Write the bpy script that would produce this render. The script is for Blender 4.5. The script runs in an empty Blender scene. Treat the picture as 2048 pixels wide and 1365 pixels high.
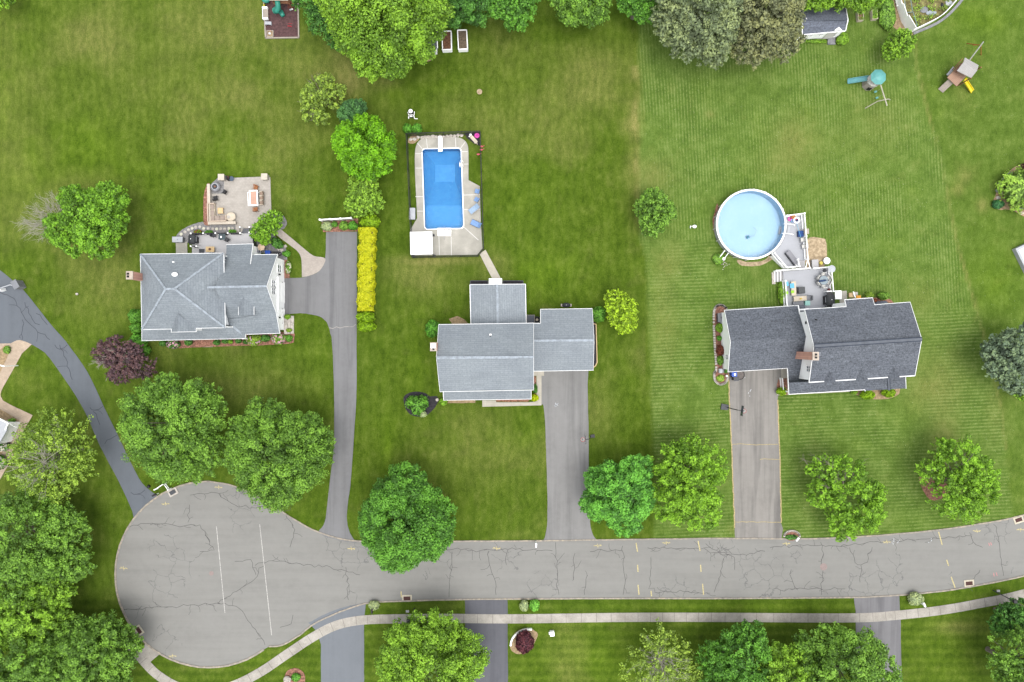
import bpy, math, random
import numpy as np
from mathutils import Vector
R=math.radians
# ------------------------------------------------------------------ camera, sky, sun, exposure
scene=bpy.context.scene
H=82.0; S=17.0; CX=1024.0; CY=682.5
cam=bpy.data.cameras.new('camera'); camo=bpy.data.objects.new('camera',cam)
scene.collection.objects.link(camo); scene.camera=camo
camo.location=(0,0,H); camo.rotation_euler=(0,0,0)
cam.sensor_width=36; cam.lens=36*H/(2048/S); cam.clip_start=1; cam.clip_end=6000
SUN_EL=R(77); SUN_AZ=R(150)
w=bpy.data.worlds.new('World'); scene.world=w; w.use_nodes=True
nt=w.node_tree; nt.nodes.clear()
sky=nt.nodes.new('ShaderNodeTexSky'); sky.sky_type='NISHITA'; sky.sun_disc=False
sky.sun_elevation=SUN_EL; sky.sun_rotation=SUN_AZ; sky.air_density=1.6; sky.dust_density=4
hs=nt.nodes.new('ShaderNodeHueSaturation'); hs.inputs['Saturation'].default_value=0.18
bg=nt.nodes.new('ShaderNodeBackground'); bg.inputs[1].default_value=0.15
ow=nt.nodes.new('ShaderNodeOutputWorld')
nt.links.new(sky.outputs[0],hs.inputs['Color']); nt.links.new(hs.outputs[0],bg.inputs[0]); nt.links.new(bg.outputs[0],ow.inputs[0])
sl=bpy.data.lights.new('sun','SUN'); sl.energy=0.6; sl.angle=R(40); sl.color=(1,.965,.91)
so=bpy.data.objects.new('sun',sl); scene.collection.objects.link(so)
so.rotation_euler=(R(90)-SUN_EL,0,R(180)-SUN_AZ)
scene.view_settings.view_transform='Standard'; scene.view_settings.look='None'
scene.view_settings.exposure=1.27; scene.view_settings.gamma=1; scene.view_settings.use_curve_mapping=False
scene.render.engine='CYCLES'
scene.cycles.transparent_max_bounces=12; scene.cycles.max_bounces=6
# ------------------------------------------------------------------ helpers
G=2.0
def lin(c): c=c/255.; return c/12.92 if c<=.04045 else ((c+.055)/1.055)**2.4
def C(r,g,b,k=1.0): return tuple(min(.82,lin(v)/G*k) for v in (r,g,b))+(1,)
def P(px,py,z=0.0):
    f=(H-z)/H/S
    return Vector(((px-CX)*f,-(py-CY)*f,z))
def onplane(px,py,pl):
    a,b,c=pl; n=(b-a).cross(c-a); cam=Vector((0,0,H)); d=P(px,py,0)-cam
    t=(a-cam).dot(n)/d.dot(n); return cam+d*t
def PL(*t): return [P(*q) for q in t]
class MB:
    def __init__(s): s.v=[]; s.f=[]; s.uv=[]; s.sm=False
    def add(s,vs,fs,uvs=None):
        o=len(s.v); s.v+= [tuple(v) for v in vs]
        for i,f in enumerate(fs):
            s.f.append([o+k for k in f]); s.uv.append(uvs[i] if uvs else None)
        return s
    def box(s,c,size,rz=0,tilt=0):
        x,y,z=[q/2 for q in size]; ca,sa=math.cos(rz),math.sin(rz); vs=[]
        for dz in (-z,z):
            for dx,dy in ((-x,-y),(x,-y),(x,y),(-x,y)):
                zz=dz+dx*math.tan(tilt) if tilt else dz
                vs.append((c[0]+dx*ca-dy*sa,c[1]+dx*sa+dy*ca,c[2]+zz))
        return s.add(vs,[(3,2,1,0),(4,5,6,7),(0,1,5,4),(1,2,6,5),(2,3,7,6),(3,0,4,7)])
    def prism(s,poly,z0,z1,top=None):
        n=len(poly); top=top or poly
        a=0
        for i in range(n): a+=poly[i][0]*poly[(i+1)%n][1]-poly[(i+1)%n][0]*poly[i][1]
        if a<0: poly=poly[::-1]; top=top[::-1]
        vs=[(p[0],p[1],z0) for p in poly]+[(p[0],p[1],z1) for p in top]
        fs=[tuple(range(n-1,-1,-1)),tuple(range(n,2*n))]+[(i,(i+1)%n,n+(i+1)%n,n+i) for i in range(n)]
        return s.add(vs,fs)
    def flat(s,poly,z):
        a=0; n=len(poly)
        for i in range(n): a+=poly[i][0]*poly[(i+1)%n][1]-poly[(i+1)%n][0]*poly[i][1]
        if a<0: poly=poly[::-1]
        return s.add([(p[0],p[1],z) for p in poly],[tuple(range(n))])
    def cyl(s,x,y,z0,z1,r0,r1=None,n=16,sx=1,sy=1,rz=0):
        r1=r0 if r1 is None else r1; vs=[]
        for z,r in ((z0,r0),(z1,r1)):
            for i in range(n):
                a=2*math.pi*i/n; ex,ey=r*sx*math.cos(a),r*sy*math.sin(a)
                vs.append((x+ex*math.cos(rz)-ey*math.sin(rz),y+ex*math.sin(rz)+ey*math.cos(rz),z))
        return s.add(vs,[tuple(range(n-1,-1,-1)),tuple(range(n,2*n))]+[(i,(i+1)%n,n+(i+1)%n,n+i) for i in range(n)])
    def tube(s,pts,r,n=6,r1=None):
        pts=[Vector(p) for p in pts]; m=len(pts); rings=[]; vs=[]; fs=[]
        for i,p in enumerate(pts):
            d=(pts[min(i+1,m-1)]-pts[max(i-1,0)]).normalized()
            u=d.cross(Vector((0,0,1))); u=u.normalized() if u.length>1e-3 else Vector((1,0,0)); v=d.cross(u)
            rr=r if r1 is None else r+(r1-r)*i/(m-1)
            for k in range(n):
                a=2*math.pi*k/n; vs.append(p+u*(rr*math.cos(a))+v*(rr*math.sin(a)))
        for i in range(m-1):
            for k in range(n): fs.append((i*n+k,(i+1)*n+k,(i+1)*n+(k+1)%n,i*n+(k+1)%n))
        fs+= [tuple(range(n)),tuple(range(m*n-1,(m-1)*n-1,-1))]
        return s.add(vs,fs)
    def beam(s,a,b,w,h):
        a,b=Vector(a),Vector(b); d=(b-a).normalized(); u=d.cross(Vector((0,0,1)))
        u=u.normalized()*(w/2) if u.length>1e-3 else Vector((w/2,0,0)); v=u.cross(d).normalized()*(h/2); vs=[]
        for p in (a,b): vs+=[p-u-v,p+u-v,p+u+v,p-u+v]
        return s.add(vs,[(0,1,2,3),(7,6,5,4),(0,4,5,1),(1,5,6,2),(2,6,7,3),(3,7,4,0)])
    def ell(s,c,rx,ry,rz,n=14,m=8,jit=0,seed=0,zmin=-1):
        rd=random.Random(seed); vs=[]; fs=[]
        for j in range(m+1):
            ph=-math.pi/2+math.pi*j/m
            for i in range(n):
                a=2*math.pi*i/n; k=1+jit*(rd.random()-.5)*2
                vs.append((c[0]+rx*k*math.cos(ph)*math.cos(a),c[1]+ry*k*math.cos(ph)*math.sin(a),c[2]+rz*k*max(zmin,math.sin(ph))))
        for j in range(m):
            for i in range(n): fs.append((j*n+i,j*n+(i+1)%n,(j+1)*n+(i+1)%n,(j+1)*n+i))
        return s.add(vs,fs)
    def torus(s,c,R0,r,n=24,m=6,arc=2*math.pi,a0=0,sz=1):
        vs=[];fs=[]; full=abs(arc-2*math.pi)<1e-6; k=n if full else n+1
        for i in range(k):
            a=a0+arc*i/n
            for j in range(m):
                b=2*math.pi*j/m; q=R0+r*math.cos(b); vs.append((c[0]+q*math.cos(a),c[1]+q*math.sin(a),c[2]+r*sz*math.sin(b)))
        for i in range(n):
            i2=(i+1)%k
            for j in range(m): fs.append((i*m+j,i2*m+j,i2*m+(j+1)%m,i*m+(j+1)%m))
        return s.add(vs,fs)
    def slab(s,pts,th):
        """polygon in space with thickness downward, uv along / up the slope"""
        n=len(pts); nn=Vector((0,0,0))
        for i in range(n): nn+=Vector(pts[i]).cross(Vector(pts[(i+1)%n]))
        if nn.z<0: pts=pts[::-1]; nn=-nn
        nn.normalize(); e=Vector((0,0,1)).cross(nn); e=e.normalized() if e.length>1e-3 else Vector((1,0,0)); u=nn.cross(e)
        vs=list(pts)+[Vector(p)-Vector((0,0,th)) for p in pts]
        fs=[tuple(range(n)),tuple(range(2*n-1,n-1,-1))]+[(i,n+i,n+(i+1)%n,(i+1)%n) for i in range(n)]
        uv=[[(Vector(p).dot(e),Vector(p).dot(u)) for p in pts]]+[None]*(n+1)
        return s.add(vs,fs,uv)
def link(o,parent=None):
    scene.collection.objects.link(o)
    if parent is not None: o.parent=parent
    return o
def tag(o,label=None,cat=None,group=None,kind=None):
    if label: o['label']=label
    if cat: o['category']=cat
    if group: o['group']=group
    if kind: o['kind']=kind
    return o
def wloc(o):
    l=Vector((0,0,0))
    while o is not None: l+=o.location; o=o.parent
    return l
def build(mb,name,mat,parent=None,label=None,smooth=False,base=None):
    """one mesh object; geometry is given in world space"""
    me=bpy.data.meshes.new(name); off=wloc(parent) if parent is not None else Vector(base or (0,0,0))
    me.from_pydata([(v[0]-off[0],v[1]-off[1],v[2]-off[2]) for v in mb.v],[],mb.f)
    if any(mb.uv):
        l=me.uv_layers.new(name='UVMap'); k=0
        for f,u in zip(mb.f,mb.uv):
            for q in range(len(f)):
                if u: l.data[k].uv=u[q]
                k+=1
    me.materials.append(mat)
    if smooth or mb.sm: me.polygons.foreach_set('use_smooth',[True]*len(me.polygons))
    me.update()
    o=bpy.data.objects.new(name,me); link(o,parent)
    if parent is None and base: o.location=base
    if label: o['label']=label
    return o
def thing(name,label,cat,px,py,z=0,group=None):
    e=bpy.data.objects.new(name,None); e.empty_display_size=.3; link(e); e.location=P(px,py,z)
    return tag(e,label,cat,group)
def one(mb,name,mat,label,cat,base,group=None,smooth=False):
    return tag(build(mb,name,mat,None,None,smooth,base),label,cat,group)
def setting(mb,name,mat,parent=None,kind='structure'):
    o=build(mb,name,mat,parent)
    if parent is None: o['kind']=kind
    return o
def cat(pts,n=6,closed=False):
    """Catmull-Rom through points"""
    out=[]; m=len(pts); rng=range(m) if closed else range(m-1)
    for i in rng:
        g=lambda k: pts[k%m] if closed else pts[max(0,min(m-1,k))]
        p0,p1,p2,p3=g(i-1),g(i),g(i+1),g(i+2)
        for j in range(n):
            t=j/n
            out.append(tuple(.5*((2*p1[d])+(-p0[d]+p2[d])*t+(2*p0[d]-5*p1[d]+4*p2[d]-p3[d])*t*t+(-p0[d]+3*p1[d]-3*p2[d]+p3[d])*t**3) for d in (0,1)))
    if not closed: out.append(tuple(pts[-1]))
    return out
def G2(pts,z=0): return [tuple(P(x,y,z))[:2] for x,y in pts]
# ------------------------------------------------------------------ materials
def nodes(name):
    m=bpy.data.materials.new(name); m.use_nodes=True; n=m.node_tree; n.nodes.clear()
    out=n.nodes.new('ShaderNodeOutputMaterial'); b=n.nodes.new('ShaderNodeBsdfPrincipled'); n.links.new(b.outputs[0],out.inputs[0])
    b.inputs['Specular IOR Level'].default_value=.3
    return m,n,b
def N(n,t,**k):
    x=n.nodes.new(t)
    for a,v in k.items():
        if a.startswith('i_'): x.inputs[int(a[2:])].default_value=v
        else: setattr(x,a,v)
    return x
def ramp(n,src,stops):
    r=n.nodes.new('ShaderNodeValToRGB'); e=r.color_ramp.elements
    while len(e)<len(stops): e.new(.5)
    for q,(p,c) in zip(e,stops): q.position=p; q.color=c
    n.links.new(src,r.inputs[0]); return r.outputs[0]
def noise(n,co,scale,detail=4,rough=.55,dist=0):
    x=N(n,'ShaderNodeTexNoise'); x.inputs['Scale'].default_value=scale; x.inputs['Detail'].default_value=detail
    x.inputs['Roughness'].default_value=rough; x.inputs['Distortion'].default_value=dist
    n.links.new(co,x.inputs['Vector']); return x.outputs['Fac']
def mix(n,f,a,b,mode='MIX'):
    x=N(n,'ShaderNodeMix',data_type='RGBA',blend_type=mode)
    for k,v in ((0,f),(6,a),(7,b)):
        if hasattr(v,'default_value'): n.links.new(v,x.inputs[k])
        else: x.inputs[k].default_value=v
    return x.outputs[2]
def math_(n,op,a,b=None,c=None):
    x=N(n,'ShaderNodeMath',operation=op)
    for k,v in enumerate((a,b,c)):
        if v is None: continue
        if hasattr(v,'default_value'): n.links.new(v,x.inputs[k])
        else: x.inputs[k].default_value=v
    return x.outputs[0]
def bumpn(n,b,h,strength,dist=.02):
    x=N(n,'ShaderNodeBump'); x.inputs['Strength'].default_value=strength; x.inputs['Distance'].default_value=dist
    n.links.new(h,x.inputs['Height']); n.links.new(x.outputs[0],b.inputs['Normal'])
def geo(n):
    return N(n,'ShaderNodeNewGeometry').outputs['Position']
MC={}
def pm(name,c,rough=.7,var=.12,scale=2.,c2=None,fine=14,bump=0,metal=0,spec=None):
    """plain procedural material: large and fine mottling of one colour"""
    if name in MC: return MC[name]
    m,n,b=nodes(name); co=geo(n)
    a=noise(n,co,scale,5); f=noise(n,co,fine,4,.7)
    s=math_(n,'ADD',math_(n,'MULTIPLY',a,.6),math_(n,'MULTIPLY',f,.4))
    d=tuple(v*(1-2.2*var) for v in c[:3])+(1,); l=tuple(min(.85,v*(1+1.8*var)) for v in (c2 or c)[:3])+(1,)
    col=ramp(n,s,[(.34,d),(.5,c),(.66,l)])
    n.links.new(col,b.inputs['Base Color']); b.inputs['Roughness'].default_value=rough; b.inputs['Metallic'].default_value=metal
    if spec is not None: b.inputs['Specular IOR Level'].default_value=spec
    if bump: bumpn(n,b,f,bump)
    MC[name]=m; return m
def asphalt(name,c,patch=.16,tint=None,fine=22,cracks=0,streak=0):
    m,n,b=nodes(name); co=geo(n)
    a=noise(n,co,.3,5,.6); a2=noise(n,co,1.3,5,.7); f=noise(n,co,fine,3,.8)
    mp=N(n,'ShaderNodeMapping'); mp.inputs['Scale'].default_value=(.08,1.1,1) if tint=='h' else (1.1,.06,1)
    n.links.new(co,mp.inputs[0]); st=noise(n,mp.outputs[0],1.0,4,.6)
    s=math_(n,'ADD',math_(n,'ADD',math_(n,'MULTIPLY',a,.22),math_(n,'MULTIPLY',f,.24)),math_(n,'ADD',math_(n,'MULTIPLY',st,.34),math_(n,'MULTIPLY',a2,.2)))
    k=patch
    col=ramp(n,s,[(.41,tuple(v*(1-k*1.2) for v in c[:3])+(1,)),(.5,c),(.59,tuple(v*(1+k*.7) for v in c[:3])+(1,))])
    wm=mix(n,math_(n,'MULTIPLY',noise(n,co,.25,3),.35),col,(c[0]*1.03,c[1]*1.0,c[2]*.96,1))
    if streak:   # rubbed-in tyre and oil lanes along the drive
        mp2=N(n,'ShaderNodeMapping'); mp2.inputs['Scale'].default_value=(.75,.045,1); mp2.inputs['Location'].default_value=(3.3,1.7,0); n.links.new(co,mp2.inputs[0])
        s2=ramp(n,noise(n,mp2.outputs[0],1.0,3,.7,.3),[(.5,(1,1,1,1)),(.66,(1-streak,1-streak,1-streak*.97,1))]); wm=mix(n,1.0,wm,s2,'MULTIPLY')
    if cracks:
        dco=N(n,'ShaderNodeVectorMath',operation='ADD'); nv=N(n,'ShaderNodeTexNoise'); nv.inputs['Scale'].default_value=1.2; nv.inputs['Detail'].default_value=5
        n.links.new(co,nv.inputs['Vector']); n.links.new(nv.outputs['Color'],dco.inputs[0]); n.links.new(co,dco.inputs[1])
        vo=N(n,'ShaderNodeTexVoronoi',feature='DISTANCE_TO_EDGE'); vo.inputs['Scale'].default_value=.55; n.links.new(dco.outputs[0],vo.inputs['Vector'])
        lt=math_(n,'LESS_THAN',vo.outputs[0],.014); msk=math_(n,'GREATER_THAN',noise(n,co,.13,2),.575)
        wm=mix(n,math_(n,'MULTIPLY',math_(n,'MULTIPLY',lt,msk),cracks),wm,(.045,.045,.05,1))
    n.links.new(wm,b.inputs['Base Color']); b.inputs['Roughness'].default_value=.9; bumpn(n,b,f,.35,.01)
    return m
def shingle(name,c,course=.14,amt=.07,speck=.14,bw=.9):
    """asphalt shingles laid in courses: uv.y runs up the slope"""
    m,n,b=nodes(name); uv=N(n,'ShaderNodeUVMap'); co=geo(n)
    br=N(n,'ShaderNodeTexBrick',offset=.5); br.inputs['Scale'].default_value=1
    for k,v in (('Brick Width',bw),('Row Height',course*2),('Mortar Size',.018),('Mortar Smooth',.3),('Bias',0)): br.inputs[k].default_value=v
    br.inputs['Color1'].default_value=tuple(v*(1-amt) for v in c[:3])+(1,); br.inputs['Color2'].default_value=tuple(v*(1+amt) for v in c[:3])+(1,)
    br.inputs['Mortar'].default_value=tuple(v*.74 for v in c[:3])+(1,)
    n.links.new(uv.outputs[0],br.inputs[0])
    sp=noise(n,co,5.5,3,.8); big=noise(n,co,.35,4)
    c1=mix(n,1.0,br.outputs[0],ramp(n,sp,[(.38,(1-speck,)*3+(1,)),(.5,(1,1,1,1)),(.66,(1+speck,)*3+(1,))]),'MULTIPLY')
    c2=mix(n,1.0,c1,ramp(n,big,[(.35,(.93,.93,.94,1)),(.65,(1.06,1.06,1.05,1))]),'MULTIPLY')
    n.links.new(c2,b.inputs['Base Color']); b.inputs['Roughness'].default_value=.88; bumpn(n,b,br.outputs['Fac'],.3,-.01)
    return m
def banded(name,c,axis,period,dark=.6,width=.12,var=.05,rz=0,rough=.6,c2=None):
    """boards, siding or joints: thin dark lines every `period` m along an axis"""
    m,n,b=nodes(name); co=geo(n)
    mp=N(n,'ShaderNodeMapping'); mp.inputs['Rotation'].default_value=(0,0,rz); n.links.new(co,mp.inputs[0])
    sx=N(n,'ShaderNodeSeparateXYZ'); n.links.new(mp.outputs[0],sx.inputs[0])
    fr=math_(n,'FRACT',math_(n,'DIVIDE',sx.outputs[axis],period)); ln=math_(n,'LESS_THAN',fr,width)
    f=noise(n,co,9,4,.7); a=noise(n,co,.6,3)
    s=math_(n,'ADD',math_(n,'MULTIPLY',a,.5),math_(n,'MULTIPLY',f,.5))
    col=ramp(n,s,[(.3,tuple(v*(1-2*var) for v in c[:3])+(1,)),(.7,tuple(min(.85,v*(1+2*var)) for v in (c2 or c)[:3])+(1,))])
    col=mix(n,ln,col,tuple(v*dark for v in c[:3])+(1,))
    n.links.new(col,b.inputs['Base Color']); b.inputs['Roughness'].default_value=rough
    return m
def pavers(name,c,w_=.3,h_=.15,rz=0,amt=.1,mort=.75,off=.5):
    m,n,b=nodes(name); co=geo(n); mp=N(n,'ShaderNodeMapping'); mp.inputs['Rotation'].default_value=(0,0,rz); n.links.new(co,mp.inputs[0])
    br=N(n,'ShaderNodeTexBrick',offset=off); br.inputs['Scale'].default_value=1
    for k,v in (('Brick Width',w_),('Row Height',h_),('Mortar Size',.012),('Mortar Smooth',.2),('Bias',0)): br.inputs[k].default_value=v
    br.inputs['Color1'].default_value=tuple(v*(1-amt) for v in c[:3])+(1,); br.inputs['Color2'].default_value=tuple(v*(1+amt) for v in c[:3])+(1,)
    br.inputs['Mortar'].default_value=tuple(v*mort for v in c[:3])+(1,)
    n.links.new(mp.outputs[0],br.inputs[0])
    col=mix(n,1.0,br.outputs[0],ramp(n,noise(n,co,1.1,5,.7),[(.3,(.86,.85,.84,1)),(.7,(1.1,1.1,1.1,1))]),'MULTIPLY')
    n.links.new(col,b.inputs['Base Color']); b.inputs['Roughness'].default_value=.85; bumpn(n,b,br.outputs['Fac'],.3,-.01)
    return m
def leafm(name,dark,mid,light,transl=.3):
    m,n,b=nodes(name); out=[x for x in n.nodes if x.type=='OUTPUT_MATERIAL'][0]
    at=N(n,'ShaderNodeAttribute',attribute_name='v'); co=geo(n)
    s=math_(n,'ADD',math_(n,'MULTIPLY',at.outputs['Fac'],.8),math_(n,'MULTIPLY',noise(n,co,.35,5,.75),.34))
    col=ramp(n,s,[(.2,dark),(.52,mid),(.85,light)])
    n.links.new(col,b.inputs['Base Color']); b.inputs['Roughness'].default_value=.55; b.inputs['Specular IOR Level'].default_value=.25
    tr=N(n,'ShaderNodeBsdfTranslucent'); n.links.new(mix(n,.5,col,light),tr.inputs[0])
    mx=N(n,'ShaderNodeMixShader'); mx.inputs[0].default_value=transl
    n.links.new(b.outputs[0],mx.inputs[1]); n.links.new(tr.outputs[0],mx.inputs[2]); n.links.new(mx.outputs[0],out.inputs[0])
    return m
def water(name,tint,rough=.03):
    m,n,b=nodes(name); out=[x for x in n.nodes if x.type=='OUTPUT_MATERIAL'][0]
    tr=N(n,'ShaderNodeBsdfTransparent'); tr.inputs[0].default_value=tint
    gl=N(n,'ShaderNodeBsdfGlossy'); gl.inputs['Roughness'].default_value=rough
    fr=N(n,'ShaderNodeFresnel'); fr.inputs[0].default_value=1.33
    bp=N(n,'ShaderNodeBump'); bp.inputs['Strength'].default_value=.25; bp.inputs['Distance'].default_value=.05
    n.links.new(noise(n,geo(n),3.5,4,.6,1.5),bp.inputs['Height']); n.links.new(bp.outputs[0],gl.inputs['Normal']); n.links.new(bp.outputs[0],fr.inputs['Normal'])
    mx=N(n,'ShaderNodeMixShader'); n.links.new(fr.outputs[0],mx.inputs[0]); n.links.new(tr.outputs[0],mx.inputs[1]); n.links.new(gl.outputs[0],mx.inputs[2])
    n.links.new(mx.outputs[0],out.inputs[0]); return m
WHITE=(.8,.8,.79,1)
M=dict(
 white=pm('white_paint',WHITE,.45,.02), offwhite=pm('offwhite_vinyl',C(238,236,230),.5,.03),
 siding=banded('white_siding',(.82,.82,.82,1),2,.13,.9,.1,.01), trim=pm('white_trim',(.62,.62,.62,1),.5,.03),
 tansiding=banded('cream_siding',C(226,220,200),2,.13,.8,.1,.02),
 roofA=shingle('blue_grey_shingles',C(149,157,164)), roofB=shingle('pale_grey_shingles',C(154,162,169),.14,.05,.12),
 roofC=shingle('charcoal_shingles',C(107,112,121),.15,.1,.42), roofS=shingle('dark_shed_shingles',C(118,124,138),.14,.1,.3),
 ridge=pm('ridge_cap_shingle',C(168,177,186),.85,.16,3,fine=8), ridgeC=pm('dark_ridge_cap',C(92,100,114),.85,.12,3), ventdark=pm('dark_roof_strip',C(60,68,82),.8,.1),  # ventdark: plain dark tone shared by ridge vent and flashing
 brick=pavers('red_brick',C(235,180,160),.22,.08,0,.2,1.2), brickcap=pm('chimney_cap_stone',C(205,190,175),.8,.1),
 flue=pm('black_flue',(.01,.01,.01,1),.8,.1), glass=pm('window_glass',C(95,105,120),.15,.1,spec=.6), black=pm('black_plastic',C(38,38,42),.5,.1),
 dkgrey=pm('dark_grey_metal',C(72,74,80),.5,.1), grey=pm('mid_grey_plastic',C(140,142,148),.55,.06), ltgrey=pm('light_grey_vinyl',C(195,198,204),.5,.05),
 blue=pm('blue_plastic',C(30,90,200),.4,.05), concrete=pm('pool_deck_concrete',C(190,186,175),.85,.07,.8,C(200,195,184),11,.2),
 wood=banded('weathered_boards',C(190,178,165),0,.14,.7,.1,.1), brownwood=pm('brown_timber',C(165,115,85),.75,.18,5),
 tanwood=pm('tan_timber',C(232,200,150),.6,.08,4), teal=pm('teal_plastic',C(105,178,175),.45,.05), green=pm('green_plastic',C(60,160,140),.4,.08),
 yellow=pm('yellow_plastic',C(250,225,40),.4,.04), red=pm('red_plastic',C(200,50,60),.45,.1), pink=pm('pink_vinyl',C(250,90,200),.4,.06),
 mulchred=pm('red_bark_mulch',C(158,114,96),.95,.3,5,C(178,128,108),28,.6), mulchblack=pm('black_bark_mulch',C(58,55,60),.95,.3,5,None,28,.6),
 mulchplay=pm('playground_wood_chips',C(102,74,74),.95,.26,4,None,26,.6), mulchtan=pm('tan_wood_chips',C(176,152,118),.95,.22,4,None,24,.6),
 soil=pm('bare_soil',C(192,170,138),.95,.2,3,C(205,185,155),22,.5), stone=pm('pale_stone',C(208,200,190),.85,.18,4), stonegrey=pm('grey_stone',C(150,150,154),.85,.18,4),
 bark=pm('grey_bark',C(140,132,118),.9,.25,6,None,18,.5), twig=pm('bare_twig_bark',C(188,184,168),.9,.2,8), bedgrey=pm('grey_gravel',C(148,146,146),.95,.2,5,None,30,.5),
 deckgrey=banded('grey_deck_boards',C(205,203,204),1,.15,.72,.12,.05,R(1.5)), deckC=banded('pale_grey_deck_boards',C(188,190,196),1,.15,.8,.12,.04,R(3)),
 terracotta=pm('terracotta_tabletop',C(214,170,148),.6,.06), wicker=pm('brown_wicker',C(176,118,78),.8,.2,8), taupe=pm('taupe_cushion',C(176,160,148),.85,.1),
 beige=pm('beige_fabric',C(228,214,192),.85,.08), cushblue=pm('blue_sling_fabric',C(135,170,220),.8,.1,8), mint=pm('mint_plastic',C(170,225,215),.5,.04),
 aqua=pm('aqua_towel',C(120,200,235),.9,.1), lime=pm('lime_towel',C(170,225,70),.9,.1), navy=pm('navy_fabric',C(45,70,110),.8,.1), rust=pm('rusty_grate',C(98,62,56),.8,.2,12),
 frame=pm('drain_frame_concrete',C(222,212,190),.85,.1,6), rope=pm('grey_hose',C(180,190,200),.6,.05), orange=pm('orange_plastic',C(240,165,40),.5,.06),
 copper=pm('cedar_beam',C(190,110,60),.7,.15,6), capgrey=pm('grey_umbrella_canvas',C(200,204,210),.8,.04))
# ------------------------------------------------------------------ the lawn: one sheet out to the horizon
rng=np.random.default_rng(7)
def vn(x,y,sc,seed):
    r=np.random.default_rng(seed).random((257,257)); u=x/sc+40.37; v=y/sc+37.11
    i=np.floor(u).astype(int); j=np.floor(v).astype(int); fu=u-i; fv=v-j; fu=fu*fu*(3-2*fu); fv=fv*fv*(3-2*fv)
    i%=256; j%=256
    return (r[i,j]*(1-fu)+r[i+1,j]*fu)*(1-fv)+(r[i,j+1]*(1-fu)+r[i+1,j+1]*fu)*fv
def fbm(x,y,sc,seed,o=4):
    a=0;t=0;k=1.
    for q in range(o): a=a+k*vn(x,y,sc/2**q,seed+q); t+=k; k*=.55
    return a/t
def axis(lo,hi,st):
    mid=list(np.arange(lo,hi+st/2,st)); out=[]; d=st; e=hi
    while e<2500: d*=1.35; e+=d; out.append(e)
    neg=[]; d=st; e=lo
    while e>-2500: d*=1.35; e-=d; neg.append(e)
    return np.array(neg[::-1]+mid+out)
xs=axis(-64,64,.33); ys=axis(-45,45,.33)
X,Y=np.meshgrid(xs,ys,indexing='xy'); px=X*S+CX; py=CY-Y*S
def sstep(a,b,v): t=np.clip((v-a)/(b-a),0,1); return t*t*(3-2*t)
def blobs(L):
    o=np.zeros_like(px)
    for x,y,rx,ry,a in L: o+=a*np.exp(-(((px-x)/rx)**2+((py-y)/ry)**2))
    return o
n1=fbm(X,Y,9,1); n2=fbm(X,Y,3,11); n3=fbm(X,Y,1.2,21)
pn=px+ (n2-.5)*14
# edges of the far lawn to the east: a worn track runs down it
track=np.interp(py,[-200,130,340,480,650,820,1000,1200],[1818,1832,1886,1912,1962,2003,2022,2040])
west=np.interp(py,[-100,130,480,520,900,1080],[1278,1280,1276,1296,1306,1310])
cool=sstep(-5,6,pn-west)*(1-sstep(1085,1090,py))
far=sstep(-6,8,pn-track)
sh=cool*(1-far)*np.maximum(sstep(468,500,py)*(1-sstep(1440,1500,px)), sstep(610,650,py)*sstep(1400,1500,px)*sstep(1450,1475,px))
sh=np.where((py>468)&(px<1480),sh,np.where((py>600),cool*(1-far)*sstep(600,640,py),0))
sv=cool*(1-far)*(1-np.clip(sh,0,1))
dry=blobs([(430,50,110,60,.5),(480,190,50,35,.45),(300,150,160,110,.22),(160,60,80,60,.2),(590,120,60,60,.3),(690,135,50,70,.5),(770,165,25,14,.5),(1000,100,60,60,.35),(1180,150,80,70,.55),(1130,40,80,30,-.4),
 (1262,290,10,160,.3),(1300,350,50,30,.6),(1255,255,18,14,.6),(890,522,85,9,.9),(850,560,60,40,.45),(1340,520,30,40,.4),(1330,650,30,120,.4),(1600,290,60,60,.35),(1750,250,60,60,.35),(1580,275,30,40,.3),(1560,330,40,30,.3),
 (1868,765,55,55,.8),(1890,870,30,60,.55),(1990,830,20,50,.4),(450,770,150,50,.35),(950,920,100,60,.3),(1200,820,30,60,.4),(560,330,60,80,.25),(210,620,60,50,.3),(250,560,60,60,.2),(540,1080,40,20,.3),
 (1000,20,30,20,.3),(1090,620,12,8,.6),(1770,700,60,20,.35),(1840,600,40,40,.3),(1925,170,20,60,.3),(1930,350,16,16,.8),(1965,410,12,14,.9),(1915,380,14,12,.6),(1470,1060,14,10,.6),(1160,45,60,30,-.2),(960,1110,200,12,0),(700,165,30,30,.5),(1420,230,10,8,.7),(1920,1255,50,14,.6),(1440,1215,0.1,.1,0),(90,440,40,60,.2),(480,560,60,60,.0)])
dry+=.55*(1-np.clip(np.abs(px-track)/5,0,1))*(py<900)*(.5+n2)
dry+=.6*np.exp(-(((pn-1274)/6)**2))*(py<470)*(py>130)*n2*2
lush=blobs([(180,285,60,60,.8),(60,350,60,60,.6),(10,220,25,80,.7),(240,360,80,40,.6),(60,420,50,60,.4),(780,170,24,50,.8),(1080,550,60,50,.7),(1040,400,60,40,.3),(1960,45,70,40,.7),(2000,560,50,80,.6),(830,740,16,70,.6),(775,905,14,60,1.),(1190,930,20,30,.7),
 (1200,1330,120,40,.6),(1130,1300,80,40,.4),(1500,1215,220,14,.5),(30,720,60,60,.5),(220,640,60,60,.4),(300,740,100,40,.3),(330,560,30,40,.3),(640,720,30,60,.3),(500,1310,60,30,.5),(1870,1300,60,60,.4),(1950,1170,90,20,.5),(600,1040,60,20,.3),(830,1110,40,20,.3),(1060,870,30,40,.4),(470,320,80,40,.4)])
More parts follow.
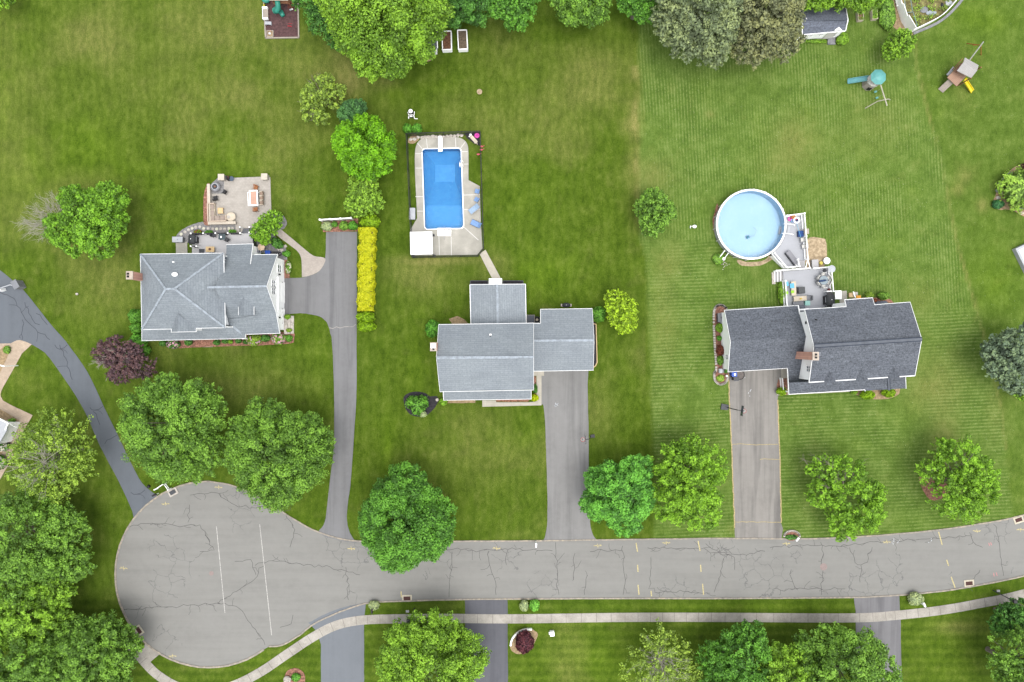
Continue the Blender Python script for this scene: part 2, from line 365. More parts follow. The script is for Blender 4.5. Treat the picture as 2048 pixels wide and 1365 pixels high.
d=np.clip(dry*(.3+1.2*n2)*.9+np.clip((n1-.54)*1.3,0,.4)*(px<1290)+np.clip((n3-.62),0,1)*.8,0,1)
l=np.clip(lush*(.4+1.1*n3)+np.clip((n2-.56)*1.2,0,.5),0,1)
lawnsouth=sstep(1190,1200,py)
me=bpy.data.meshes.new('lawn'); nx,ny=len(xs),len(ys)
co=np.stack([X,Y,np.zeros_like(X)],-1).reshape(-1,3)
ii,jj=np.meshgrid(np.arange(nx-1),np.arange(ny-1),indexing='xy'); k=(jj*nx+ii)
cxp=(px[:-1,:-1]+px[1:,1:])/2; cyp=(py[:-1,:-1]+py[1:,1:])/2
keep=~((cxp>838)&(cxp<934)&(cyp>291)&(cyp<479))          # the dug pool
k=k[keep].ravel(); q=np.stack([k,k+1,k+1+nx,k+nx],-1).astype(np.int32)
me.vertices.add(len(co)); me.vertices.foreach_set('co',co.ravel())
me.loops.add(q.size); me.loops.foreach_set('vertex_index',q.ravel())
me.polygons.add(len(q)); me.polygons.foreach_set('loop_start',np.arange(0,q.size,4,dtype=np.int32)); me.update(calc_edges=True)
for nm,ar in (('dry',d),('lush',l),('rows_ns',np.clip(sv,0,1)),('rows_ew',np.clip(sh,0,1)),('cool',np.clip(cool,0,1)*(1-.4*far)),('south',lawnsouth)):
    at=me.attributes.new(nm,'FLOAT','POINT'); at.data.foreach_set('value',ar.ravel().astype(np.float32))
m,n,b=nodes('mown_grass'); cg=geo(n)
A=lambda a: N(n,'ShaderNodeAttribute',attribute_name=a).outputs['Fac']
f0=noise(n,cg,.5,5,.65); mpa=N(n,'ShaderNodeMapping'); mpa.inputs['Scale'].default_value=(1,.45,1); n.links.new(cg,mpa.inputs[0]); f1=noise(n,mpa.outputs[0],2.6,5,.78); f2=noise(n,cg,9,3,.8)
s=math_(n,'ADD',math_(n,'ADD',math_(n,'MULTIPLY',f0,.36),math_(n,'MULTIPLY',f1,.3)),math_(n,'MULTIPLY',f2,.34))
base=ramp(n,s,[(.36,C(55,79,12)),(.5,C(85,110,26)),(.64,C(118,136,54))])
coolc=ramp(n,s,[(.36,C(72,98,32)),(.5,C(103,131,52)),(.64,C(138,158,84))])
col=mix(n,A('cool'),base,coolc)
col=mix(n,math_(n,'MULTIPLY',A('lush'),.65),col,ramp(n,s,[(.4,C(74,106,10)),(.6,C(118,150,34))]))
dr=math_(n,'MULTIPLY',A('dry'),ramp(n,f1,[(.3,(.35,.35,.35,1)),(.62,(1,1,1,1))]))
col=mix(n,dr,col,ramp(n,f2,[(.35,C(126,128,60)),(.65,C(172,166,104))]))
def rows(rz,ax,period):
    mp=N(n,'ShaderNodeMapping'); mp.inputs['Rotation'].default_value=(0,0,rz); n.links.new(cg,mp.inputs[0])
    sx=N(n,'ShaderNodeSeparateXYZ'); n.links.new(mp.outputs[0],sx.inputs[0])
    wob=math_(n,'MULTIPLY',noise(n,cg,.12,2),.4)
    return math_(n,'SINE',math_(n,'MULTIPLY',math_(n,'ADD',sx.outputs[ax],wob),2*math.pi/period))
dots=ramp(n,noise(n,cg,3.2,3,.8),[(.4,(0,0,0,1)),(.6,(1,1,1,1))])
patch=ramp(n,noise(n,cg,.16,3),[(.38,(.12,.12,.12,1)),(.6,(1,1,1,1))])
for at,r_ in (('rows_ns',rows(R(-3.5),0,.36)),('rows_ew',rows(R(-2.5),1,.40))):
    hi=math_(n,'MULTIPLY',math_(n,'MULTIPLY',math_(n,'MAXIMUM',r_,0),A(at)),math_(n,'MULTIPLY',dots,patch))
    lo=math_(n,'MULTIPLY',math_(n,'MULTIPLY',math_(n,'MAXIMUM',math_(n,'MULTIPLY',r_,-1),0),A(at)),patch)
    col=mix(n,math_(n,'MULTIPLY',hi,.44),col,C(172,186,118)); col=mix(n,math_(n,'MULTIPLY',lo,.28),col,C(60,98,34))
vo=N(n,'ShaderNodeTexVoronoi'); vo.inputs['Scale'].default_value=2.6; n.links.new(cg,vo.inputs['Vector'])
cl=math_(n,'MULTIPLY',math_(n,'LESS_THAN',vo.outputs['Distance'],.085),math_(n,'MULTIPLY',A('cool'),math_(n,'GREATER_THAN',noise(n,cg,.3,3,.7),.52)))
col=mix(n,math_(n,'MULTIPLY',cl,.55),col,C(215,220,180))   # clover heads
# broad mower passes, strongest on the strips by the road
mp=N(n,'ShaderNodeMapping'); n.links.new(cg,mp.inputs[0]); sx=N(n,'ShaderNodeSeparateXYZ'); n.links.new(mp.outputs[0],sx.inputs[0])
wob=math_(n,'MULTIPLY',noise(n,cg,.12,3),5)
b1=math_(n,'SINE',math_(n,'MULTIPLY',math_(n,'ADD',sx.outputs[0],wob),2*math.pi/1.15)); b2=math_(n,'SINE',math_(n,'MULTIPLY',sx.outputs[1],2*math.pi/1.05))
bb=math_(n,'ADD',math_(n,'MULTIPLY',math_(n,'MULTIPLY',b1,math_(n,'SUBTRACT',1,A('cool'))),.5),math_(n,'MULTIPLY',b2,A('south')))
col=mix(n,1.0,col,ramp(n,math_(n,'ADD',math_(n,'MULTIPLY',bb,.38),.5),[(.2,(.86,.88,.84,1)),(.8,(1.12,1.09,1.13,1))]),'MULTIPLY')
n.links.new(col,b.inputs['Base Color']); b.inputs['Roughness'].default_value=.95; b.inputs['Specular IOR Level'].default_value=.1
bumpn(n,b,f2,.6,.06)
me.materials.append(m); lawn=link(bpy.data.objects.new('lawn',me)); lawn['kind']='structure'
# ------------------------------------------------------------------ roads, drives, paths
rj=random.Random(3)
def rough(pts,amp=.035,step=.7,closed=True):
    out=[]; m_=len(pts)
    for i in range(m_ if closed else m_-1):
        a,b_=Vector(pts[i]),Vector(pts[(i+1)%m_]); L=(b_-a).length; k_=max(1,int(L/step))
        for j in range(k_):
            p=a.lerp(b_,j/k_); out.append((p.x+rj.uniform(-amp,amp),p.y+rj.uniform(-amp,amp)))
    if not closed: out.append(tuple(pts[-1]))
    return out
def sheet(name,pts,z,mat,amp=.03,parent=None,kind='structure'):
    mb=MB(); mb.flat(rough(G2(pts),amp),z); return setting(mb,name,mat,parent,kind)
def strip(mb,pts,w,z,h=None):
    """ribbon along world xy points; with h it has height"""
    pts=[Vector((p[0],p[1],0)) for p in pts]; L=[];Rr=[]
    for i,p in enumerate(pts):
        d_=(pts[min(i+1,len(pts)-1)]-pts[max(i-1,0)]).normalized(); u=Vector((-d_.y,d_.x,0))*(w/2); L.append(p+u); Rr.append(p-u)
    for i in range(len(pts)-1):
        q_=[L[i],Rr[i],Rr[i+1],L[i+1]]
        if h is None: mb.add([(v.x,v.y,z) for v in q_],[(0,1,2,3)])
        else: 
            mb.add([(v.x,v.y,z) for v in q_]+[(v.x,v.y,z+h) for v in q_],[(4,5,6,7),(0,3,7,4),(1,5,6,2)]+([(0,4,5,1)] if i==0 else [])+([(2,6,7,3)] if i==len(pts)-2 else []))
arc=[(418+187*math.cos(R(a)),1149-186*math.sin(R(a))) for a in range(90,310,6)]   # turning circle, counter-clockwise from the top
north=cat([(418,963),(470,973),(530,1001),(580,1034),(636,1064),(700,1081),(790,1084),(890,1083),(1070,1082),(1200,1080),(1465,1077),(1600,1078),(1730,1073),(1860,1062),(1960,1048),(2048,1030),(2300,960),(2800,800)],5)
south=cat([(2800,930),(2300,1092),(2048,1152),(1920,1177),(1850,1186),(1790,1191),(1700,1195),(1450,1197),(1200,1197),(930,1199),(820,1202),(760,1204),(720,1210),(670,1228),(628,1248),(600,1270),(565,1290),(538,1293)],5)
rp=north+south+arc[::-1]
roadm=asphalt('road_asphalt',C(151,150,146),.1,'h',24,.45)
road=sheet('road',rp,.02,roadm,.02)
kerb=MB(); strip(kerb,rough(G2(north),.015,1,False),.16,.0,.075); strip(kerb,rough(G2(south),.015,1,False),.16,.0,.09); strip(kerb,rough(G2(arc),.015,1,False),.2,.0,.08)
setting(kerb,'kerb',pm('sandy_kerb',C(172,164,152),.9,.16,3,C(188,172,148),14))
def drive(name,pts,mat,z=.026): return sheet(name,pts,z,mat,.02)
dA=asphalt('driveway_sealed_grey',C(138,138,140),.14,None,streak=.22); dB=asphalt('driveway_mid_grey',C(148,147,146),.14,None,streak=.2)
dC=asphalt('driveway_worn_brownish',C(156,152,147),.16,None,streak=.34); dD=asphalt('driveway_blue_grey',C(112,118,126),.1,None)
dE=asphalt('driveway_slate',C(128,133,140),.08,None); dF=asphalt('driveway_dark',C(108,109,116),.12,None,streak=.15); dG=asphalt('driveway_faded',C(136,135,138),.12,None,streak=.25)
left=cat([(652,464),(650.5,517),(640,541),(622,551),(600,556),(569,557)],5)+[(545,557),(545,630)]+cat([(569.6,629.5),(600,627),(620,629),(640,634),(654,646),(661,668),(664,684),(668,770),(668,884),(662,945),(653,1023),(648,1048),(636,1064)],5)
right=cat([(714,1087),(700,1066),(694,1040),(696,1005),(702,959),(708,871),(713,784),(713.5,684),(713.5,640)],5)+[(714,464)]
drive('driveway',left+[(650,1074),(680,1081)]+right,dA,.03)
drive('driveway',[(1082,735)]+cat([(1083,809),(1088,818),(1091.5,884),(1095,1023),(1091,1070),(1084,1084)],4)+[(1194,1083)]+cat([(1193,1080),(1184,1065),(1179,1025),(1177,859),(1175,770)],4)+[(1177,735)],dB)
drive('driveway',[(1456,735),(1459,809),(1463,889),(1468,1025),(1469,1055),(1470,1079),(1563,1079),(1566,1058),(1561,1045),(1560,934),(1555,800),(1560,770),(1580,735)],dC)
drive('driveway',[(-200,420)]+cat([(0,540),(40,574),(63,600),(100,647),(132,684),(175,744),(208,814),(235,869),(258,917),(284,966),(314,991)],4)+cat([(314,992),(290,1012),(268,1040)],4)+cat([(265,1023),(238,964),(200,892),(175,834),(150,789),(110,731),(90,706),(65,690)],4)+[(20,690),(-200,760)],dD)
drive('driveway',cat([(617,1246),(650,1229),(690,1214),(732,1206)],4)+[(728,1238),(729,1560),(642,1560),(642,1290),(634,1264)],dE)
drive('driveway',[(930,1200),(1015,1199),(1017,1560),(932,1560)],dF)
drive('driveway',[(1707,1194),(1798,1191),(1801,1240),(1806,1560),(1713,1560),(1711,1223)],dG)
# sidewalk with a ramp to the turning circle
side=cat([(258,1285),(287,1322),(318,1352),(360,1375),(410,1383),(465,1372),(520,1345),(575,1308),(625,1275),(670,1252),(720,1241),(790,1238),(900,1237),(1024,1238),(1250,1235),(1450,1235),(1700,1236),(1790,1231),(1880,1221),(1960,1207),(2048,1188),(2300,1120),(2700,1000)],8)
mb=MB(); sw=rough(G2(side),.0,1.2,False)
strip(mb,sw,1.08,.04)
m,n,b=nodes('sidewalk_concrete'); co_=geo(n)
n.links.new(ramp(n,math_(n,'ADD',math_(n,'MULTIPLY',noise(n,co_,.5,5,.7),.6),math_(n,'MULTIPLY',noise(n,co_,14,3,.8),.4)),[(.4,C(164,158,148)),(.5,C(184,178,168)),(.6,C(202,196,186))]),b.inputs['Base Color']); b.inputs['Roughness'].default_value=.9
swm=m; walk=setting(mb,'sidewalk',swm)
mb=MB(); pts=[Vector((p[0],p[1],0)) for p in sw]; acc=0
for i in range(len(pts)-1):
    acc+=(pts[i+1]-pts[i]).length
    if acc>1.25:
        acc=0; d_=(pts[i+1]-pts[i]).normalized(); u=Vector((-d_.y,d_.x,0))*.53; c_=pts[i]
        mb.add([(v.x,v.y,.044) for v in (c_+u-d_*.018,c_-u-d_*.018,c_-u+d_*.018,c_+u+d_*.018)],[(0,1,2,3)])
setting(mb,'control_joint',pm('dark_joint',C(120,114,106),.9,.1),walk)  # thin darker line across the walk at each joint
sheet('ramp',[(291,1286),(320,1309),(295,1329),(277,1318)],.036,swm)
# tan walk of the western neighbour
tan=pavers('tan_paving',C(202,182,160),.3,.2,R(30),.06,.9)
sheet('path',cat([(22,687),(39,680.5),(64,689)],4)+cat([(44,708),(22,748),(3,783),(4,797),(14,806),(66,831)],4)+cat([(66,831),(48,862),(39,884),(13,937),(-30,1010)],4)+[(-140,1010),(-140,690)],.036,tan,.01)
# clay paver walk to the drive
sheet('path',[(548,466),(562,459)]+cat([(605,495),(627,512),(651,518),(640,541),(622,551),(604,555)],4)+cat([(604,553),(603,522),(597,505),(580,491),(560,476)],4),.038,pavers('clay_pavers',C(194,184,174),.25,.12,R(20),.06,.85),.01)
# paths at the middle house
cp=pavers('concrete_slabs',C(204,198,184),1.0,.8,0,.03,.82,0)
sheet('path',[(964.6,801),(992,801),(992,805),(1057,805),(1073,803),(1073,752),(1067,752),(1067,738),(1088,738),(1088,752),(1083,752),(1083,811),(964.6,814)],.042,cp,0)
sheet('path',[(959,508),(971,500),(1002,558),(986,561)],.036,pavers('pool_walk_slabs',C(206,199,184),1.3,1.2,R(30),.04,.85,0),.01)
sheet('path',[(1554,791),(1720,783),(1730,777),(1553,777)],.038,cp,0)
sheet('path',[(1562,735),(1576,735),(1576,757),(1562,757)],.04,cp,0)
sheet('path',[(389.7,675),(425.8,675),(425.8,694.5),(389.7,695)],.04,swm,0)
# planting beds, soil patches
for nm,pts_,mt in (
 ('mulch_bed',cat([(355,672),(352,696),(389,695)],3)+[(426,694),(520,691),(575,688),(588,685),(590,668),(560,664),(480,668)],'mulchred'),
 ('mulch_bed',[(569,520),(575,520),(580,556),(569,557)],'mulchred'),
 ('mulch_bed',cat([(416,367),(409,385),(407,415),(408,447),(416,452)],4)+[(419,452),(419,367)],'mulchred'),
 ('mulch_bed',cat([(807,800),(813,789),(828,784),(848,786),(860,793),(874,793),(876,803),(868,818),(852,831),(836,834),(815,824)],4,True),'mulchblack'),
 ('mulch_bed',[(716,437),(716,463),(646,465),(643,446)],'mulchred'),
 ('mulch_bed',[(532,20),(530,-60),(596,-60),(597,74),(531,76)],'mulchplay'),
 ('mulch_bed',cat([(1429,690),(1426,640),(1430,618),(1440,612),(1451,616)],5)+[(1455,640),(1457,740)]+cat([(1456,752),(1451,765),(1440,769),(1430,764),(1428,750),(1430,738)],5),'mulchred'),
 ('mulch_bed',[(929,266),(959,264),(960,293),(947,287),(934,277)],'mulchblack'),
 ('mulch_bed',[(1186,645),(1191,645),(1193,725),(1186,735)],'mulchblack'),
 ('mulch_bed',[(895,800),(951,800),(951,806),(895,807)],'mulchtan'),('mulch_bed',[(992,799),(1058,799),(1058,803.5),(992,804)],'mulchred'),
 ('mulch_bed',[(1067,753),(1072.5,753),(1072.5,799),(1067,799)],'mulchred'),
 ('mulch_bed',cat([(1702,783),(1730,797),(1770,799),(1796,790),(1800,776)],4)+[(1702,775)],'mulchtan'),
 ('mulch_bed',cat([(1700,604),(1705,597),(1740,596),(1775,597),(1788,607)],4),'mulchred'),
 ('mulch_bed',cat([(1556,760),(1553,775),(1557,790),(1575,790)],3)+[(1575,756)],'mulchred'),
 ('mulch_bed',cat([(1020,1290),(1029,1268),(1050,1256),(1070,1262),(1075,1272),(1060,1300),(1040,1308),(1026,1304)],4,True),'mulchtan'),
 ('mulch_bed',[(590+21*math.cos(a/3),1357+21*math.sin(a/3)) for a in range(19)],'mulchred'),
 ('mulch_bed',[(1583+15*math.cos(a/3),1071+11*math.sin(a/3)) for a in range(19)],'mulchred'),
 ('mulch_bed',cat([(2100,318),(2048,327),(2020,341),(1998,368),(1988,398),(1983,412),(1998,420),(2030,424),(2100,470)],4),'mulchtan'),
 ('mulch_bed',[(0,818),(39,841),(13,893),(-60,1010),(-140,960),(-140,760)],'mulchtan'),('mulch_bed',[(22,697),(12,722),(0,746),(-60,760),(-60,690),(0,700),(10,690)],'mulchtan'),
 ('bare_soil',cat([(1613,480),(1645,477),(1652,484),(1654,515),(1650,530),(1640,536),(1613,536)],4,True),'soil'),
 ('bare_soil',cat([(1425,445),(1429,425),(1436,410),(1445,480),(1440,482),(1430,470)],4,True),'mulchred'),
 ('bare_soil',cat([(1475,520),(1500,525),(1530,520),(1540,505),(1548,515),(1525,530),(1500,533),(1480,530)],4,True),'soil'),
 ('bare_soil',cat([(1786,5),(1795,-30),(1826,64),(1812,66),(1787,55),(1781,30)],4,True),'mulchtan'),
 ('bare_soil',cat([(815,283),(825,270),(838,272),(838,280),(825,288)],4,True),'mulchtan'),
 ('bare_soil',cat([(1838,960),(1850,952),(1890,965),(1895,990),(1860,1000)],4,True),'mulchred'),
 ('bare_soil',[(898,638),(915,632),(930,640),(938,650),(905,650)],'mulchtan'),
 ('bare_soil',cat([(810,92),(870,92),(866,118),(845,122)],3,True),'mulchtan'),
 ('gravel_bed',cat([(404.6,444),(387,448.5),(372,455.5),(359,464),(352,474)],4)+[(352,486),(382,486),(382,470),(472,467),(472,449),(415,451)],'bedgrey'),
 ('gravel_bed',cat([(541,430),(556,426),(568,433),(574,447),(568,458),(556,462)],4)+[(548,470),(572,495),(575,520),(560,520),(545,508),(515,505),(512,470),(530,455)],'bedgrey'),
 ('gravel_bed',cat([(425,366),(440,354),(448,362),(449,386),(420,387.5)],3),'bedgrey'),
 ('concrete_pad',[(352,484),(375,484),(375,508),(352,508)],'concrete'),
 ('concrete_pad',[(1677,583),(1693,582),(1695,612),(1680,612)],'concrete'),
 ):
    sheet(nm,pts_,{'gravel_bed':.03,'concrete_pad':.034}.get(nm,.014) if nm!='mulch_bed' else .05,M[mt],.025)
sheet('patio',[(449,357),(448,388),(421,388),(419,369),(416,450),(471,450),(472,466),(530,466),(545,450),(543,422),(541,355),(527,354)],.06,pavers('patio_pavers',C(196,189,180),.3,.2,0,.05,.88),0)
# pool apron, four pieces round the dug pool
apron=cat([(830,342),(830,308),(833,291),(840,281),(853,276),(882,274.5),(912,275),(927,280),(935,290),(937,308),(937,342)],4)
pool=[]
for cx_,cy_,a0 in ((851,305,180),(916,304,90),(921,451,0),(856,453,-90)):
    for a in range(0,91,15): pool.append((cx_+6.6*math.cos(R(a0-a)),cy_-6.6*math.sin(R(a0-a))))
mb=MB(); ap=G2([(822,512),(821,460),(834.5,437)]+apron+[(937,361),(959.5,373),(962,450),(965,497),(954.5,510)]); pw=G2(pool)
def split(o,i_,z):  # bridge outer and inner loops through nearest points
    import mathutils
    a0=min(range(len(o)),key=lambda k_:(Vector(o[k_])-Vector(i_[0])).length)
    o=o[a0:]+o[:a0]; ar=sum(o[k_][0]*o[(k_+1)%len(o)][1]-o[(k_+1)%len(o)][0]*o[k_][1] for k_ in range(len(o)))
    ai=sum(i_[k_][0]*i_[(k_+1)%len(i_)][1]-i_[(k_+1)%len(i_)][0]*i_[k_][1] for k_ in range(len(i_)))
    o2=o if ar>0 else [o[0]]+o[:0:-1]; i2=i_ if ai<0 else [i_[0]]+i_[:0:-1]
    tri=mathutils.geometry.tessellate_polygon([[Vector((*p,0)) for p in o2],[Vector((*p,0)) for p in i2]])
    allp=o2+i2; return [(p[0],p[1],z) for p in allp],[t if (Vector(allp[t[1]])-Vector(allp[t[0]])).cross(Vector(allp[t[2]])-Vector(allp[t[0]]))>0 else t[::-1] for t in tri]
vs,fs=split(ap,pw,.09); mb.add(vs,fs)
for lp in (ap,):
    k_=len(lp); mb.add([(p[0],p[1],.0) for p in lp]+[(p[0],p[1],.09) for p in lp],[(i,(i+1)%k_,k_+(i+1)%k_,k_+i) for i in range(k_)])
setting(mb,'pool_apron',M['concrete'])
# joints in the apron
mb=MB()
for a,b_ in (((853,277),(855,298)),((911,276),(912,297)),((835,287),(846,300)),((931,284),(920,299)),((831,308),(844,308)),((923,304),(936,304)),((831,337),(844.5,337)),((924,329),(937,329)),((831,394),(847,394)),((926,391),(960,390)),((834,423),(848,423)),((927,420),(961,419)),((878,474),(879,511)),((902.5,474),(903,511)),((925,452),(957,481))):
    a,b_=G2([a,b_]); strip(mb,[a,b_],.07,.094)
setting(mb,'apron_joint',pm('white_joint',C(238,236,230),.8,.05))
# road cracks and paint
def crackline(mb,pts,w,seed,z,br=.35,jt=1.5):
    rd=random.Random(seed); P_=[]; 
    for i in range(len(pts)-1):
        a,b_=Vector(pts[i]),Vector(pts[i+1]); k_=max(2,int((b_-a).length/7)); u=Vector((-(b_-a).y,(b_-a).x)).normalized()
        for j in range(k_): P_.append(a.lerp(b_,j/k_)+u*rd.gauss(0,jt))
    P_.append(Vector(pts[-1])); strip(mb,G2([tuple(p) for p in P_]),w,z)
    if br>0:
        for p in P_[1:-1]:
            if rd.random()<br:
                a=rd.uniform(0,6.28); L=rd.uniform(6,22); q_=[tuple(p)]
                for s_ in range(3): a+=rd.gauss(0,.5); q_.append((q_[-1][0]+math.cos(a)*L/3,q_[-1][1]+math.sin(a)*L/3))
                strip(mb,G2(q_),w*.7,z+.0005)
mb=MB(); cl=[[(510,1130),(545,1122),(600,1128),(660,1135),(720,1150)],[(555,1005),(570,1030),(590,1060),(580,1095)],[(435,1205),(480,1180),(510,1160),(530,1125)],[(435,1205),(480,1215),(510,1260),(530,1290)],[(240,1220),(300,1216),(360,1212),(440,1208)],[(690,1135),(695,1170),(697,1200)],
 [(870,1105),(900,1098),(960,1102),(1024,1098),(1105,1102)],[(904,1104),(903,1135),(900,1165),(898,1195)],[(978,1102),(980,1130),(990,1165),(992,1190)],[(1014,1100),(1013,1130)],[(1110,1085),(1113,1130),(1116,1170),(1118,1190)],[(1148,1107),(1147,1160)],[(1173,1150),(1169,1190)],[(1245,1092),(1247,1130),(1250,1160),(1246,1190)],[(1180,1102),(1245,1102)],[(1302,1115),(1301,1150),(1300,1175),(1310,1185),(1360,1183),(1420,1187)],
 [(1295,1097),(1350,1096),(1400,1098),(1450,1110),(1500,1108),(1530,1103)],[(1410,1090),(1440,1105),(1470,1115),(1469,1140)],[(1448,1118),(1440,1150),(1428,1185)],[(1540,1097),(1600,1090),(1680,1092),(1740,1085),(1800,1082),(1860,1078),(1940,1072)],[(1643,1085),(1645,1130),(1643,1190)],[(1700,1095),(1710,1125),(1722,1130),(1720,1165)],[(1745,1095),(1735,1125),(1722,1130)],[(1990,1048),(1998,1090),(2003,1120),(2007,1152)],
 [(1545,1180),(1600,1175),(1640,1180),(1690,1178)],[(1580,1140),(1585,1165),(1595,1180)],[(300,1050),(330,1045),(360,1055),(400,1050),(420,1085)],[(260,1055),(290,1045),(320,1050)],[(380,990),(430,985),(470,1010),(520,1015),(560,1010)],[(400,1105),(430,1100),(410,1070)],[(585,1230),(583,1250),(560,1255)],[(1940,1065),(1945,1085),(1965,1095)],[(380,1010),(376,1045)],[(470,1125),(500,1120),(512,1150)],[(1930,1180),(1960,1140)]]
for i,c_ in enumerate(cl): crackline(mb,c_,.047,i,.0245)
setting(mb,'crack',pm('road_crack',C(92,90,90),.95,.15),road)
mb=MB()
for a,b_ in (((433,1053),(450,1226)),((519.5,1049),(543.5,1271))): a,b_=G2([a,b_]); strip(mb,[a,b_],.075,.026)
setting(mb,'painted_line',pm('worn_white_paint',C(206,203,198),.85,.25,9),road)
mb=MB(); rd=random.Random(5)
for a,b_ in (((1272,1086),(1275,1104)),((1275,1130),(1276,1144)),((1276,1170),(1278,1190)),((1396,1082),(1400,1102)),((1401,1130),(1402,1144)),((1405,1168),(1407,1190)),((1877,1064),(1884,1090)),((1893,1120),(1897,1132)),((1902,1154),(1910,1176)),((1302,1182),(1303,1193)),((802,1183),(803,1195))):
    a,b_=G2([a,b_]); strip(mb,[a,b_],.13,.0265)
for x,y in ((702,1097),(993,1097),(1195,1092),(1332,1086),(1572,1088),(1773,1084),(1953,1062),(2040,1060),(437,975),(540,1017),(331,1008),(247,1137),(345,1312)):
    for k_ in range(3):
        xx=x-6+k_*5; a,b_=G2([(xx,y+rd.uniform(-2,2)),(xx+4,y+rd.uniform(-2,2))]); strip(mb,[a,b_],.09,.0267)
    a,b_=G2([(x-8,y),(x+8,y)]); strip(mb,[a,b_],.05,.027)
    a,b_=G2([(x,y-4),(x+1,y+4)]); strip(mb,[a,b_],.06,.0273)
setting(mb,'survey_paint',pm('faded_yellow_paint',C(212,198,146),.85,.2,9),road)
mb=MB()
for x0,y0,x1,y1 in ((1977,1086,1979,1092),(1981,1085,1983,1091),(1987,1146,1988,1153),(1992,1145,1994,1152)):
    a,b_=G2([(x0,y0),(x1,y1)]); strip(mb,[a,b_],.08,.0265)
setting(mb,'survey_paint',pm('faded_pink_paint',C(220,150,150),.85,.2,9),road)
mb=MB()
for i in range(26):
    x=rd.choice([(1495,1503,770,800),(1484,1500,752,757),(1109,1115,806,814),(1780,1800,1080,1086),(1853,1862,1078,1086)]); xx,yy=rd.uniform(x[0],x[1]),rd.uniform(x[2],x[3])
    a,b_=G2([(xx,yy),(xx+rd.uniform(-3,3),yy+rd.uniform(-4,4))]); strip(mb,[a,b_],.08,.0325)
setting(mb,'chalk_mark',pm('white_chalk',C(205,208,212),.9,.2,9))
mb=MB(); crackline(mb,[(659,656),(680,655),(697,654),(712,649)],.06,3,.0325,0)
setting(mb,'driveway_seam',pm('pale_seam',C(185,180,172),.9,.15))
mb=MB()
for c_ in ([(208,885),(235,870)],[(180,815),(190,822),(206,813)],[(190,822),(200,850)],[(262,985),(275,990),(290,980)],[(0,585),(30,597),(50,640),(100,680)],[(48,640),(42,690)],[(120,690),(135,725),(145,760)],[(110,690),(120,700),(135,690)],[(50,605),(65,640),(80,650)],[(75,625),(95,650)]):
    crackline(mb,c_,.07,len(c_),.031,.2)
setting(mb,'driveway_crack',pm('tar_crack',C(78,80,88),.9,.1))
mb=MB()
for c_ in ([(1463,889),(1480,888),(1520,890),(1556,889)],[(1469,1044),(1530,1044),(1561,1045)],[(1520,918),(1560,919)]): crackline(mb,c_,.06,len(c_),.031,0,.6)
for c_ in ([(1456.5,745),(1459,809),(1463,889),(1468,1025),(1469,1056)],[(1555.5,800),(1560,934),(1562,1046)]): crackline(mb,c_,.13,len(c_),.033,0,.35)
setting(mb,'driveway_edging',pm('dry_grass_seam',C(196,178,128),.9,.2,6))
# ------------------------------------------------------------------ houses
def roof(root,name,outl,plane,mat,th=.14):
    """roof face(s): outlines in photo pixels dropped on a sloping plane at true height"""
    mb=MB(); pl=PL(*plane); pts=[onplane(x,y,pl) for x,y in outl]; mb.slab(pts,th); build(mb,name,mat,root); return pts
def roofs(root,name,faces,mat,th=.14,label=None):
    mb=MB(); out=[]
    for outl,plane in faces:
        pl=PL(*plane); pts=[onplane(x,y,pl) for x,y in outl]; mb.slab(pts,th); out.append(pts)
    build(mb,name,mat,root,label); return out
def fascia(root,segs,w=.045,h=.13,mat=None,name='gutter'):
    for a,b in segs:
        mb=MB(); a,b=P(*a),P(*b); d=Vector((0,0,.06)); mb.beam(a-d,b-d,w,h); build(mb,name,mat or M['trim'],root)
def beams(root,name,mat,segs):
    for a,b,w,h in segs: mb=MB(); mb.beam(a,b,w,h); build(mb,name,mat,root)
def inset(a,b,d):
    """move a toward b by d (level)"""
    v=(b-a); v.z=0; v.normalize(); return a+v*d
def walls(root,poly,z0,z1,mat,name='wall',label=None):
    mb=MB(); mb.prism([(p[0],p[1]) for p in poly],z0,z1); return build(mb,name,mat,root,label)
def gable(root,a,b,pk,mat,th=.12,inward=None):
    """gable triangle between eave points a,b up to peak pk; th inward"""
    mb=MB(); i_=inward.normalized()*th; vs=[a,b,pk,a+i_,b+i_,pk+i_]
    mb.add(vs,[(0,1,2),(5,4,3),(0,3,4,1),(1,4,5,2),(2,5,3,0)]); build(mb,'gable_wall',mat,root)
def rect_in(corn,d):
    """inset a world quad by d on all sides, xy only"""
    c=sum((Vector((p.x,p.y,0)) for p in corn),Vector())/len(corn); out=[]; n_=len(corn)
    for i in range(n_):
        p=Vector((corn[i].x,corn[i].y,0)); a=(Vector((corn[i-1].x,corn[i-1].y,0))-p).normalized(); b_=(Vector((corn[(i+1)%n_].x,corn[(i+1)%n_].y,0))-p).normalized()
        out.append(p+(a+b_)*d)
    return out
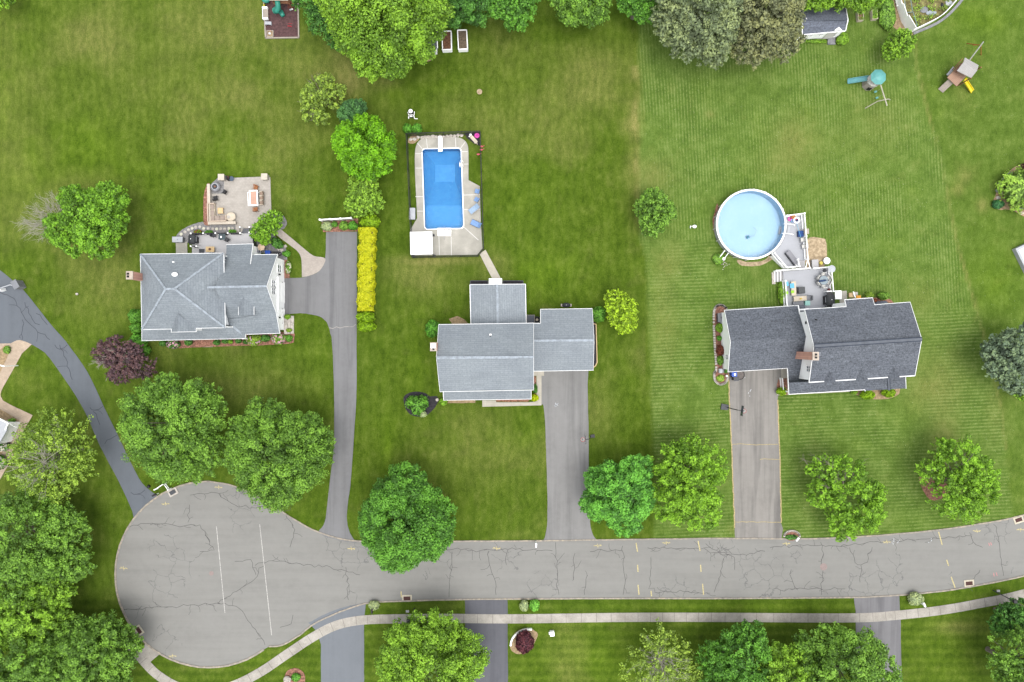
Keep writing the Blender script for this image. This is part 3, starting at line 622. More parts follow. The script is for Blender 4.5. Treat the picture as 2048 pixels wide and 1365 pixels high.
def window(root,c,along,w_,h_,out,louver=False,name='window',label=None):
    """white frame with panes, proud of a wall. c centre on wall, along = unit vector, out = outward unit"""
    fr=MB(); up=Vector((0,0,1)); t=.09
    def bar(cc,wx,hz,dep=.07,off=.03):
        p=cc+out*off; a=p-along*wx/2; b_=p+along*wx/2; vs=[]
        for q_ in (a,b_):
            for dz in (-hz/2,hz/2):
                for dd in (-dep/2,dep/2): vs.append(q_+up*dz+out*dd)
        return vs,[(0,1,3,2),(4,6,7,5),(0,4,5,1),(2,3,7,6),(0,2,6,4),(1,5,7,3)]
    fr.add(*bar(c+up*h_/2,w_+t,t)); fr.add(*bar(c-up*h_/2,w_+t*2,t,.1)); fr.add(*bar(c,w_,.05))
    fr.add(*bar(c-along*w_/2,t,h_)); fr.add(*bar(c+along*w_/2,t,h_)); fr.add(*bar(c,.045,h_))
    f=build(fr,name,M['white'],root,label); g=MB(); g.add(*bar(c,w_,h_,.03,.012)); build(g,'pane',M['glass'],f); return f
def door(root,c,along,w_,h_,out,mat,name='door'):
    mb=MB(); o_=out*.05
    a=c-along*w_/2; b_=c+along*w_/2; up=Vector((0,0,1))
    vs=[a,b_,b_+up*h_,a+up*h_]; vs=vs+[v+o_ for v in vs]
    mb.add(vs,[(3,2,1,0),(4,5,6,7),(0,1,5,4),(1,2,6,5),(2,3,7,6),(3,0,4,7)])
    for k_ in range(4):
        z_=h_*(k_+.5)/4; aa=c-along*(w_/2-.12)+up*(z_-.1*h_)+out*.06; bb_=c+along*(w_/2-.12)+up*(z_-.1*h_)+out*.06
        mb.beam(aa,bb_,.02,.05)
    d_=build(mb,name,mat,root); h=MB(); h.ell(tuple(c+along*(w_/2-.1)+up*1.0+out*.09),.05,.05,.05,8,5); build(h,'handle',M['dkgrey'],d_)
def chimney(root,x0,x1,y0,y1,z0,z1,flues,cap=None):
    mb=MB(); mb.box(((x0+x1)/2,(y0+y1)/2,(z0+z1)/2),(x1-x0,y1-y0,z1-z0)); 
    c=build(mb,'chimney',M['brick'],root)
    k=MB(); k.box(((x0+x1)/2,(y0+y1)/2,z1+.05),(x1-x0+.08,y1-y0+.08,.1)); build(k,'cap',M['brickcap'],c)
    f=MB()
    for fx,fy in flues: f.box((fx,fy,z1+.16),(.2,.2,.13))
    if flues: build(f,'flue',M['flue'],c)
    return c
XA=Vector((1,0,0)); YA=Vector((0,1,0))
# ---- middle house
B=thing('house','pale grey shingled house with garage and sunroom wings facing the black fenced pool','house',975,715)
ze,zr=5.2,7.9
tl,tr,br_,bl=P(877.5,650,ze),P(1067,647,ze),P(1067,779.5,ze),P(880,783,ze); rl,rr=P(873,716,zr),P(1067,714.5,zr)
mr=[(877.5,650,ze),(1067,647,ze),(1067,714.5,zr)]; ms=[(880,783,ze),(1067,779.5,ze),(1067,714.5,zr)]
sh_=M['roofB']
roofs(B,'roof',[([(877.5,650),(1067,647),(1067,714.5),(873,716)],mr),([(873,716),(1067,714.5),(1067,779.5),(880,783)],ms)],sh_)
mb=MB(); mb.beam(rl+Vector((0,0,.02)),rr+Vector((0,0,.02)),.28,.08); build(mb,'ridge_cap',M['ridge'],B)
fascia(B,[((877,649.5,ze),(1067,646.5,ze)),((880,784,ze),(1067,780.5,ze))]); fascia(B,[((877.3,650,ze),(872.8,716,zr)),((872.8,716,zr),(879.8,783,ze)),((1067.3,647,ze),(1067.3,714.5,zr)),((1067.3,714.5,zr),(1067.3,780,ze))],.035,.16,None,'rake_board')
q=rect_in([tl,tr,br_,bl],.3); walls(B,q,0,ze-.1,M['siding'])
for s_,(a,b_,pk) in ((1,(q[0],q[3],rl)),(-1,(q[1],q[2],rr))):
    a=Vector((a.x,a.y,ze-.09)); b2=Vector((b_.x,b_.y,ze-.09)); gable(B,a,b2,Vector(((a.x+b2.x)/2,(a.y+b2.y)/2,zr-.25)),M['siding'],.1,Vector((s_,0,0)))
for k_ in range(5):
    for zz in (1.4,4.1): window(B,Vector((q[3].x+1.2+k_*2.0,q[3].y-.0,zz)),XA,.9,1.35,-YA)
    if k_ in (0,): window(B,Vector((q[0].x+1.2+k_*2.0,q[0].y,4.1)),XA,.9,1.35,YA)
for yy in (-3.5,2.2): window(B,Vector((q[0].x,(q[0].y+q[3].y)/2+yy*.8,4.1)),YA,.8,1.3,-XA)
# front porch roof
pt=3.5
roofs(B,'porch_roof',[([(886.5,783),(1062,780.5),(1062,798),(887.5,800.5)],[(886.5,783,pt),(1062,780.5,pt),(1062,798,2.75)])],sh_,.12)
fascia(B,[((887.5,801,2.75),(1062.3,798.6,2.75))]); fascia(B,[((886.3,783,pt),(887.3,801,2.75)),((1062.3,781,pt),(1062.3,798.5,2.75))],.06,.14,None,'rake_board')
for x in (890,935,985,1030,1059): p=P(x,797,2.6); mb=MB(); mb.box((p.x,p.y,1.3),(.14,.14,2.6)); build(mb,'porch_post',M['white'],B)
p=P(1020,781,0); door(B,Vector((0,q[3].y-.01,.1)),XA,.95,2.05,-YA,M['red'])
# garage wing
ge,gr=3.0,5.1
gn=[(1082,619.5,ge),(1184,618,ge),(1188,681,gr)]; gs=[(1067,742,ge),(1186,740,ge),(1188,681,gr)]
roofs(B,'garage_roof',[([(1067.5,647),(1081.5,647),(1081,620),(1184,618),(1188,681),(1067.5,682)],gn),([(1067.5,682),(1188,681),(1186,740.5),(1067.5,742.5)],gs)],sh_)
fascia(B,[((1081,619,ge),(1184.3,617.5,ge)),((1067.5,743,ge),(1186.3,741,ge))]); 
pgn=PL(*gn); a_=onplane(1081,647,pgn); b2=onplane(1081,620,pgn)
fascia(B,[((1184.4,618,ge),(1188.3,681,gr)),((1188.3,681,gr),(1186.4,741,ge))],.035,.16,None,'rake_board')
beams(B,'rake_board',M['trim'],[(a_,b2,.05,.14),(onplane(1067.5,647,pgn),a_,.05,.12)])
mb=MB(); mb.beam(P(1068,682,gr)+Vector((0,0,.02)),P(1188,681,gr)+Vector((0,0,.02)),.26,.07); build(mb,'ridge_cap',M['ridge'],B)
g=[P(1081,619.5,ge),P(1184,618,ge),P(1186,740.5,ge),P(1067.5,742.5,ge)]; gq=rect_in(g,.3); gq[0]=Vector((P(1084,0,ge).x,gq[0].y,0)); gq[3]=Vector((P(1060,0,ge).x,gq[3].y,0)); gq.insert(1,Vector((gq[0].x,gq[0].y,0))); gq=[Vector((P(1060,0,ge).x,P(0,651,ge).y,0)),Vector((gq[0].x,P(0,651,ge).y,0)),gq[0],gq[2],gq[3],gq[4]]
walls(B,gq,0,ge-.1,M['siding'])
a=gq[3];b_=gq[4]; gable(B,Vector((a.x,a.y,ge-.09)),Vector((b_.x,b_.y,ge-.09)),Vector(((a.x+b_.x)/2,(a.y+b_.y)/2,gr-.25)),M['siding'],.1,-XA)
gy=gq[4].y
for x in (1102,1152): door(B,Vector((P(x,0,0).x,gy,.03)),XA,2.5,2.15,-YA,M['white'],'garage_door')
window(B,Vector((gq[3].x,(gq[3].y+gq[4].y)/2,1.5)),YA,.9,1.1,XA)
# sunroom wing
se,sr=2.7,3.9
sw_=[(940,570,se),(942,647,se),(994,569.5,sr)]; sE=[(1050,569,se),(1052,646,se),(994,569.5,sr)]
roofs(B,'sunroom_roof',[([(940,570),(994.3,569.5),(995.5,650),(942,650)],sw_),([(994.3,569.5),(1050.5,569),(1052,649),(995.5,650)],sE)],sh_,.12)
fascia(B,[((939.7,570,se),(941.7,649,se)),((1050.9,569,se),(1052.4,648,se))],.07,.15); fascia(B,[((940,569.6,se),(994.3,569.1,sr)),((994.3,569.1,sr),(1050.6,568.6,se))],.05,.16,None,'rake_board')
mb=MB(); mb.beam(P(994.3,570,sr)+Vector((0,0,.02)),P(995.4,647,sr)+Vector((0,0,.02)),.25,.06); build(mb,'ridge_cap',M['ridge'],B)
s4=rect_in([P(940,570,se),P(1050,569,se),P(1052,652,se),P(942,652,se)],.25); walls(B,s4,0,se-.08,M['siding'])
gable(B,Vector((s4[0].x,s4[0].y,se-.1)),Vector((s4[1].x,s4[1].y,se-.1)),Vector(((s4[0].x+s4[1].x)/2,s4[0].y,sr-.2)),M['siding'],.1,-YA)
for k_ in range(3): window(B,Vector((s4[0].x-.0,s4[0].y-1-k_*1.4,1.5)),YA,.9,1.2,-XA); window(B,Vector((s4[1].x,s4[1].y-1-k_*1.4,1.5)),YA,.9,1.2,XA)
door(B,Vector((P(992,0,0).x,s4[0].y,.45)),XA,.95,2.0,YA,M['white'])
e1=PL(*mr); v=onplane(981,670,e1); mb=MB(); mb.box((v.x,v.y,v.z+.06),(.2,.2,.1)); b1=build(mb,'roof_vent',M['white'],B); mb=MB(); mb.cyl(v.x,v.y-.12,v.z+.14,v.z+.24,.07,n=10); build(mb,'vent_pipe',M['flue'],b1)
c=chimney(B,-8.62,-8.0,P(0,702,8.3).y,P(0,686,8.3).y,0,8.2,[(-8.3,P(0,698.5,8.3).y)])
mb=MB(); mb.box((-8.33,P(0,692,8.5).y,8.42),(.48,.5,.05)); mb.box((-8.33,P(0,692,8.5).y,8.35),(.4,.4,.12)); build(mb,'chimney_hood',M['white'],c)
mb=MB(); mb.box((-7.85,P(0,686,0).y-.1,2.2),(.55,1.6,4.4)); build(mb,'chimney_base',M['brick'],c)
# back steps with a mat
T=thing('entry_steps','white steps with a brown mat at the sunroom door of the pale grey house','steps',992,563)
yb=P(0,561,0).y; p=P(991,565)
for k_,(hh) in enumerate((.2,.4,.6)):
    mb=MB(); mb.box((p.x,P(0,571,0).y+.66-.0-.3*k_-.02,hh/2+.03),(1.55,.3,hh)); build(mb,'step',M['white'],T)
mb=MB(); mb.box((p.x,P(0,559.5,0).y,.05),(1.35,.2,.02)); build(mb,'mat',M['wood'],T)
for x0,x1,lb in ((941,976,'low dark planter frame left of the white sunroom steps'),(1006,1046,'low dark planter frame right of the white sunroom steps')):
    T=thing('planter',lb,'planter',(x0+x1)/2,568); mb=MB(); a,b_=P(x0,562.5),P(x1,569)
    for q0,q1 in (((a.x,a.y),(b_.x,a.y)),((b_.x,a.y),(b_.x,b_.y)),((b_.x,b_.y),(a.x,b_.y)),((a.x,b_.y),(a.x,a.y))): mb.beam((*q0,.16),(*q1,.16),.08,.32)
    build(mb,'rim',M['dkgrey'],T); mb=MB(); mb.box(((a.x+b_.x)/2,(a.y+b_.y)/2,.1),(abs(b_.x-a.x)-.05,abs(a.y-b_.y)-.05,.16)); build(mb,'earth',M['mulchblack'],T)
# ---- western house
A_=thing('house','blue grey hip roofed house with a brick chimney, white garage gable and back deck','house',425,600)
sa=M['roofA']; e,r=5.3,8.3
L_=(331.5,578.5,r); R_=(349,578,r)
roofs(A_,'roof',[([(281,509),(447,507),(349,578),(331.5,578.5)],[(281,509,e),(447,507,e),(349,578,r)]),
 ([(447,507),(450.5,655.5),(349,578)],[(447,507,e),(450.5,655.5,e),(349,578,r)]),
 ([(450.5,655.5),(284,659),(331.5,578.5),(349,578)],[(450.5,655.5,e),(284,659,e),(349,578,r)]),
 ([(281,509),(331.5,578.5),(284,659)],[(281,509,e),(284,659,e),(331.5,578.5,r)])],sa)
for a,b_ in ((L_,R_),(L_,(281,509,e)),(L_,(284,659,e)),(R_,(447,507,e)),(R_,(450.5,655.5,e))): beams(A_,'ridge_cap',M['ridge'],[(P(*a)+Vector((0,0,.03)),P(*b_)+Vector((0,0,.03)),.22,.05)])
fascia(A_,[((280.6,508.6,e),(447.3,506.6,e)),((447.3,506.6,e),(450.8,656,e)),((284,659.5,e),(343,658.6,e)),((392,657,e),(450.8,656,e)),((280.6,508.6,e),(283.6,659.5,e))])
q=rect_in([P(281,509,e),P(447,507,e),P(450.5,655.5,e),P(284,659,e)],.32); walls(A_,q,0,e-.1,M['siding'])
# entry gable on the front slope
dz=6.6
roofs(A_,'entry_gable_roof',[([(343,664.5),(355,664.2),(355.5,627),(343.4,658)],[(343,664.5,5.2),(355,664.2,dz),(355.5,627,dz)]),([(355,664.2),(392,663.4),(392,657),(355.5,627)],[(355,664.2,dz),(392,663.4,5.2),(355.5,627,dz)])],sa,.1)
fascia(A_,[((343,664.8,5.2),(355,664.5,dz)),((355,664.5,dz),(392,663.8,5.2)),((392.3,657,5.25),(392.3,663.5,5.2)),((342.8,658.5,5.25),(342.8,664.5,5.2))],.05,.14,None,'rake_board')
a=P(346,662,5.0);b_=P(389,661,5.0); walls(A_,[(a.x,a.y),(b_.x,b_.y),(b_.x,b_.y+1),(a.x,a.y+1)],0,5.0,M['siding'],'bay_wall')
gable(A_,Vector((a.x,a.y,5)),Vector((b_.x,b_.y,5)),Vector(((a.x+b_.x)/2,(a.y+b_.y)/2,6.4)),M['siding'],.1,YA)
# porch roof running into the garage front slope
pe,pt=2.55,3.2
roofs(A_,'porch_roof',[([(283.8,681.7),(490.8,677),(490.8,668.3),(470,655),(283.8,659)],[(283.8,681.7,pe),(490.8,677.4,pe),(284,659,pt)])],sa,.12)
fascia(A_,[((283.6,682,pe),(491,677.6,pe)),((491,677.6,pe),(491,668.5,3.0)),((283.6,659,pt),(283.6,682,pe))])
for x in (290,330,385,430,485): p=P(x,677.5,2.5); mb=MB(); mb.box((p.x,p.y,1.22),(.15,.15,2.44)); build(mb,'porch_post',M['white'],A_)
mb=MB(); a,b_=P(288,680,.3),P(486,660,.3); mb.box(((a.x+b_.x)/2,(a.y+b_.y)/2+.4,.16),(b_.x-a.x,abs(a.y-b_.y)+.2,.3)); build(mb,'porch_floor',M['grey'],A_)
# garage wing
wr=6.7; we=3.5; wk=4.3; wf=2.7
wn=[(508,510,we),(555,509.3,we),(533.3,572.8,wr)]; ws=[(548.8,613,4.75),(430,575,wr),(533.3,572.8,wr)]
roofs(A_,'garage_roof',[([(430,575),(449,530),(452,508),(508,510),(555,509.3),(533.3,572.8)],wn),
 ([(430,575),(533.3,572.8),(552,625.5),(451,640),(449,620)],[(430,575,wr),(533.3,572.8,wr),(552,625.5,wk)]),
 ([(451,640),(552,625.5),(559.4,666.6),(490.8,669),(470,657),(451,656)],[(552,625.5,wk),(559.4,666.6,wf),(490.8,669.2,wf)])],sa)
beams(A_,'ridge_cap',M['ridge'],[(P(415,575.3,wr)+Vector((0,0,.03)),P(533.3,572.8,wr)+Vector((0,0,.03)),.24,.06)]); pq=PL((552,625.5,wk),(559.4,666.6,wf),(490.8,669.2,wf)); beams(A_,'ridge_cap',M['ridge'],[(onplane(460,648,pq)+Vector((0,0,.03)),onplane(487,671,pq)+Vector((0,0,.03)),.22,.05)])
fascia(A_,[((508,509.6,we),(555.3,509,we)),((491,669.4,wf),(559.6,667,wf))]); fascia(A_,[((555.4,509,we),(533.7,572.8,wr)),((533.7,572.8,wr),(552.4,625.5,wk)),((552.4,625.5,wk),(559.8,667,wf))],.045,.18,None,'rake_board')
wx=P(553.5,0,we).x-.28; y0=P(0,512,we).y-.1; yk=P(0,625.5,wk).y; y1=P(0,664,wf).y
walls(A_,[(-34.5,y0),(wx,y0),(wx,yk),(-34.5,yk)],0,we-.12,M['siding'])
walls(A_,[(P(494,0,wf).x,yk),(wx,yk),(wx,y1+.25),(P(494,0,wf).x,y1+.25)],0,wf-.15,M['siding'])
yp=P(0,572.8,wr).y
mb=MB(); pr=[(y0,we-.15),(yp,wr-.22),(yk,wk-.15),(y1+.25,wf-.17),(y1+.25,wf-.4),(y0,we-.4)]
vs=[(wx+.014,a,b_) for a,b_ in pr]+[(wx-.12,a,b_) for a,b_ in pr]; k_=len(pr); mb.add(vs,[tuple(range(k_-1,-1,-1)),tuple(range(k_,2*k_))]+[(i,(i+1)%k_,k_+(i+1)%k_,k_+i) for i in range(k_)]); build(mb,'gable_wall',M['siding'],A_)
def wallx(px_,py_,wx_):  # point on the east wall x=wx_ seen at pixel
    f=wx_*S/(px_-CX); z=H-f*H; return Vector((wx_,-(py_-CY)*f/S,z))
for px_,py_ in ((546.5,568),(546.5,582)): window(A_,wallx(px_,py_,wx),YA,.85,1.1,XA)
window(A_,wallx(558,538,wx),YA,.85,1.2,XA)
# band board and garage doors below
a,b_=wallx(562,556,wx),wallx(562,640,wx); mb=MB(); mb.box((wx+.1,(a.y+b_.y)/2,2.55),(.16,abs(a.y-b_.y),.12)); build(mb,'band_board',M['white'],A_)
for yy in (.55,-2.55): door(A_,Vector((wx,yp-.2+yy-.6,.04)),YA,2.5,2.15,XA,M['white'],'garage_door')
for py_ in (551,636):
    mb=MB(); v=wallx(563,py_,wx); mb.box((wx+.1,v.y,2.0),(.16,.16,.3)); build(mb,'wall_lantern',M['black'],A_)
# rear bump-out
be=2.8
bp=[(453,490,be),(506.4,488.5,be),(501,527,4.35)]
roofs(A_,'rear_roof',[([(453,490),(506.4,488.5),(501,529),(452,529)],bp)],sa,.12)
fascia(A_,[((452.7,489.6,be),(506.7,488.1,be))]); pb=PL(*bp); mb=MB(); mb.beam(onplane(506.7,488.3,pb),onplane(501.3,529,pb),.06,.16); build(mb,'rake_board',M['trim'],A_)
x1=P(506,0,be).x-.1; y2=P(0,491,be).y; walls(A_,[(P(455,0,be).x,y2),(x1,y2),(x1,y0-.05),(P(455,0,be).x,y0-.05)],0,be-.15,M['siding'])
mb=MB(); vs=[(x1,y2,be-.2),(x1,y0-1.0,be-.2),(x1,y0-1.0,4.2)]; vs+= [(v[0]-.12,v[1],v[2]) for v in vs]; mb.add(vs,[(0,1,2),(5,4,3),(0,3,4,1),(1,4,5,2),(2,5,3,0)]); build(mb,'gable_wall',M['siding'],A_)
mb=MB(); mb.box((x1+.12,y2-.5,1.1),(.2,.25,.4)); build(mb,'meter_box',M['grey'],A_)
# garage dormer
dr_=(486.5,588.5,6.1)
roofs(A_,'dormer_roof',[([(477,631),(486.5,631.2),(486.5,588.5),(477,603)],[(477,631,4.9),(486.5,631.2,5.75),(486.5,588.5,5.75)]),([(486.5,631.2),(507.5,630.3),(507.5,604),(486.5,588.5)],[(486.5,631.2,5.75),(507.5,630.3,4.9),(486.5,588.5,5.75)])],sa,.09)
fascia(A_,[((507.7,603,4.9),(507.7,630.5,4.9)),((476.8,603,4.9),(476.8,631,4.9))],.05,.12,None,'rake_board')
a=P(479.5,628.5,4.8);b_=P(505,628,4.8); walls(A_,[(a.x,a.y),(b_.x,b_.y),(b_.x,b_.y+1.9),(a.x,a.y+1.9)],3.4,4.82,M['siding'],'dormer_wall')
gable(A_,Vector((a.x,a.y,4.8)),Vector((b_.x,b_.y,4.8)),Vector(((a.x+b_.x)/2,a.y,5.6)),M['siding'],.1,YA); window(A_,Vector(((a.x+b_.x)/2,a.y,4.3)),XA,.7,.8,-YA)
# attic vent, stack, chimney
pl=PL((281,509,e),(447,507,e),(349,578,r)); v=onplane(350.5,549.5,pl); mb=MB(); mb.ell((v.x,v.y,v.z+.12),.34,.24,.16,16,8); build(mb,'roof_vent',M['white'],A_,None,True)
v=onplane(349,525,pl); mb=MB(); mb.cyl(v.x,v.y,v.z-.1,v.z+.35,.08,n=10); build(mb,'vent_pipe',M['white'],A_)
chimney(A_,-41.2,-40.55,P(0,558.5,7.5).y,P(0,543.5,7.5).y,0,7.45,[(-41.0,P(0,548,7.6).y),(-41.0,P(0,553.5,7.6).y)])
for k_ in range(6): 
    for zz in (1.5,4.2): window(A_,Vector((q[3].x+1+k_*1.5,q[3].y,zz)),XA,.8,1.3,-YA) if k_ not in (2,3) else None
for k_ in range(3): window(A_,Vector((q[0].x,q[0].y-1.2-k_*2.5,4.1)),YA,.8,1.3,-XA); window(A_,Vector((q[0].x+1.5+k_*2.6,q[0].y,4.1)),XA,.9,1.3,YA)
door(A_,Vector((P(408,0,0).x,q[3].y,.32)),XA,.95,2.05,-YA,M['dkgrey']); window(A_,Vector((q[1].x,P(0,512,e).y-.3,4.3)),YA,.8,1.1,XA)
# ---- eastern house
Cc=thing('house','charcoal shingled house with a white gable wall, long front porch and decks behind','house',1650,690)
sc=M['roofC']; e,r=5.2,7.3
TL,TR,BR,BL=(1609.3,619.5,e),(1819.7,605,e),(1829.4,751.7,e),(1618.2,765,e); RL,RR=(1627.9,692.5,r),(1843,678.7,r)
mn=[TL,TR,RR]; ms=[BL,BR,RR]
roofs(Cc,'roof',[([(1609.3,619.5),(1692.3,614.2),(1689,600.2),(1744.7,596.2),(1748.8,610.2),(1819.7,605),(1843,678.7),(1627.9,692.5)],mn),
 ([(1627.9,692.5),(1843,678.7),(1829.4,751.7),(1618.2,765)],ms)],sc)
mb=MB(); u=Vector((0,0,.1)); mb.beam(P(*RL)+u,P(*RR)+u,.27,.06); build(mb,'ridge_cap',pm('ridge_vent_cap',C(107,112,121),.85,.1),Cc)
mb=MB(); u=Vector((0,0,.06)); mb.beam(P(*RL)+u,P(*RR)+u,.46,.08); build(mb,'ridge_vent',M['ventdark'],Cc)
pn_=PL(*mn); w1=[onplane(x,y,pn_) for x,y in ((1692.5,614.2),(1689.2,600),(1744.9,596),(1749,610))]
d_=Vector((0,0,.05)); beams(Cc,'gutter',M['trim'],[(w1[0]-d_,w1[1]-d_,.05,.14),(w1[1]-d_,w1[2]-d_,.06,.14),(w1[2]-d_,w1[3]-d_,.04,.14)])
fascia(Cc,[((1609.2,619,e),(1692.3,613.8,e)),((1748.8,609.8,e),(1819.9,604.6,e))])
def fr(t,dy=0):  # along the front eave
    return (1618.2+(1829.4-1618.2)*t,765.2+(751.7-765)*t+dy,e)
fascia(Cc,[(fr(0),fr(.14)),(fr(.25),fr(.44)),(fr(.555),fr(.745)),(fr(.855),fr(1))],.1,.22)
fascia(Cc,[((1609,619.3,e),(1627.6,692.5,r)),((1627.6,692.5,r),(1618,765.3,e)),((1820,604.8,e),(1843.3,678.7,r)),((1843.3,678.7,r),(1829.7,752,e))],.045,.18,None,'rake_board')
q=rect_in([P(*TL),P(*TR),P(*BR),P(*BL)],.22); walls(Cc,q,0,e-.1,M['siding'])
ax=(P(*TR)-P(*TL)); ax.z=0; ax.normalize(); nx_=Vector((-ax.y,ax.x,0))
for s_,(a,b_,pk) in ((1,(q[0],q[3],P(*RL))),(-1,(q[1],q[2],P(*RR)))):
    a=Vector((a.x,a.y,e-.09)); b2=Vector((b_.x,b_.y,e-.09)); m2=(a+b2)/2; pk2=Vector((m2.x,m2.y,r-.2)); gable(Cc,a,b2,pk2,M['siding'],.1,ax*s_)
w1=[inset(P(x,y,4.9),P(1720,680,4.9),.25) for x,y in ((1690,601),(1744,597.5))]; walls(Cc,[w1[0],w1[1],w1[1]-nx_*1.2,w1[0]-nx_*1.2],0,4.7,M['siding'])
# eyebrow gables breaking the front gutter
psl=PL(*ms); sn=((psl[1]-psl[0]).cross(psl[2]-psl[0])).normalized(); 
for tc in (.195,.497,.8):
    x,y,_=fr(tc); a=P(x-12.5,y+.5,e-.02); b_=P(x+12.5,y-1.0,e-.02); mid=(a+b_)/2+Vector((0,0,.62)); top=onplane(x+1,y-50,psl)
    inw=Vector((top.x-mid.x,top.y-mid.y,0)); Lr=inw.length; top=Vector((mid.x+inw.x*.72,mid.y+inw.y*.72,mid.z+.05))
    mb=MB(); f_=Vector((0,-.14,0)); mb.slab([a+f_,mid+f_,top,a+inw*.02],.1); mb.slab([mid+f_,b_+f_,b_+inw*.02,top],.1); build(mb,'eyebrow_roof',sc,Cc)
    gable(Cc,a+Vector((0,0,-.05)),b_+Vector((0,0,-.05)),mid+Vector((0,0,-.1)),M['siding'],.1,YA); mb=MB(); mb.box(((a.x+b_.x)/2,(a.y+b_.y)/2-.04+.25,4.2),(1.2,.06,1.3),math.atan2(ax.y,ax.x)); build(mb,'upper_window',M['glass'],Cc)
# garage wing
ge,gr=2.7,4.6
gn=[(1449,621.3,ge),(1598,611.8,ge),(1461,683.2,gr)]; gs=[(1456.3,743.8,ge),(1574.7,736.6,ge),(1461,683.2,gr)]
roofs(Cc,'garage_roof',[([(1449,621.3),(1595.6,611.8),(1598.8,628.7),(1612,628),(1622,673),(1461,683.2)],gn),([(1461,683.2),(1622,673),(1622,765),(1577,767),(1574.7,736.4),(1456.3,743.8)],gs)],sc)
fascia(Cc,[((1448.8,620.9,ge),(1595.8,611.4,ge)),((1456.3,744.4,ge),(1574.7,737,ge))]); fascia(Cc,[((1448.7,621,ge),(1460.7,683.2,gr)),((1460.7,683.2,gr),(1456,744.3,ge))],.045,.18,None,'rake_board')
pg=PL(*gn); v=[onplane(x,y,pg)+Vector((0,0,.02)) for x,y in ((1595.8,611.5),(1599,628.9),(1605,628.4))]; beams(Cc,'rake_board',M['white'],[(v[0],v[1],.09,.16),(v[1],v[2],.09,.16)])
roofs(Cc,'step_roof',[([(1596,611),(1610,610.2),(1613,632),(1600,632)],[(1596,611,2.45),(1610,610.2,2.45),(1600,632,2.75)])],sc,.1)
g=rect_in([P(1449,621.3,ge),P(1596,611.8,ge),P(1574.7,736.4,ge),P(1456.3,743.8,ge)],.2); g[1]=P(1618,612,ge)-nx_*.3; g[2]=P(1620,734,ge)+nx_*.3; walls(Cc,[Vector((v.x,v.y,0)) for v in g],0,ge-.1,M['siding'])
a=Vector((g[0].x,g[0].y,ge-.09)); b_=Vector((g[3].x,g[3].y,ge-.09)); gable(Cc,a,b_,Vector(((a.x+b_.x)/2,(a.y+b_.y)/2,gr-.2)),M['siding'],.1,ax)
m2=g[3]+ax*2.3; door(Cc,Vector((m2.x,m2.y,.03)),ax,2.5,2.1,-nx_,M['white'],'garage_door'); m2=g[3]+ax*5.1; door(Cc,Vector((m2.x,m2.y,.03)),ax,2.4,2.1,-nx_,M['white'],'garage_door')
v=g[0].lerp(g[3],.78); window(Cc,Vector((v.x,v.y,2.0)),(g[3]-g[0]).normalized(),.6,.9,-ax,name='vent_window')
# front porch roof
pe,pt=2.6,3.5
pp=[(1578,788.6,pe),(1729.4,779.6,pe),(1577,766,pt)]
roofs(Cc,'porch_roof',[([(1576.6,766),(1810.8,753),(1811.8,777.2),(1730,782.2),(1729.4,779.6),(1578,788.6)],pp)],sc,.12)
ppl=PL(*pp); o=lambda x,y: onplane(x,y,ppl)-Vector((0,0,.05))
beams(Cc,'gutter',M['trim'],[(o(1577.8,789),o(1729.6,780),.06,.15),(o(1729.8,780),o(1730.2,782.6),.05,.15),(o(1574.9,737),o(1576.4,766),.05,.15),(o(1576.4,766),o(1577.8,789),.05,.15),(o(1811,753.4),o(1812,777.4),.05,.15)])
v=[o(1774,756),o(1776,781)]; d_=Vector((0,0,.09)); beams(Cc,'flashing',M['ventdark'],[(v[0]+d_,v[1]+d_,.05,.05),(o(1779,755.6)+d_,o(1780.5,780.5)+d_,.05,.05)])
mb=MB(); mb.beam(o(1776.7,756)+d_,o(1778.3,780.5)+d_,.26,.04); build(mb,'valley_cap',pm('ridge_vent_cap',C(107,112,121)),Cc)
for x,y in ((1582,786),(1620,784),(1660,781.5),(1700,779),(1727,777.5)): v=P(x,y-1,2.4); mb=MB(); mb.box((v.x,v.y,1.22),(.14,.14,2.44)); build(mb,'porch_post',M['white'],Cc)
a,b_=P(1733,777,2.5),P(1806,772.5,2.5); walls(Cc,[(a.x,a.y),(b_.x,b_.y),(b_.x,b_.y+1.5),(a.x,a.y+1.5)],0,2.5,M['siding'],'bay_wall')
mb=MB(); a,b_=P(1565,757,1.0),P(1567,780,1.0); 
for z_ in (.25,1.0): mb.beam((a.x,a.y,z_),(b_.x,b_.y,z_),.06,.08)
for k_ in range(14): v=a.lerp(b_,k_/13); mb.beam((v.x,v.y,.1),(v.x,v.y,1.0),.035,.035)
build(mb,'porch_railing',M['white'],Cc)
for k_ in range(5): 
    v=q[3]+ax*(1.3+k_*2.3); window(Cc,Vector((v.x,v.y,4.1)),ax,.85,1.2,-nx_) if k_ in (0,2,4) else None; v=q[0]+ax*(1.3+k_*2.3); window(Cc,Vector((v.x,v.y,4.1)),ax,.85,1.2,nx_) if k_ in(0,3,4) else None; v=q[3]+ax*(1.3+k_*2.3); window(Cc,Vector((v.x,v.y,1.5)),ax,.85,1.3,-nx_)
    if k_<3: v=q[1]-nx_*(1.2+k_*2.4); window(Cc,Vector((v.x,v.y,4.1)),nx_,.85,1.2,ax); window(Cc,Vector((v.x,v.y,1.5)),nx_,.85,1.2,ax)
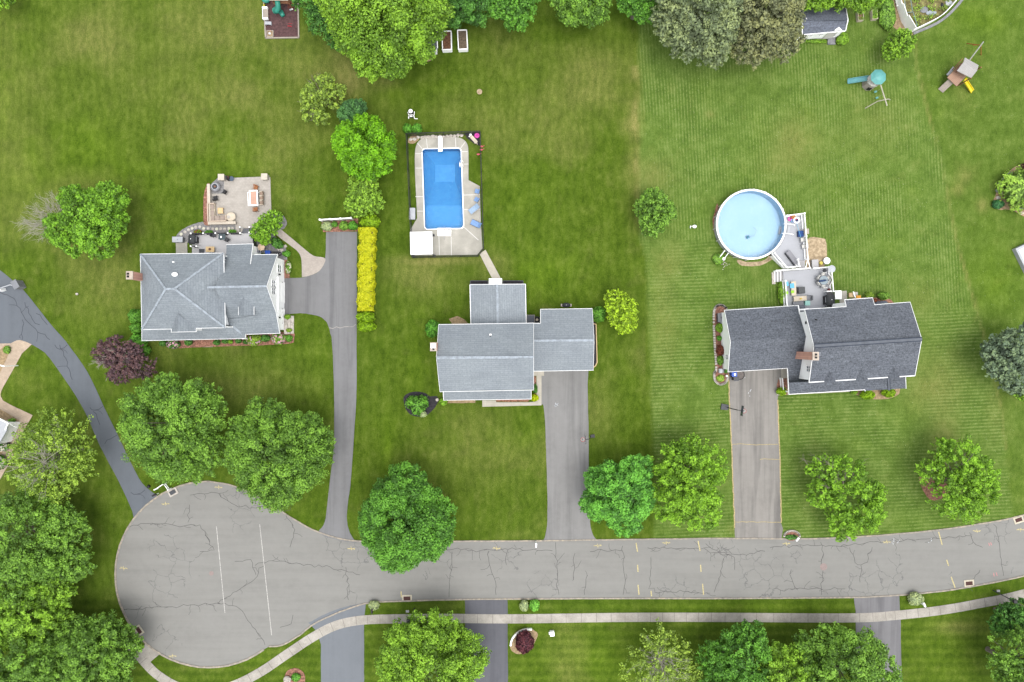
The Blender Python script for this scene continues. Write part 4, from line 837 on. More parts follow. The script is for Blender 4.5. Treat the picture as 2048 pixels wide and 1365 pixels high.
# windows in the visible gable wall over the garage
def wallp(px_,py_,p0,dr):   # pixel on a vertical wall through p0 along dr
    pl=[Vector(p0),Vector(p0)+dr,Vector(p0)+Vector((0,0,1))]; return onplane(px_,py_,pl)
dr2=(q[3]-q[0]).normalized(); p0=Vector((q[0].x,q[0].y,0))
window(Cc,wallp(1617.5,738,p0,dr2),dr2,.7,.95,-ax); v=wallp(1612.5,646,p0,dr2); mb=MB(); mb.box((v.x-.04,v.y,v.z),(.07,.3,.3)); build(mb,'wall_vent',M['dkgrey'],Cc)
v=onplane(1631,640,pn_); mb=MB(); mb.cyl(v.x,v.y,v.z-.1,v.z+.3,.07,n=10); build(mb,'vent_pipe',M['flue'],Cc)
x0=31.98; z1=7.85
c=chimney(Cc,x0,x0+.6,P(0,720.5,z1).y,P(0,705,z1).y,0,z1,[(x0+.3,P(0,709.5,z1).y),(x0+.3,P(0,715.5,z1).y)])
T=thing('antenna','small silver antenna beside the brick chimney of the charcoal house','antenna',1637,708); b0=P(1637,709,7.9)
mb=MB(); mb.tube([(b0.x,b0.y,6.2),(b0.x,b0.y,7.9)],.02); build(mb,'mast',M['ltgrey'],T); mb=MB()
for k_ in range(3): mb.beam((b0.x-.3,b0.y+.15-k_*.15,7.85),(b0.x+.3,b0.y+.2-k_*.15,7.85),.02,.02)
build(mb,'element',M['ltgrey'],T)
T.location=(b0.x,b0.y,6.2)
for ch in T.children:
    for vv in ch.data.vertices: vv.co-=Vector((b0.x,b0.y,6.2))-P(1637,708)
# ---- neighbours' corners on the west edge
D_=thing('house','corner of a white house with a downspout arm beside the tan walk','house',4,866)
roofs(D_,'roof',[([(-150,820),(0,838),(16,847),(13,862),(-12,905),(-150,905)],[(0,838,2.9),(16,847,2.8),(-150,905,4.6)])],M['ltgrey'])
a=P(0,838,2.9); beams(D_,'gutter',M['white'],[(a,P(17,847,2.8),.12,.2),(P(17,847,2.8),P(36,856,1.4),.1,.1),(P(17,847,2.8),P(-8,900,3.0),.1,.16)])
walls(D_,[P(-150,835,2.7),P(8,850,2.7),P(-10,890,2.7),P(-150,895,2.7)],0,2.6,M['siding'])
mb=MB(); mb.beam(P(-15,727,2.4),P(8,733,2.4),.12,.12); v=P(8,733,2.4); mb.beam(v,(v.x-.05,v.y,.1),.1,.1)
one(mb,'arbor_beam',M['white'],'white arbor beam poking in from the left edge above the tan path','arbor',P(8,733))
# ------------------------------------------------------------------ foliage
def quads(name,c,nrm,size,v,mat,parent,asp=.62,seed=0,label=None):
    """leaf sprays: one folded diamond per leaf clump"""
    r=np.random.default_rng(seed); k=len(c); a=r.normal(size=(k,3)); t=np.cross(nrm,a); t/=np.linalg.norm(t,axis=1)[:,None]+1e-9
    b_=np.cross(nrm,t); s=size[:,None]; fold=nrm*(s*.18)
    V=np.stack([c-t*s,c-b_*s*asp-fold,c+t*s,c+b_*s*asp-fold],1).reshape(-1,3)
    off=np.array(wloc(parent)) if parent is not None else 0
    me=bpy.data.meshes.new(name); me.vertices.add(4*k); me.vertices.foreach_set('co',(V-off).astype(np.float32).ravel())
    me.loops.add(4*k); me.loops.foreach_set('vertex_index',np.arange(4*k,dtype=np.int32)); me.polygons.add(k); me.polygons.foreach_set('loop_start',np.arange(0,4*k,4,dtype=np.int32)); me.update(calc_edges=True)
    at=me.attributes.new('v','FLOAT','POINT'); at.data.foreach_set('value',np.repeat(v,4).astype(np.float32)); me.materials.append(mat)
    o=bpy.data.objects.new(name,me); link(o,parent)
    if label: o['label']=label
    return o
def unit(r,k): a=r.normal(size=(k,3)); return a/np.linalg.norm(a,axis=1)[:,None]
STY=dict( # lobe radius/R, lobes per unit sphere, leaf size, coverage, jitter outwards, inner fill
 maple=dict(lr=.17,nl=115,leaf=.14,cov=1.5,jit=.12,flat=.8),
 billow=dict(lr=.15,nl=150,leaf=.125,cov=1.7,jit=.12,flat=.85),
 feather=dict(lr=.105,nl=250,leaf=.12,cov=1.35,jit=.19,flat=.62),
 airy=dict(lr=.125,nl=120,leaf=.13,cov=1.55,jit=.22,flat=.6),
 thin=dict(lr=.10,nl=135,leaf=.115,cov=.75,jit=.26,flat=.6),
 dense=dict(lr=.2,nl=110,leaf=.12,cov=1.9,jit=.05,flat=.9),
 spruce=dict(lr=.11,nl=230,leaf=.15,cov=1.5,jit=.18,flat=.5))
LM={}
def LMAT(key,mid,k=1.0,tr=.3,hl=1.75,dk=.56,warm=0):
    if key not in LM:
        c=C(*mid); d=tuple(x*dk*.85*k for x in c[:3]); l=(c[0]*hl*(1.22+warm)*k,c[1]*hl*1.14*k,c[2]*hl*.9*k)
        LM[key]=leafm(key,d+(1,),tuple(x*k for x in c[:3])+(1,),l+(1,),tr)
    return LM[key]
def lobed(bl,sty,seed):
    """bl: list of (centre, R, Rz) -> leaf centres, normals, sizes, shade value"""
    r=np.random.default_rng(seed); st=STY[sty]; Cs=[];Ns=[];Ss=[];Vs=[];tips=[]
    ph=r.random(4)*6.28
    for c,Rr,Rz in bl:
        nl=max(5,int(st['nl']*(.55+.45*min(1,Rr/5)))); d=unit(r,nl*2); d=d[d[:,2]>-.25][:nl]
        th=np.arctan2(d[:,1],d[:,0]); am=1+.06*np.sin(3*th+ph[0])+.05*np.sin(5*th+ph[1])+.03*np.sin(9*th+ph[2])
        lr=Rr*st['lr']*r.uniform(.65,1.35,len(d)); k=(1-lr/Rr*.75)*am*(1+r.uniform(-1,.75,len(d))*st['jit'])
        lc=np.array(c)+d*np.stack([Rr*k,Rr*k,Rz*k],1); lv=r.uniform(.15,.85,len(d)); tips+= [Vector(x) for x in lc[:14]]
        for i in range(len(d)):
            n_=int(4*np.pi*lr[i]**2*st['cov']/(st['leaf']**2*1.1)*.5)+4
            u=unit(r,n_); u=u[(u[:,2]>-.35)|(r.random(n_)<.2)]; n_=len(u); rad=lr[i]*r.uniform(.55,1.12,n_)
            # lobes stretched along their branch
            out=d[i]*[1,1,.5]; out=out/(np.linalg.norm(out)+1e-9); st_=1+(1-st['flat'])*1.2
            off=u*rad[:,None]; al=(off@out)[:,None]*out; off=off+al*(st_-1); off[:,2]*=st['flat']
            Cs.append(lc[i]+off); nn=u*.75+np.array([0,0,.45])+r.normal(size=(n_,3))*.42; Ns.append(nn/np.linalg.norm(nn,axis=1)[:,None])
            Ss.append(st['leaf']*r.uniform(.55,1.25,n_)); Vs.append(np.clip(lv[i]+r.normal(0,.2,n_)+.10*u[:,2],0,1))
        # inner leaves
        if sty not in('thin',):
            n_=int(Rr*Rr*(26 if sty!='airy' else 8)); u=unit(r,n_); u[:,2]=np.abs(u[:,2]); rad=r.uniform(.5,.8,n_)[:,None]
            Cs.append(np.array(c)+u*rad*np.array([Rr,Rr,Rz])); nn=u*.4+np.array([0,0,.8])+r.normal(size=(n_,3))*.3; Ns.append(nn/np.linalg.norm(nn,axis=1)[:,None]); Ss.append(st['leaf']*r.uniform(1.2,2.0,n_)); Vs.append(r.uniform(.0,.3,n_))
    return np.concatenate(Cs),np.concatenate(Ns),np.concatenate(Ss),np.concatenate(Vs),tips
def branches(mb,p,d,L,r0,depth,rd,spread=.55,kids=3):
    q=[p]; v=d.normalized()
    for i in range(3): v=(v+Vector((rd.gauss(0,.13),rd.gauss(0,.13),rd.gauss(0,.08)+.02))).normalized(); q.append(q[-1]+v*L/3)
    mb.tube(q,r0,4 if r0<.05 else 6,r0*.55)
    if depth>0:
        for k_ in range(kids+(1 if rd.random()<.4 else 0)):
            at=q[rd.choice([1,2,3,3])]; nd=(v+Vector((rd.gauss(0,spread),rd.gauss(0,spread),rd.gauss(0,spread*.5)))).normalized(); branches(mb,at,nd,L*rd.uniform(.5,.75),r0*.5,depth-1,rd,spread,kids)
SEED=[100]
def tree(name,label,blobs_,h,sty,mat,group=None,cat_='tree',zr=None,trunk=True,bare=None,trunkr=None,barecol=None):
    """blobs_: (px,py,radius px[,height of the middle as a fraction]) as seen in the photo; each goes to its own height"""
    SEED[0]+=1; sd=SEED[0]; rd=random.Random(sd); bl=[]
    for b_ in blobs_:
        fz=b_[3] if len(b_)>3 else .58; z=h*fz; c=P(b_[0],b_[1],z); Rr=b_[2]/S*(H-z)/H; bl.append(((c.x,c.y,c.z),Rr,min(zr or .8*Rr+.2,h*(1-fz)+.1,max(.2,h*fz*1.1))))
    A=max(bl,key=lambda t:t[1]); gx=sum(b_[0][0]*b_[1] for b_ in bl)/sum(b_[1] for b_ in bl); gy=sum(b_[0][1]*b_[1] for b_ in bl)/sum(b_[1] for b_ in bl)
    e=bpy.data.objects.new(name,None); e.empty_display_size=.5; link(e); e.location=(gx,gy,0); tag(e,label,cat_,group)
    c,nn,s,v,tips=lobed(bl,sty,sd); quads('crown',c,nn,s,v,mat,e,seed=sd)
    if trunk:
        mb=MB(); tr=trunkr or h*.022+.06; mb.tube([(gx,gy,-.1),(gx+.05,gy,h*.12),(gx+rd.uniform(-.15,.15),gy+rd.uniform(-.15,.15),h*.38)],tr*1.25,9,tr*.8)
        top=Vector((gx,gy,h*.36)); build(mb,'trunk',M['bark'],e); mb=MB()
        for t in tips[:22]:
            m_=top.lerp(t,.5)+Vector((rd.uniform(-.3,.3),rd.uniform(-.3,.3),.25)); mb.tube([top,m_,t],tr*.42,5,.025)
            if bare: 
                for _ in range(2): branches(mb,m_.lerp(t,rd.random()),(t-m_)+Vector((0,0,.4)),(t-m_).length*.5,.035,1,rd)
        build(mb,'limbs',barecol or M['bark'],e)
    return e
def shrub(label,px,py,rx,ry=None,h=1.,mat=None,name='shrub',group=None,sty='dense',cat_='shrub',flowers=None,fn=60,rz=0):
    """low leafy bush sitting on the ground"""
    SEED[0]+=1; sd=SEED[0]; r=np.random.default_rng(sd); ry=ry or rx; zc=h*.5; c=P(px,py,zc); a=rx/S; b_=ry/S
    e=bpy.data.objects.new(name,None); e.empty_display_size=.2; link(e); e.location=(c.x,c.y,0); tag(e,label,cat_,group)
    lf=min(.12,.05+.05*min(a,b_)); cl=sty=='dense'
    k=int(max(260,(math.pi*a*b_+2.2*(a+b_)*h)*2.6/lf**2)); k=min(k,9000); u=unit(r,k); u=u[u[:,2]>-.35]; k=len(u); ph=r.random(6)*6.28; nlb=6
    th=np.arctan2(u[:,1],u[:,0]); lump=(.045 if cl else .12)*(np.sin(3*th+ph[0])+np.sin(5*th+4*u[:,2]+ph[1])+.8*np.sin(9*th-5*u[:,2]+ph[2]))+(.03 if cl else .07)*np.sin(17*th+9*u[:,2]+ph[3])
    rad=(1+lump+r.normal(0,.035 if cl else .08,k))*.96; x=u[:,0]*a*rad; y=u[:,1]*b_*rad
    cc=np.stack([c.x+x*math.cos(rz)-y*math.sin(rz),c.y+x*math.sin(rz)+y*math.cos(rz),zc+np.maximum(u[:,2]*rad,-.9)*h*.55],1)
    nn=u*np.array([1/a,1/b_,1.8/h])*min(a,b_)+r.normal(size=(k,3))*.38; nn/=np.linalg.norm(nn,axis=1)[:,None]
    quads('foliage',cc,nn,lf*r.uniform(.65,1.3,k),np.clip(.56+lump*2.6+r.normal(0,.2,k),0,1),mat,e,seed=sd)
    mb=MB(); mb.ell((c.x,c.y,h*.45),a*.84,b_*.84,h*.44,14,7,.03,sd); build(mb,'leafy_core',mat,e)
    if flowers:
        u=unit(r,fn); u[:,2]=np.abs(u[:,2]); fc=np.stack([c.x+u[:,0]*a*1.02,c.y+u[:,1]*b_*1.02,zc+u[:,2]*h*.6+.05],1)
        quads('blossoms',fc,u,r.uniform(.07,.13,fn),r.uniform(.3,1,fn),flowers,e,asp=.9,seed=sd+1)
    return e
g1=LMAT('leaf_maple_green',(122,168,68)); g2=LMAT('leaf_deep_green',(104,162,62)); g3=LMAT('leaf_spring_green',(134,180,60)); g4=LMAT('leaf_yellow_green',(146,182,74),warm=.02)
g5=LMAT('leaf_blue_green',(112,180,74)); g6=LMAT('leaf_grey_green',(146,164,120),tr=.2,hl=1.4,dk=.6); g7=LMAT('leaf_lime',(132,182,56)); g8=LMAT('leaf_olive_grey',(146,154,112),tr=.2,hl=1.35,dk=.55)
g9=LMAT('leaf_bluish_spruce',(124,148,118),tr=.12,hl=1.35,dk=.55); gp=LMAT('leaf_purple',(116,90,98),tr=.2,hl=1.35,dk=.6); gy_=leafm('leaf_gold',C(196,206,24),C(236,240,16),C(255,255,50),.3); gh=LMAT('leaf_hedge',(140,182,34)); gd=LMAT('leaf_dark_green',(92,146,66)); gb=LMAT('leaf_burgundy',(92,48,60),tr=.15)
gw=LMAT('leaf_variegated',(190,210,158),tr=.2,hl=1.25,dk=.6); fp=LMAT('blossom_pink',(240,190,220),tr=.2,hl=1.1,dk=.8); fw=LMAT('blossom_white',(250,250,240),tr=.2,hl=1,dk=.9); gcl=LMAT('leaf_ball_green',(104,170,62)); g10=LMAT('leaf_pale_olive',(154,186,82)); gr_=LMAT('leaf_rusty',(150,84,60))
FT='front yard trees'; BT='trees along the back of the lots'
# around the turning circle
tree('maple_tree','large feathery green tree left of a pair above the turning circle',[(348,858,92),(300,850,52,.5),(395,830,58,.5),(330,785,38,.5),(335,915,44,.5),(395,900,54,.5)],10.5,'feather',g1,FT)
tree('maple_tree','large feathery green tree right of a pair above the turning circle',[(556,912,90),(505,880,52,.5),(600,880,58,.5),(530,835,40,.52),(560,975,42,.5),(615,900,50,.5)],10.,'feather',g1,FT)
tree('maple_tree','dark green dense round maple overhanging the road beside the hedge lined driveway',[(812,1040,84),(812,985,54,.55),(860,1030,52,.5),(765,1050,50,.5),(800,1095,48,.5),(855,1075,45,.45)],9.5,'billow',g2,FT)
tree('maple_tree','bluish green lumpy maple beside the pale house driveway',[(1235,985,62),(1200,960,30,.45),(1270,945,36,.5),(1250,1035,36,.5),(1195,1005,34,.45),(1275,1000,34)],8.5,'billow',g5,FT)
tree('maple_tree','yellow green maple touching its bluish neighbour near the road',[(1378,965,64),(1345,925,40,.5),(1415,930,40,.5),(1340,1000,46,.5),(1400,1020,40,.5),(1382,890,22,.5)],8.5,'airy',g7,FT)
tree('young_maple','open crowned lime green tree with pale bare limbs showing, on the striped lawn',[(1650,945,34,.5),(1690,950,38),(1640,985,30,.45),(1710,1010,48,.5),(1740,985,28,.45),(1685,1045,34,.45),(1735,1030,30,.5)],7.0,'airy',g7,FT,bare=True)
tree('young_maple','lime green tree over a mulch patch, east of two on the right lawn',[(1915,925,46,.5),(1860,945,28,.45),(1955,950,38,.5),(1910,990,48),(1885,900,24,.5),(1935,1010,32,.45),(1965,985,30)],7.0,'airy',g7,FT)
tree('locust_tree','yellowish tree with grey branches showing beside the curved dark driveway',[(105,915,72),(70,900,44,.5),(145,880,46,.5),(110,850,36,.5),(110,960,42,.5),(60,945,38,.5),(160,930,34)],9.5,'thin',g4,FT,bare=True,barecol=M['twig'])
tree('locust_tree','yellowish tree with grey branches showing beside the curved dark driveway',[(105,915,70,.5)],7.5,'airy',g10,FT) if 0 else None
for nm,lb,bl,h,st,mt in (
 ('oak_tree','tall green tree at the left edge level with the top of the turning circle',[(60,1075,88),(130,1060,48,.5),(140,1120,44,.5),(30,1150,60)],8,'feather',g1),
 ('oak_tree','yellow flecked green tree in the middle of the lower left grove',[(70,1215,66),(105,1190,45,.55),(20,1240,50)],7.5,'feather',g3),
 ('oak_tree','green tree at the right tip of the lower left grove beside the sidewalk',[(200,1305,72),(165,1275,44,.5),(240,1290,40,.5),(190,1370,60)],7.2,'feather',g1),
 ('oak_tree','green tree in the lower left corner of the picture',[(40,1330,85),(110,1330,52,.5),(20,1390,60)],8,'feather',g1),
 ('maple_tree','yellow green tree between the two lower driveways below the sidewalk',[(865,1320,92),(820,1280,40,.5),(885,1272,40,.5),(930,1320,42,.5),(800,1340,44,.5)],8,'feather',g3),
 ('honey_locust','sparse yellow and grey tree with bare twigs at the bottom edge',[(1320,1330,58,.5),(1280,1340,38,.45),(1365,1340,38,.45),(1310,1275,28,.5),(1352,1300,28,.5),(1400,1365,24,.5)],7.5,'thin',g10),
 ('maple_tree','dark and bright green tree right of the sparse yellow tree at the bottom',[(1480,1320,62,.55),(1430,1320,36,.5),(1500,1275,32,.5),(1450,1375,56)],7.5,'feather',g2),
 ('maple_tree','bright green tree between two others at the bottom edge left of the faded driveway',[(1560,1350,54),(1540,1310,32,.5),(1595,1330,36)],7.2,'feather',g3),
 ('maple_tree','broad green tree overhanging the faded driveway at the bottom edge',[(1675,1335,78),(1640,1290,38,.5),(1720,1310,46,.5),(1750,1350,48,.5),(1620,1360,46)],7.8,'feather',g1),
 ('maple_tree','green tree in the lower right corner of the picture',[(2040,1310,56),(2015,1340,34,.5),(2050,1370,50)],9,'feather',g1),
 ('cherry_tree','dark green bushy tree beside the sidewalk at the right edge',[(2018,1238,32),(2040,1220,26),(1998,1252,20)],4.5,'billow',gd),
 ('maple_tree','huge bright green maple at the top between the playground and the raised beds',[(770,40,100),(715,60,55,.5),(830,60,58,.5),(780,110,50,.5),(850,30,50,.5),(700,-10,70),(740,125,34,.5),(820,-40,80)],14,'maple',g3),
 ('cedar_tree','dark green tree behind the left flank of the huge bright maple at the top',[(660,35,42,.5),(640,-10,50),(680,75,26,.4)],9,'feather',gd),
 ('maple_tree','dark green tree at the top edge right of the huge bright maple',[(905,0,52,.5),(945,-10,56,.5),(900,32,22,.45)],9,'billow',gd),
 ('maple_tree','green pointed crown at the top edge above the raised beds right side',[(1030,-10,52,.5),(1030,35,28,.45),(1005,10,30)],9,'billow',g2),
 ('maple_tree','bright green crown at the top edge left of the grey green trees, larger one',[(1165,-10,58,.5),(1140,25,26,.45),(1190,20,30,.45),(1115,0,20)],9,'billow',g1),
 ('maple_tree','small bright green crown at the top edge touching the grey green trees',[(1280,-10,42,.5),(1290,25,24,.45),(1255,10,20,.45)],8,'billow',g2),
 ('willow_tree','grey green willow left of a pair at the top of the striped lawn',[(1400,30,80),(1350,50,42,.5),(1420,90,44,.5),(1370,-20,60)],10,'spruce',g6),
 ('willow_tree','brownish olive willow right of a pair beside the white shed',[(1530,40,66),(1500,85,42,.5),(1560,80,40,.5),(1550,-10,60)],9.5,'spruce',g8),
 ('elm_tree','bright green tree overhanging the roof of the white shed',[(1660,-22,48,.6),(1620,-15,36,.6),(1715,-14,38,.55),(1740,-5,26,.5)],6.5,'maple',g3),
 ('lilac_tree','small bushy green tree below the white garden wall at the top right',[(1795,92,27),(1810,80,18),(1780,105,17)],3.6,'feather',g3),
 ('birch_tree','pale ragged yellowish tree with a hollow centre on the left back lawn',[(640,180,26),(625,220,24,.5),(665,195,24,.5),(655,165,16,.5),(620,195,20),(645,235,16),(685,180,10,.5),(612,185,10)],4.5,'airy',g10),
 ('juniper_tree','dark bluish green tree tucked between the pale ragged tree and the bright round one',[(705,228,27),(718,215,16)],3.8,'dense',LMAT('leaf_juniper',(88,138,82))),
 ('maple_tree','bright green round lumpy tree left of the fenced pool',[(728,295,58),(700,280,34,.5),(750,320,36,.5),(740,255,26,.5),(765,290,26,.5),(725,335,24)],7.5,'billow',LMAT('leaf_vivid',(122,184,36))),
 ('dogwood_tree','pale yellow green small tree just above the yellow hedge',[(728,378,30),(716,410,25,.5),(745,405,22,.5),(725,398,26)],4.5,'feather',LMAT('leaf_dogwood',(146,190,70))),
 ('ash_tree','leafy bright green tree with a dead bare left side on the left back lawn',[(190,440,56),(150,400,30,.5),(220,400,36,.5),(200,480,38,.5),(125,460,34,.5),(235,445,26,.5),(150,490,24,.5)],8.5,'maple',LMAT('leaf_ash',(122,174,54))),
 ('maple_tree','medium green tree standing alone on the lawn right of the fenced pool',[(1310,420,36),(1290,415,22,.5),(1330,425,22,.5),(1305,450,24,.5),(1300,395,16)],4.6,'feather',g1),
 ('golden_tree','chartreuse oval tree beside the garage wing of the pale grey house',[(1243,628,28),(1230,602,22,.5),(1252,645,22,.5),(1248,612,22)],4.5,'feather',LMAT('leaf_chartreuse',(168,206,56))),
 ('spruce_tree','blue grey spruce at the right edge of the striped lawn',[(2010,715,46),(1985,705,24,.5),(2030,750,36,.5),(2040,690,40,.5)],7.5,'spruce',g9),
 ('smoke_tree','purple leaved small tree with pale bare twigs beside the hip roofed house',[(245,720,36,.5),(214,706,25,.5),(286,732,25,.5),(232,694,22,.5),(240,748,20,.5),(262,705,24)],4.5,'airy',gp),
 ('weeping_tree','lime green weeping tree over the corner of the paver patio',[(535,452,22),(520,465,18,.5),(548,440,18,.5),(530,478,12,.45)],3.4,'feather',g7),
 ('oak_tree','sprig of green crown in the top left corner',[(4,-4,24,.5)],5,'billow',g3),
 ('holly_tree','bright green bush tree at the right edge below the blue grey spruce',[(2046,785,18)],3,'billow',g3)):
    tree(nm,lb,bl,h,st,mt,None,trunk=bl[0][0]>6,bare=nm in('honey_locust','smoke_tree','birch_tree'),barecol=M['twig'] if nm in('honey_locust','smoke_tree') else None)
# dead side of the ash
ash=[o for o in scene.collection.objects if o.name.startswith('ash_tree')][0]
mb=MB(); rd=random.Random(11); o_=P(128,447,3.6)
for k_ in range(19):
    a=R(92+k_*7+rd.uniform(-5,5)); branches(mb,o_+Vector((rd.uniform(-.4,.4),rd.uniform(-.4,.4),0)),Vector((math.cos(a),math.sin(a),.45)),rd.uniform(1.5,2.15),.06,3,rd,.42,3)
build(mb,'dead_branches',M['twig'],ash)
for nm,x,y,L,a0,z in (('smoke_tree',212,722,.8,150,2.6),('honey_locust',1320,1320,1.7,0,4.2),('locust_tree',90,925,2.0,0,6.2)):
    t=[o for o in scene.collection.objects if o.name.startswith(nm)][0]; mb=MB(); o_=P(x,y,z)
    for k_ in range(6 if nm=='smoke_tree' else 14):
        a=R(a0+k_*(20 if nm=='smoke_tree' else 26)); branches(mb,o_,Vector((math.cos(a),math.sin(a),.6)),L*rd.uniform(.7,1.2),.045,2,rd,.5,3)
    build(mb,'bare_twigs',M['twig'],t)
# shrubs
G_='foundation shrubs of the hip roofed house'
S_=shrub
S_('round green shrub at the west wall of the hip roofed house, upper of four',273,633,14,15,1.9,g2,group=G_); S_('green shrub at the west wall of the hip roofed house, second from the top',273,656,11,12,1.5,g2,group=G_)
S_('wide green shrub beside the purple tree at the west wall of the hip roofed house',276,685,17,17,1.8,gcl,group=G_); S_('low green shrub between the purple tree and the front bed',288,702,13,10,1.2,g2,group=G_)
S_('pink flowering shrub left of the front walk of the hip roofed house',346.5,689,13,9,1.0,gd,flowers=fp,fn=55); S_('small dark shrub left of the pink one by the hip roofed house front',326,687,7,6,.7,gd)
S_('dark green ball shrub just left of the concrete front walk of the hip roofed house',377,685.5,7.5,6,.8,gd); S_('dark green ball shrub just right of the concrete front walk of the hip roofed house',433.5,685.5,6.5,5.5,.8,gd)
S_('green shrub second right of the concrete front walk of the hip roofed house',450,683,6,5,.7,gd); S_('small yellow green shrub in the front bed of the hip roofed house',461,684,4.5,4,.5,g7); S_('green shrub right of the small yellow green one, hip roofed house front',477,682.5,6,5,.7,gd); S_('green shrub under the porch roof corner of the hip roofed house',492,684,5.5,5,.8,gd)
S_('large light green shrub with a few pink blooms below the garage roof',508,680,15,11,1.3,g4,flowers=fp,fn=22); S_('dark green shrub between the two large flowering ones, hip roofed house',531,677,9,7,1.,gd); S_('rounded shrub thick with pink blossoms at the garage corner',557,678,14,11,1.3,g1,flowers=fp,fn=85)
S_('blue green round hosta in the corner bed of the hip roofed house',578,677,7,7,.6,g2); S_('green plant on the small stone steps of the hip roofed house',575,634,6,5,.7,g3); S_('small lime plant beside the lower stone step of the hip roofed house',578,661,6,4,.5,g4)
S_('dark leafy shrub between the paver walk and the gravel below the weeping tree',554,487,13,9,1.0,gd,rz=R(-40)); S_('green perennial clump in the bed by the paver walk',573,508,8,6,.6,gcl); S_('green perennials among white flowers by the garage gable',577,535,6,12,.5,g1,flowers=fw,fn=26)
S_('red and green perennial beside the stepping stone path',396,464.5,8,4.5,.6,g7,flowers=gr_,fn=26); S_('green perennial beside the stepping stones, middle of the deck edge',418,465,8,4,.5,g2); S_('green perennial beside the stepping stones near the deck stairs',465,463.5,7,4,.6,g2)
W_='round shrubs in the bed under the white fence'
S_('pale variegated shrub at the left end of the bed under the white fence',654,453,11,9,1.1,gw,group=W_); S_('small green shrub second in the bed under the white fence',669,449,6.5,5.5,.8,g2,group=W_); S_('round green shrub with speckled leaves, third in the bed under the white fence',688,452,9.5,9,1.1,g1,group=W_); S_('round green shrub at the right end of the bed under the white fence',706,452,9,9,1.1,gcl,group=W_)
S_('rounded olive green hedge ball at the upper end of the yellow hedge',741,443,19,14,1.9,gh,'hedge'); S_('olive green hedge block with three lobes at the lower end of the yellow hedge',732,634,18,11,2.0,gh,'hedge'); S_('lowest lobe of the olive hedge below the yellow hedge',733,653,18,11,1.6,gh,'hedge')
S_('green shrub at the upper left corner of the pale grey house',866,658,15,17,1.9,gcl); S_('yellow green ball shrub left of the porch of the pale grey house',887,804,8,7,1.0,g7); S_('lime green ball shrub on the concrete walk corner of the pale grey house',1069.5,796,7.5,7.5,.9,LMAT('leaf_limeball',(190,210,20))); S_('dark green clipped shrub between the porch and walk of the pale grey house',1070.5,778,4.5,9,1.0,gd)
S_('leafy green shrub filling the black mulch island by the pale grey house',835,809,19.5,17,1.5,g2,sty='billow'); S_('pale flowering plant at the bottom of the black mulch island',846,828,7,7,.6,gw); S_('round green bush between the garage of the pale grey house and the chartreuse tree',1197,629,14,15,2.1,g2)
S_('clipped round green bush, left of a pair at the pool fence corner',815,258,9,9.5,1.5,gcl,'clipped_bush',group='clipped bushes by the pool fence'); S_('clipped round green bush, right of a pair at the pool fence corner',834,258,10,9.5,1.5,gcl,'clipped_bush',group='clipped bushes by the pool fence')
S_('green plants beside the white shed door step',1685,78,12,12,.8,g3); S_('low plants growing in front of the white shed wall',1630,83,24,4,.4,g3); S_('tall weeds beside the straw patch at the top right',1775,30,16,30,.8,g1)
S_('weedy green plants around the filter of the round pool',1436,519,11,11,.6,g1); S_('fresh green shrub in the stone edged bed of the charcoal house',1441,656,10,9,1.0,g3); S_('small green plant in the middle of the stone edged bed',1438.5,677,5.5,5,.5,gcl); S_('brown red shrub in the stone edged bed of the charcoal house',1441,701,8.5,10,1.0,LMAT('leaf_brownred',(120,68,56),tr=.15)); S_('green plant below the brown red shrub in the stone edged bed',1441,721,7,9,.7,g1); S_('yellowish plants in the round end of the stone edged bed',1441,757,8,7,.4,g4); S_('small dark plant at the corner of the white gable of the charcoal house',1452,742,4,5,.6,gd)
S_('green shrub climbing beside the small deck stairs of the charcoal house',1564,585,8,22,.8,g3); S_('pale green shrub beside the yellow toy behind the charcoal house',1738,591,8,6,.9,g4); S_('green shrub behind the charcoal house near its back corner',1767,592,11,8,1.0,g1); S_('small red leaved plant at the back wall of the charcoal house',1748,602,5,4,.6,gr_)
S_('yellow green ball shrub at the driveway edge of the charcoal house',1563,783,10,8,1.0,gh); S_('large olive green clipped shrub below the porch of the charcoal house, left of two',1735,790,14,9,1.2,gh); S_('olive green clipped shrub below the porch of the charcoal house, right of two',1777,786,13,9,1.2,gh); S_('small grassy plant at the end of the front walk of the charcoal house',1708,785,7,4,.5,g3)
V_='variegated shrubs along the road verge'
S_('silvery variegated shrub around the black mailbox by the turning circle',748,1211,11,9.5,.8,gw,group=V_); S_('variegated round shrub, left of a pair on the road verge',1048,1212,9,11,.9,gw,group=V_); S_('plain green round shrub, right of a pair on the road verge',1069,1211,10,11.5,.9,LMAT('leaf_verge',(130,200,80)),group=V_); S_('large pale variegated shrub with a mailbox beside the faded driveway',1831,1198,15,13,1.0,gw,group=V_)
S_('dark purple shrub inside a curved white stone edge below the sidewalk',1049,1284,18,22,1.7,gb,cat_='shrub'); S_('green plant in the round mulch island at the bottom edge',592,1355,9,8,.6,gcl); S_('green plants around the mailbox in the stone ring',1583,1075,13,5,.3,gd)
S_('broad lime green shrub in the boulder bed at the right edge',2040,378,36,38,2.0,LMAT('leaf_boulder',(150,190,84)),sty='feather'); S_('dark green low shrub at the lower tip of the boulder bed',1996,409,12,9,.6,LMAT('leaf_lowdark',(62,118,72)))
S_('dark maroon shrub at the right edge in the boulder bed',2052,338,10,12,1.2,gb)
S_('white flowering shrub at the left edge below the downspout house',4,893,14,10,1.2,gd,flowers=fw,fn=90); S_('green shrub with white flowers at the left edge beside the tan walk',0,925,12,14,1.2,g2,flowers=fw,fn=60); S_('small green plant at the corner of the left bed by the tan walk',24,842,7,5,.5,g1); S_('green plants in the small bed beside the dark driveway',14,700,7,8,.5,g1)
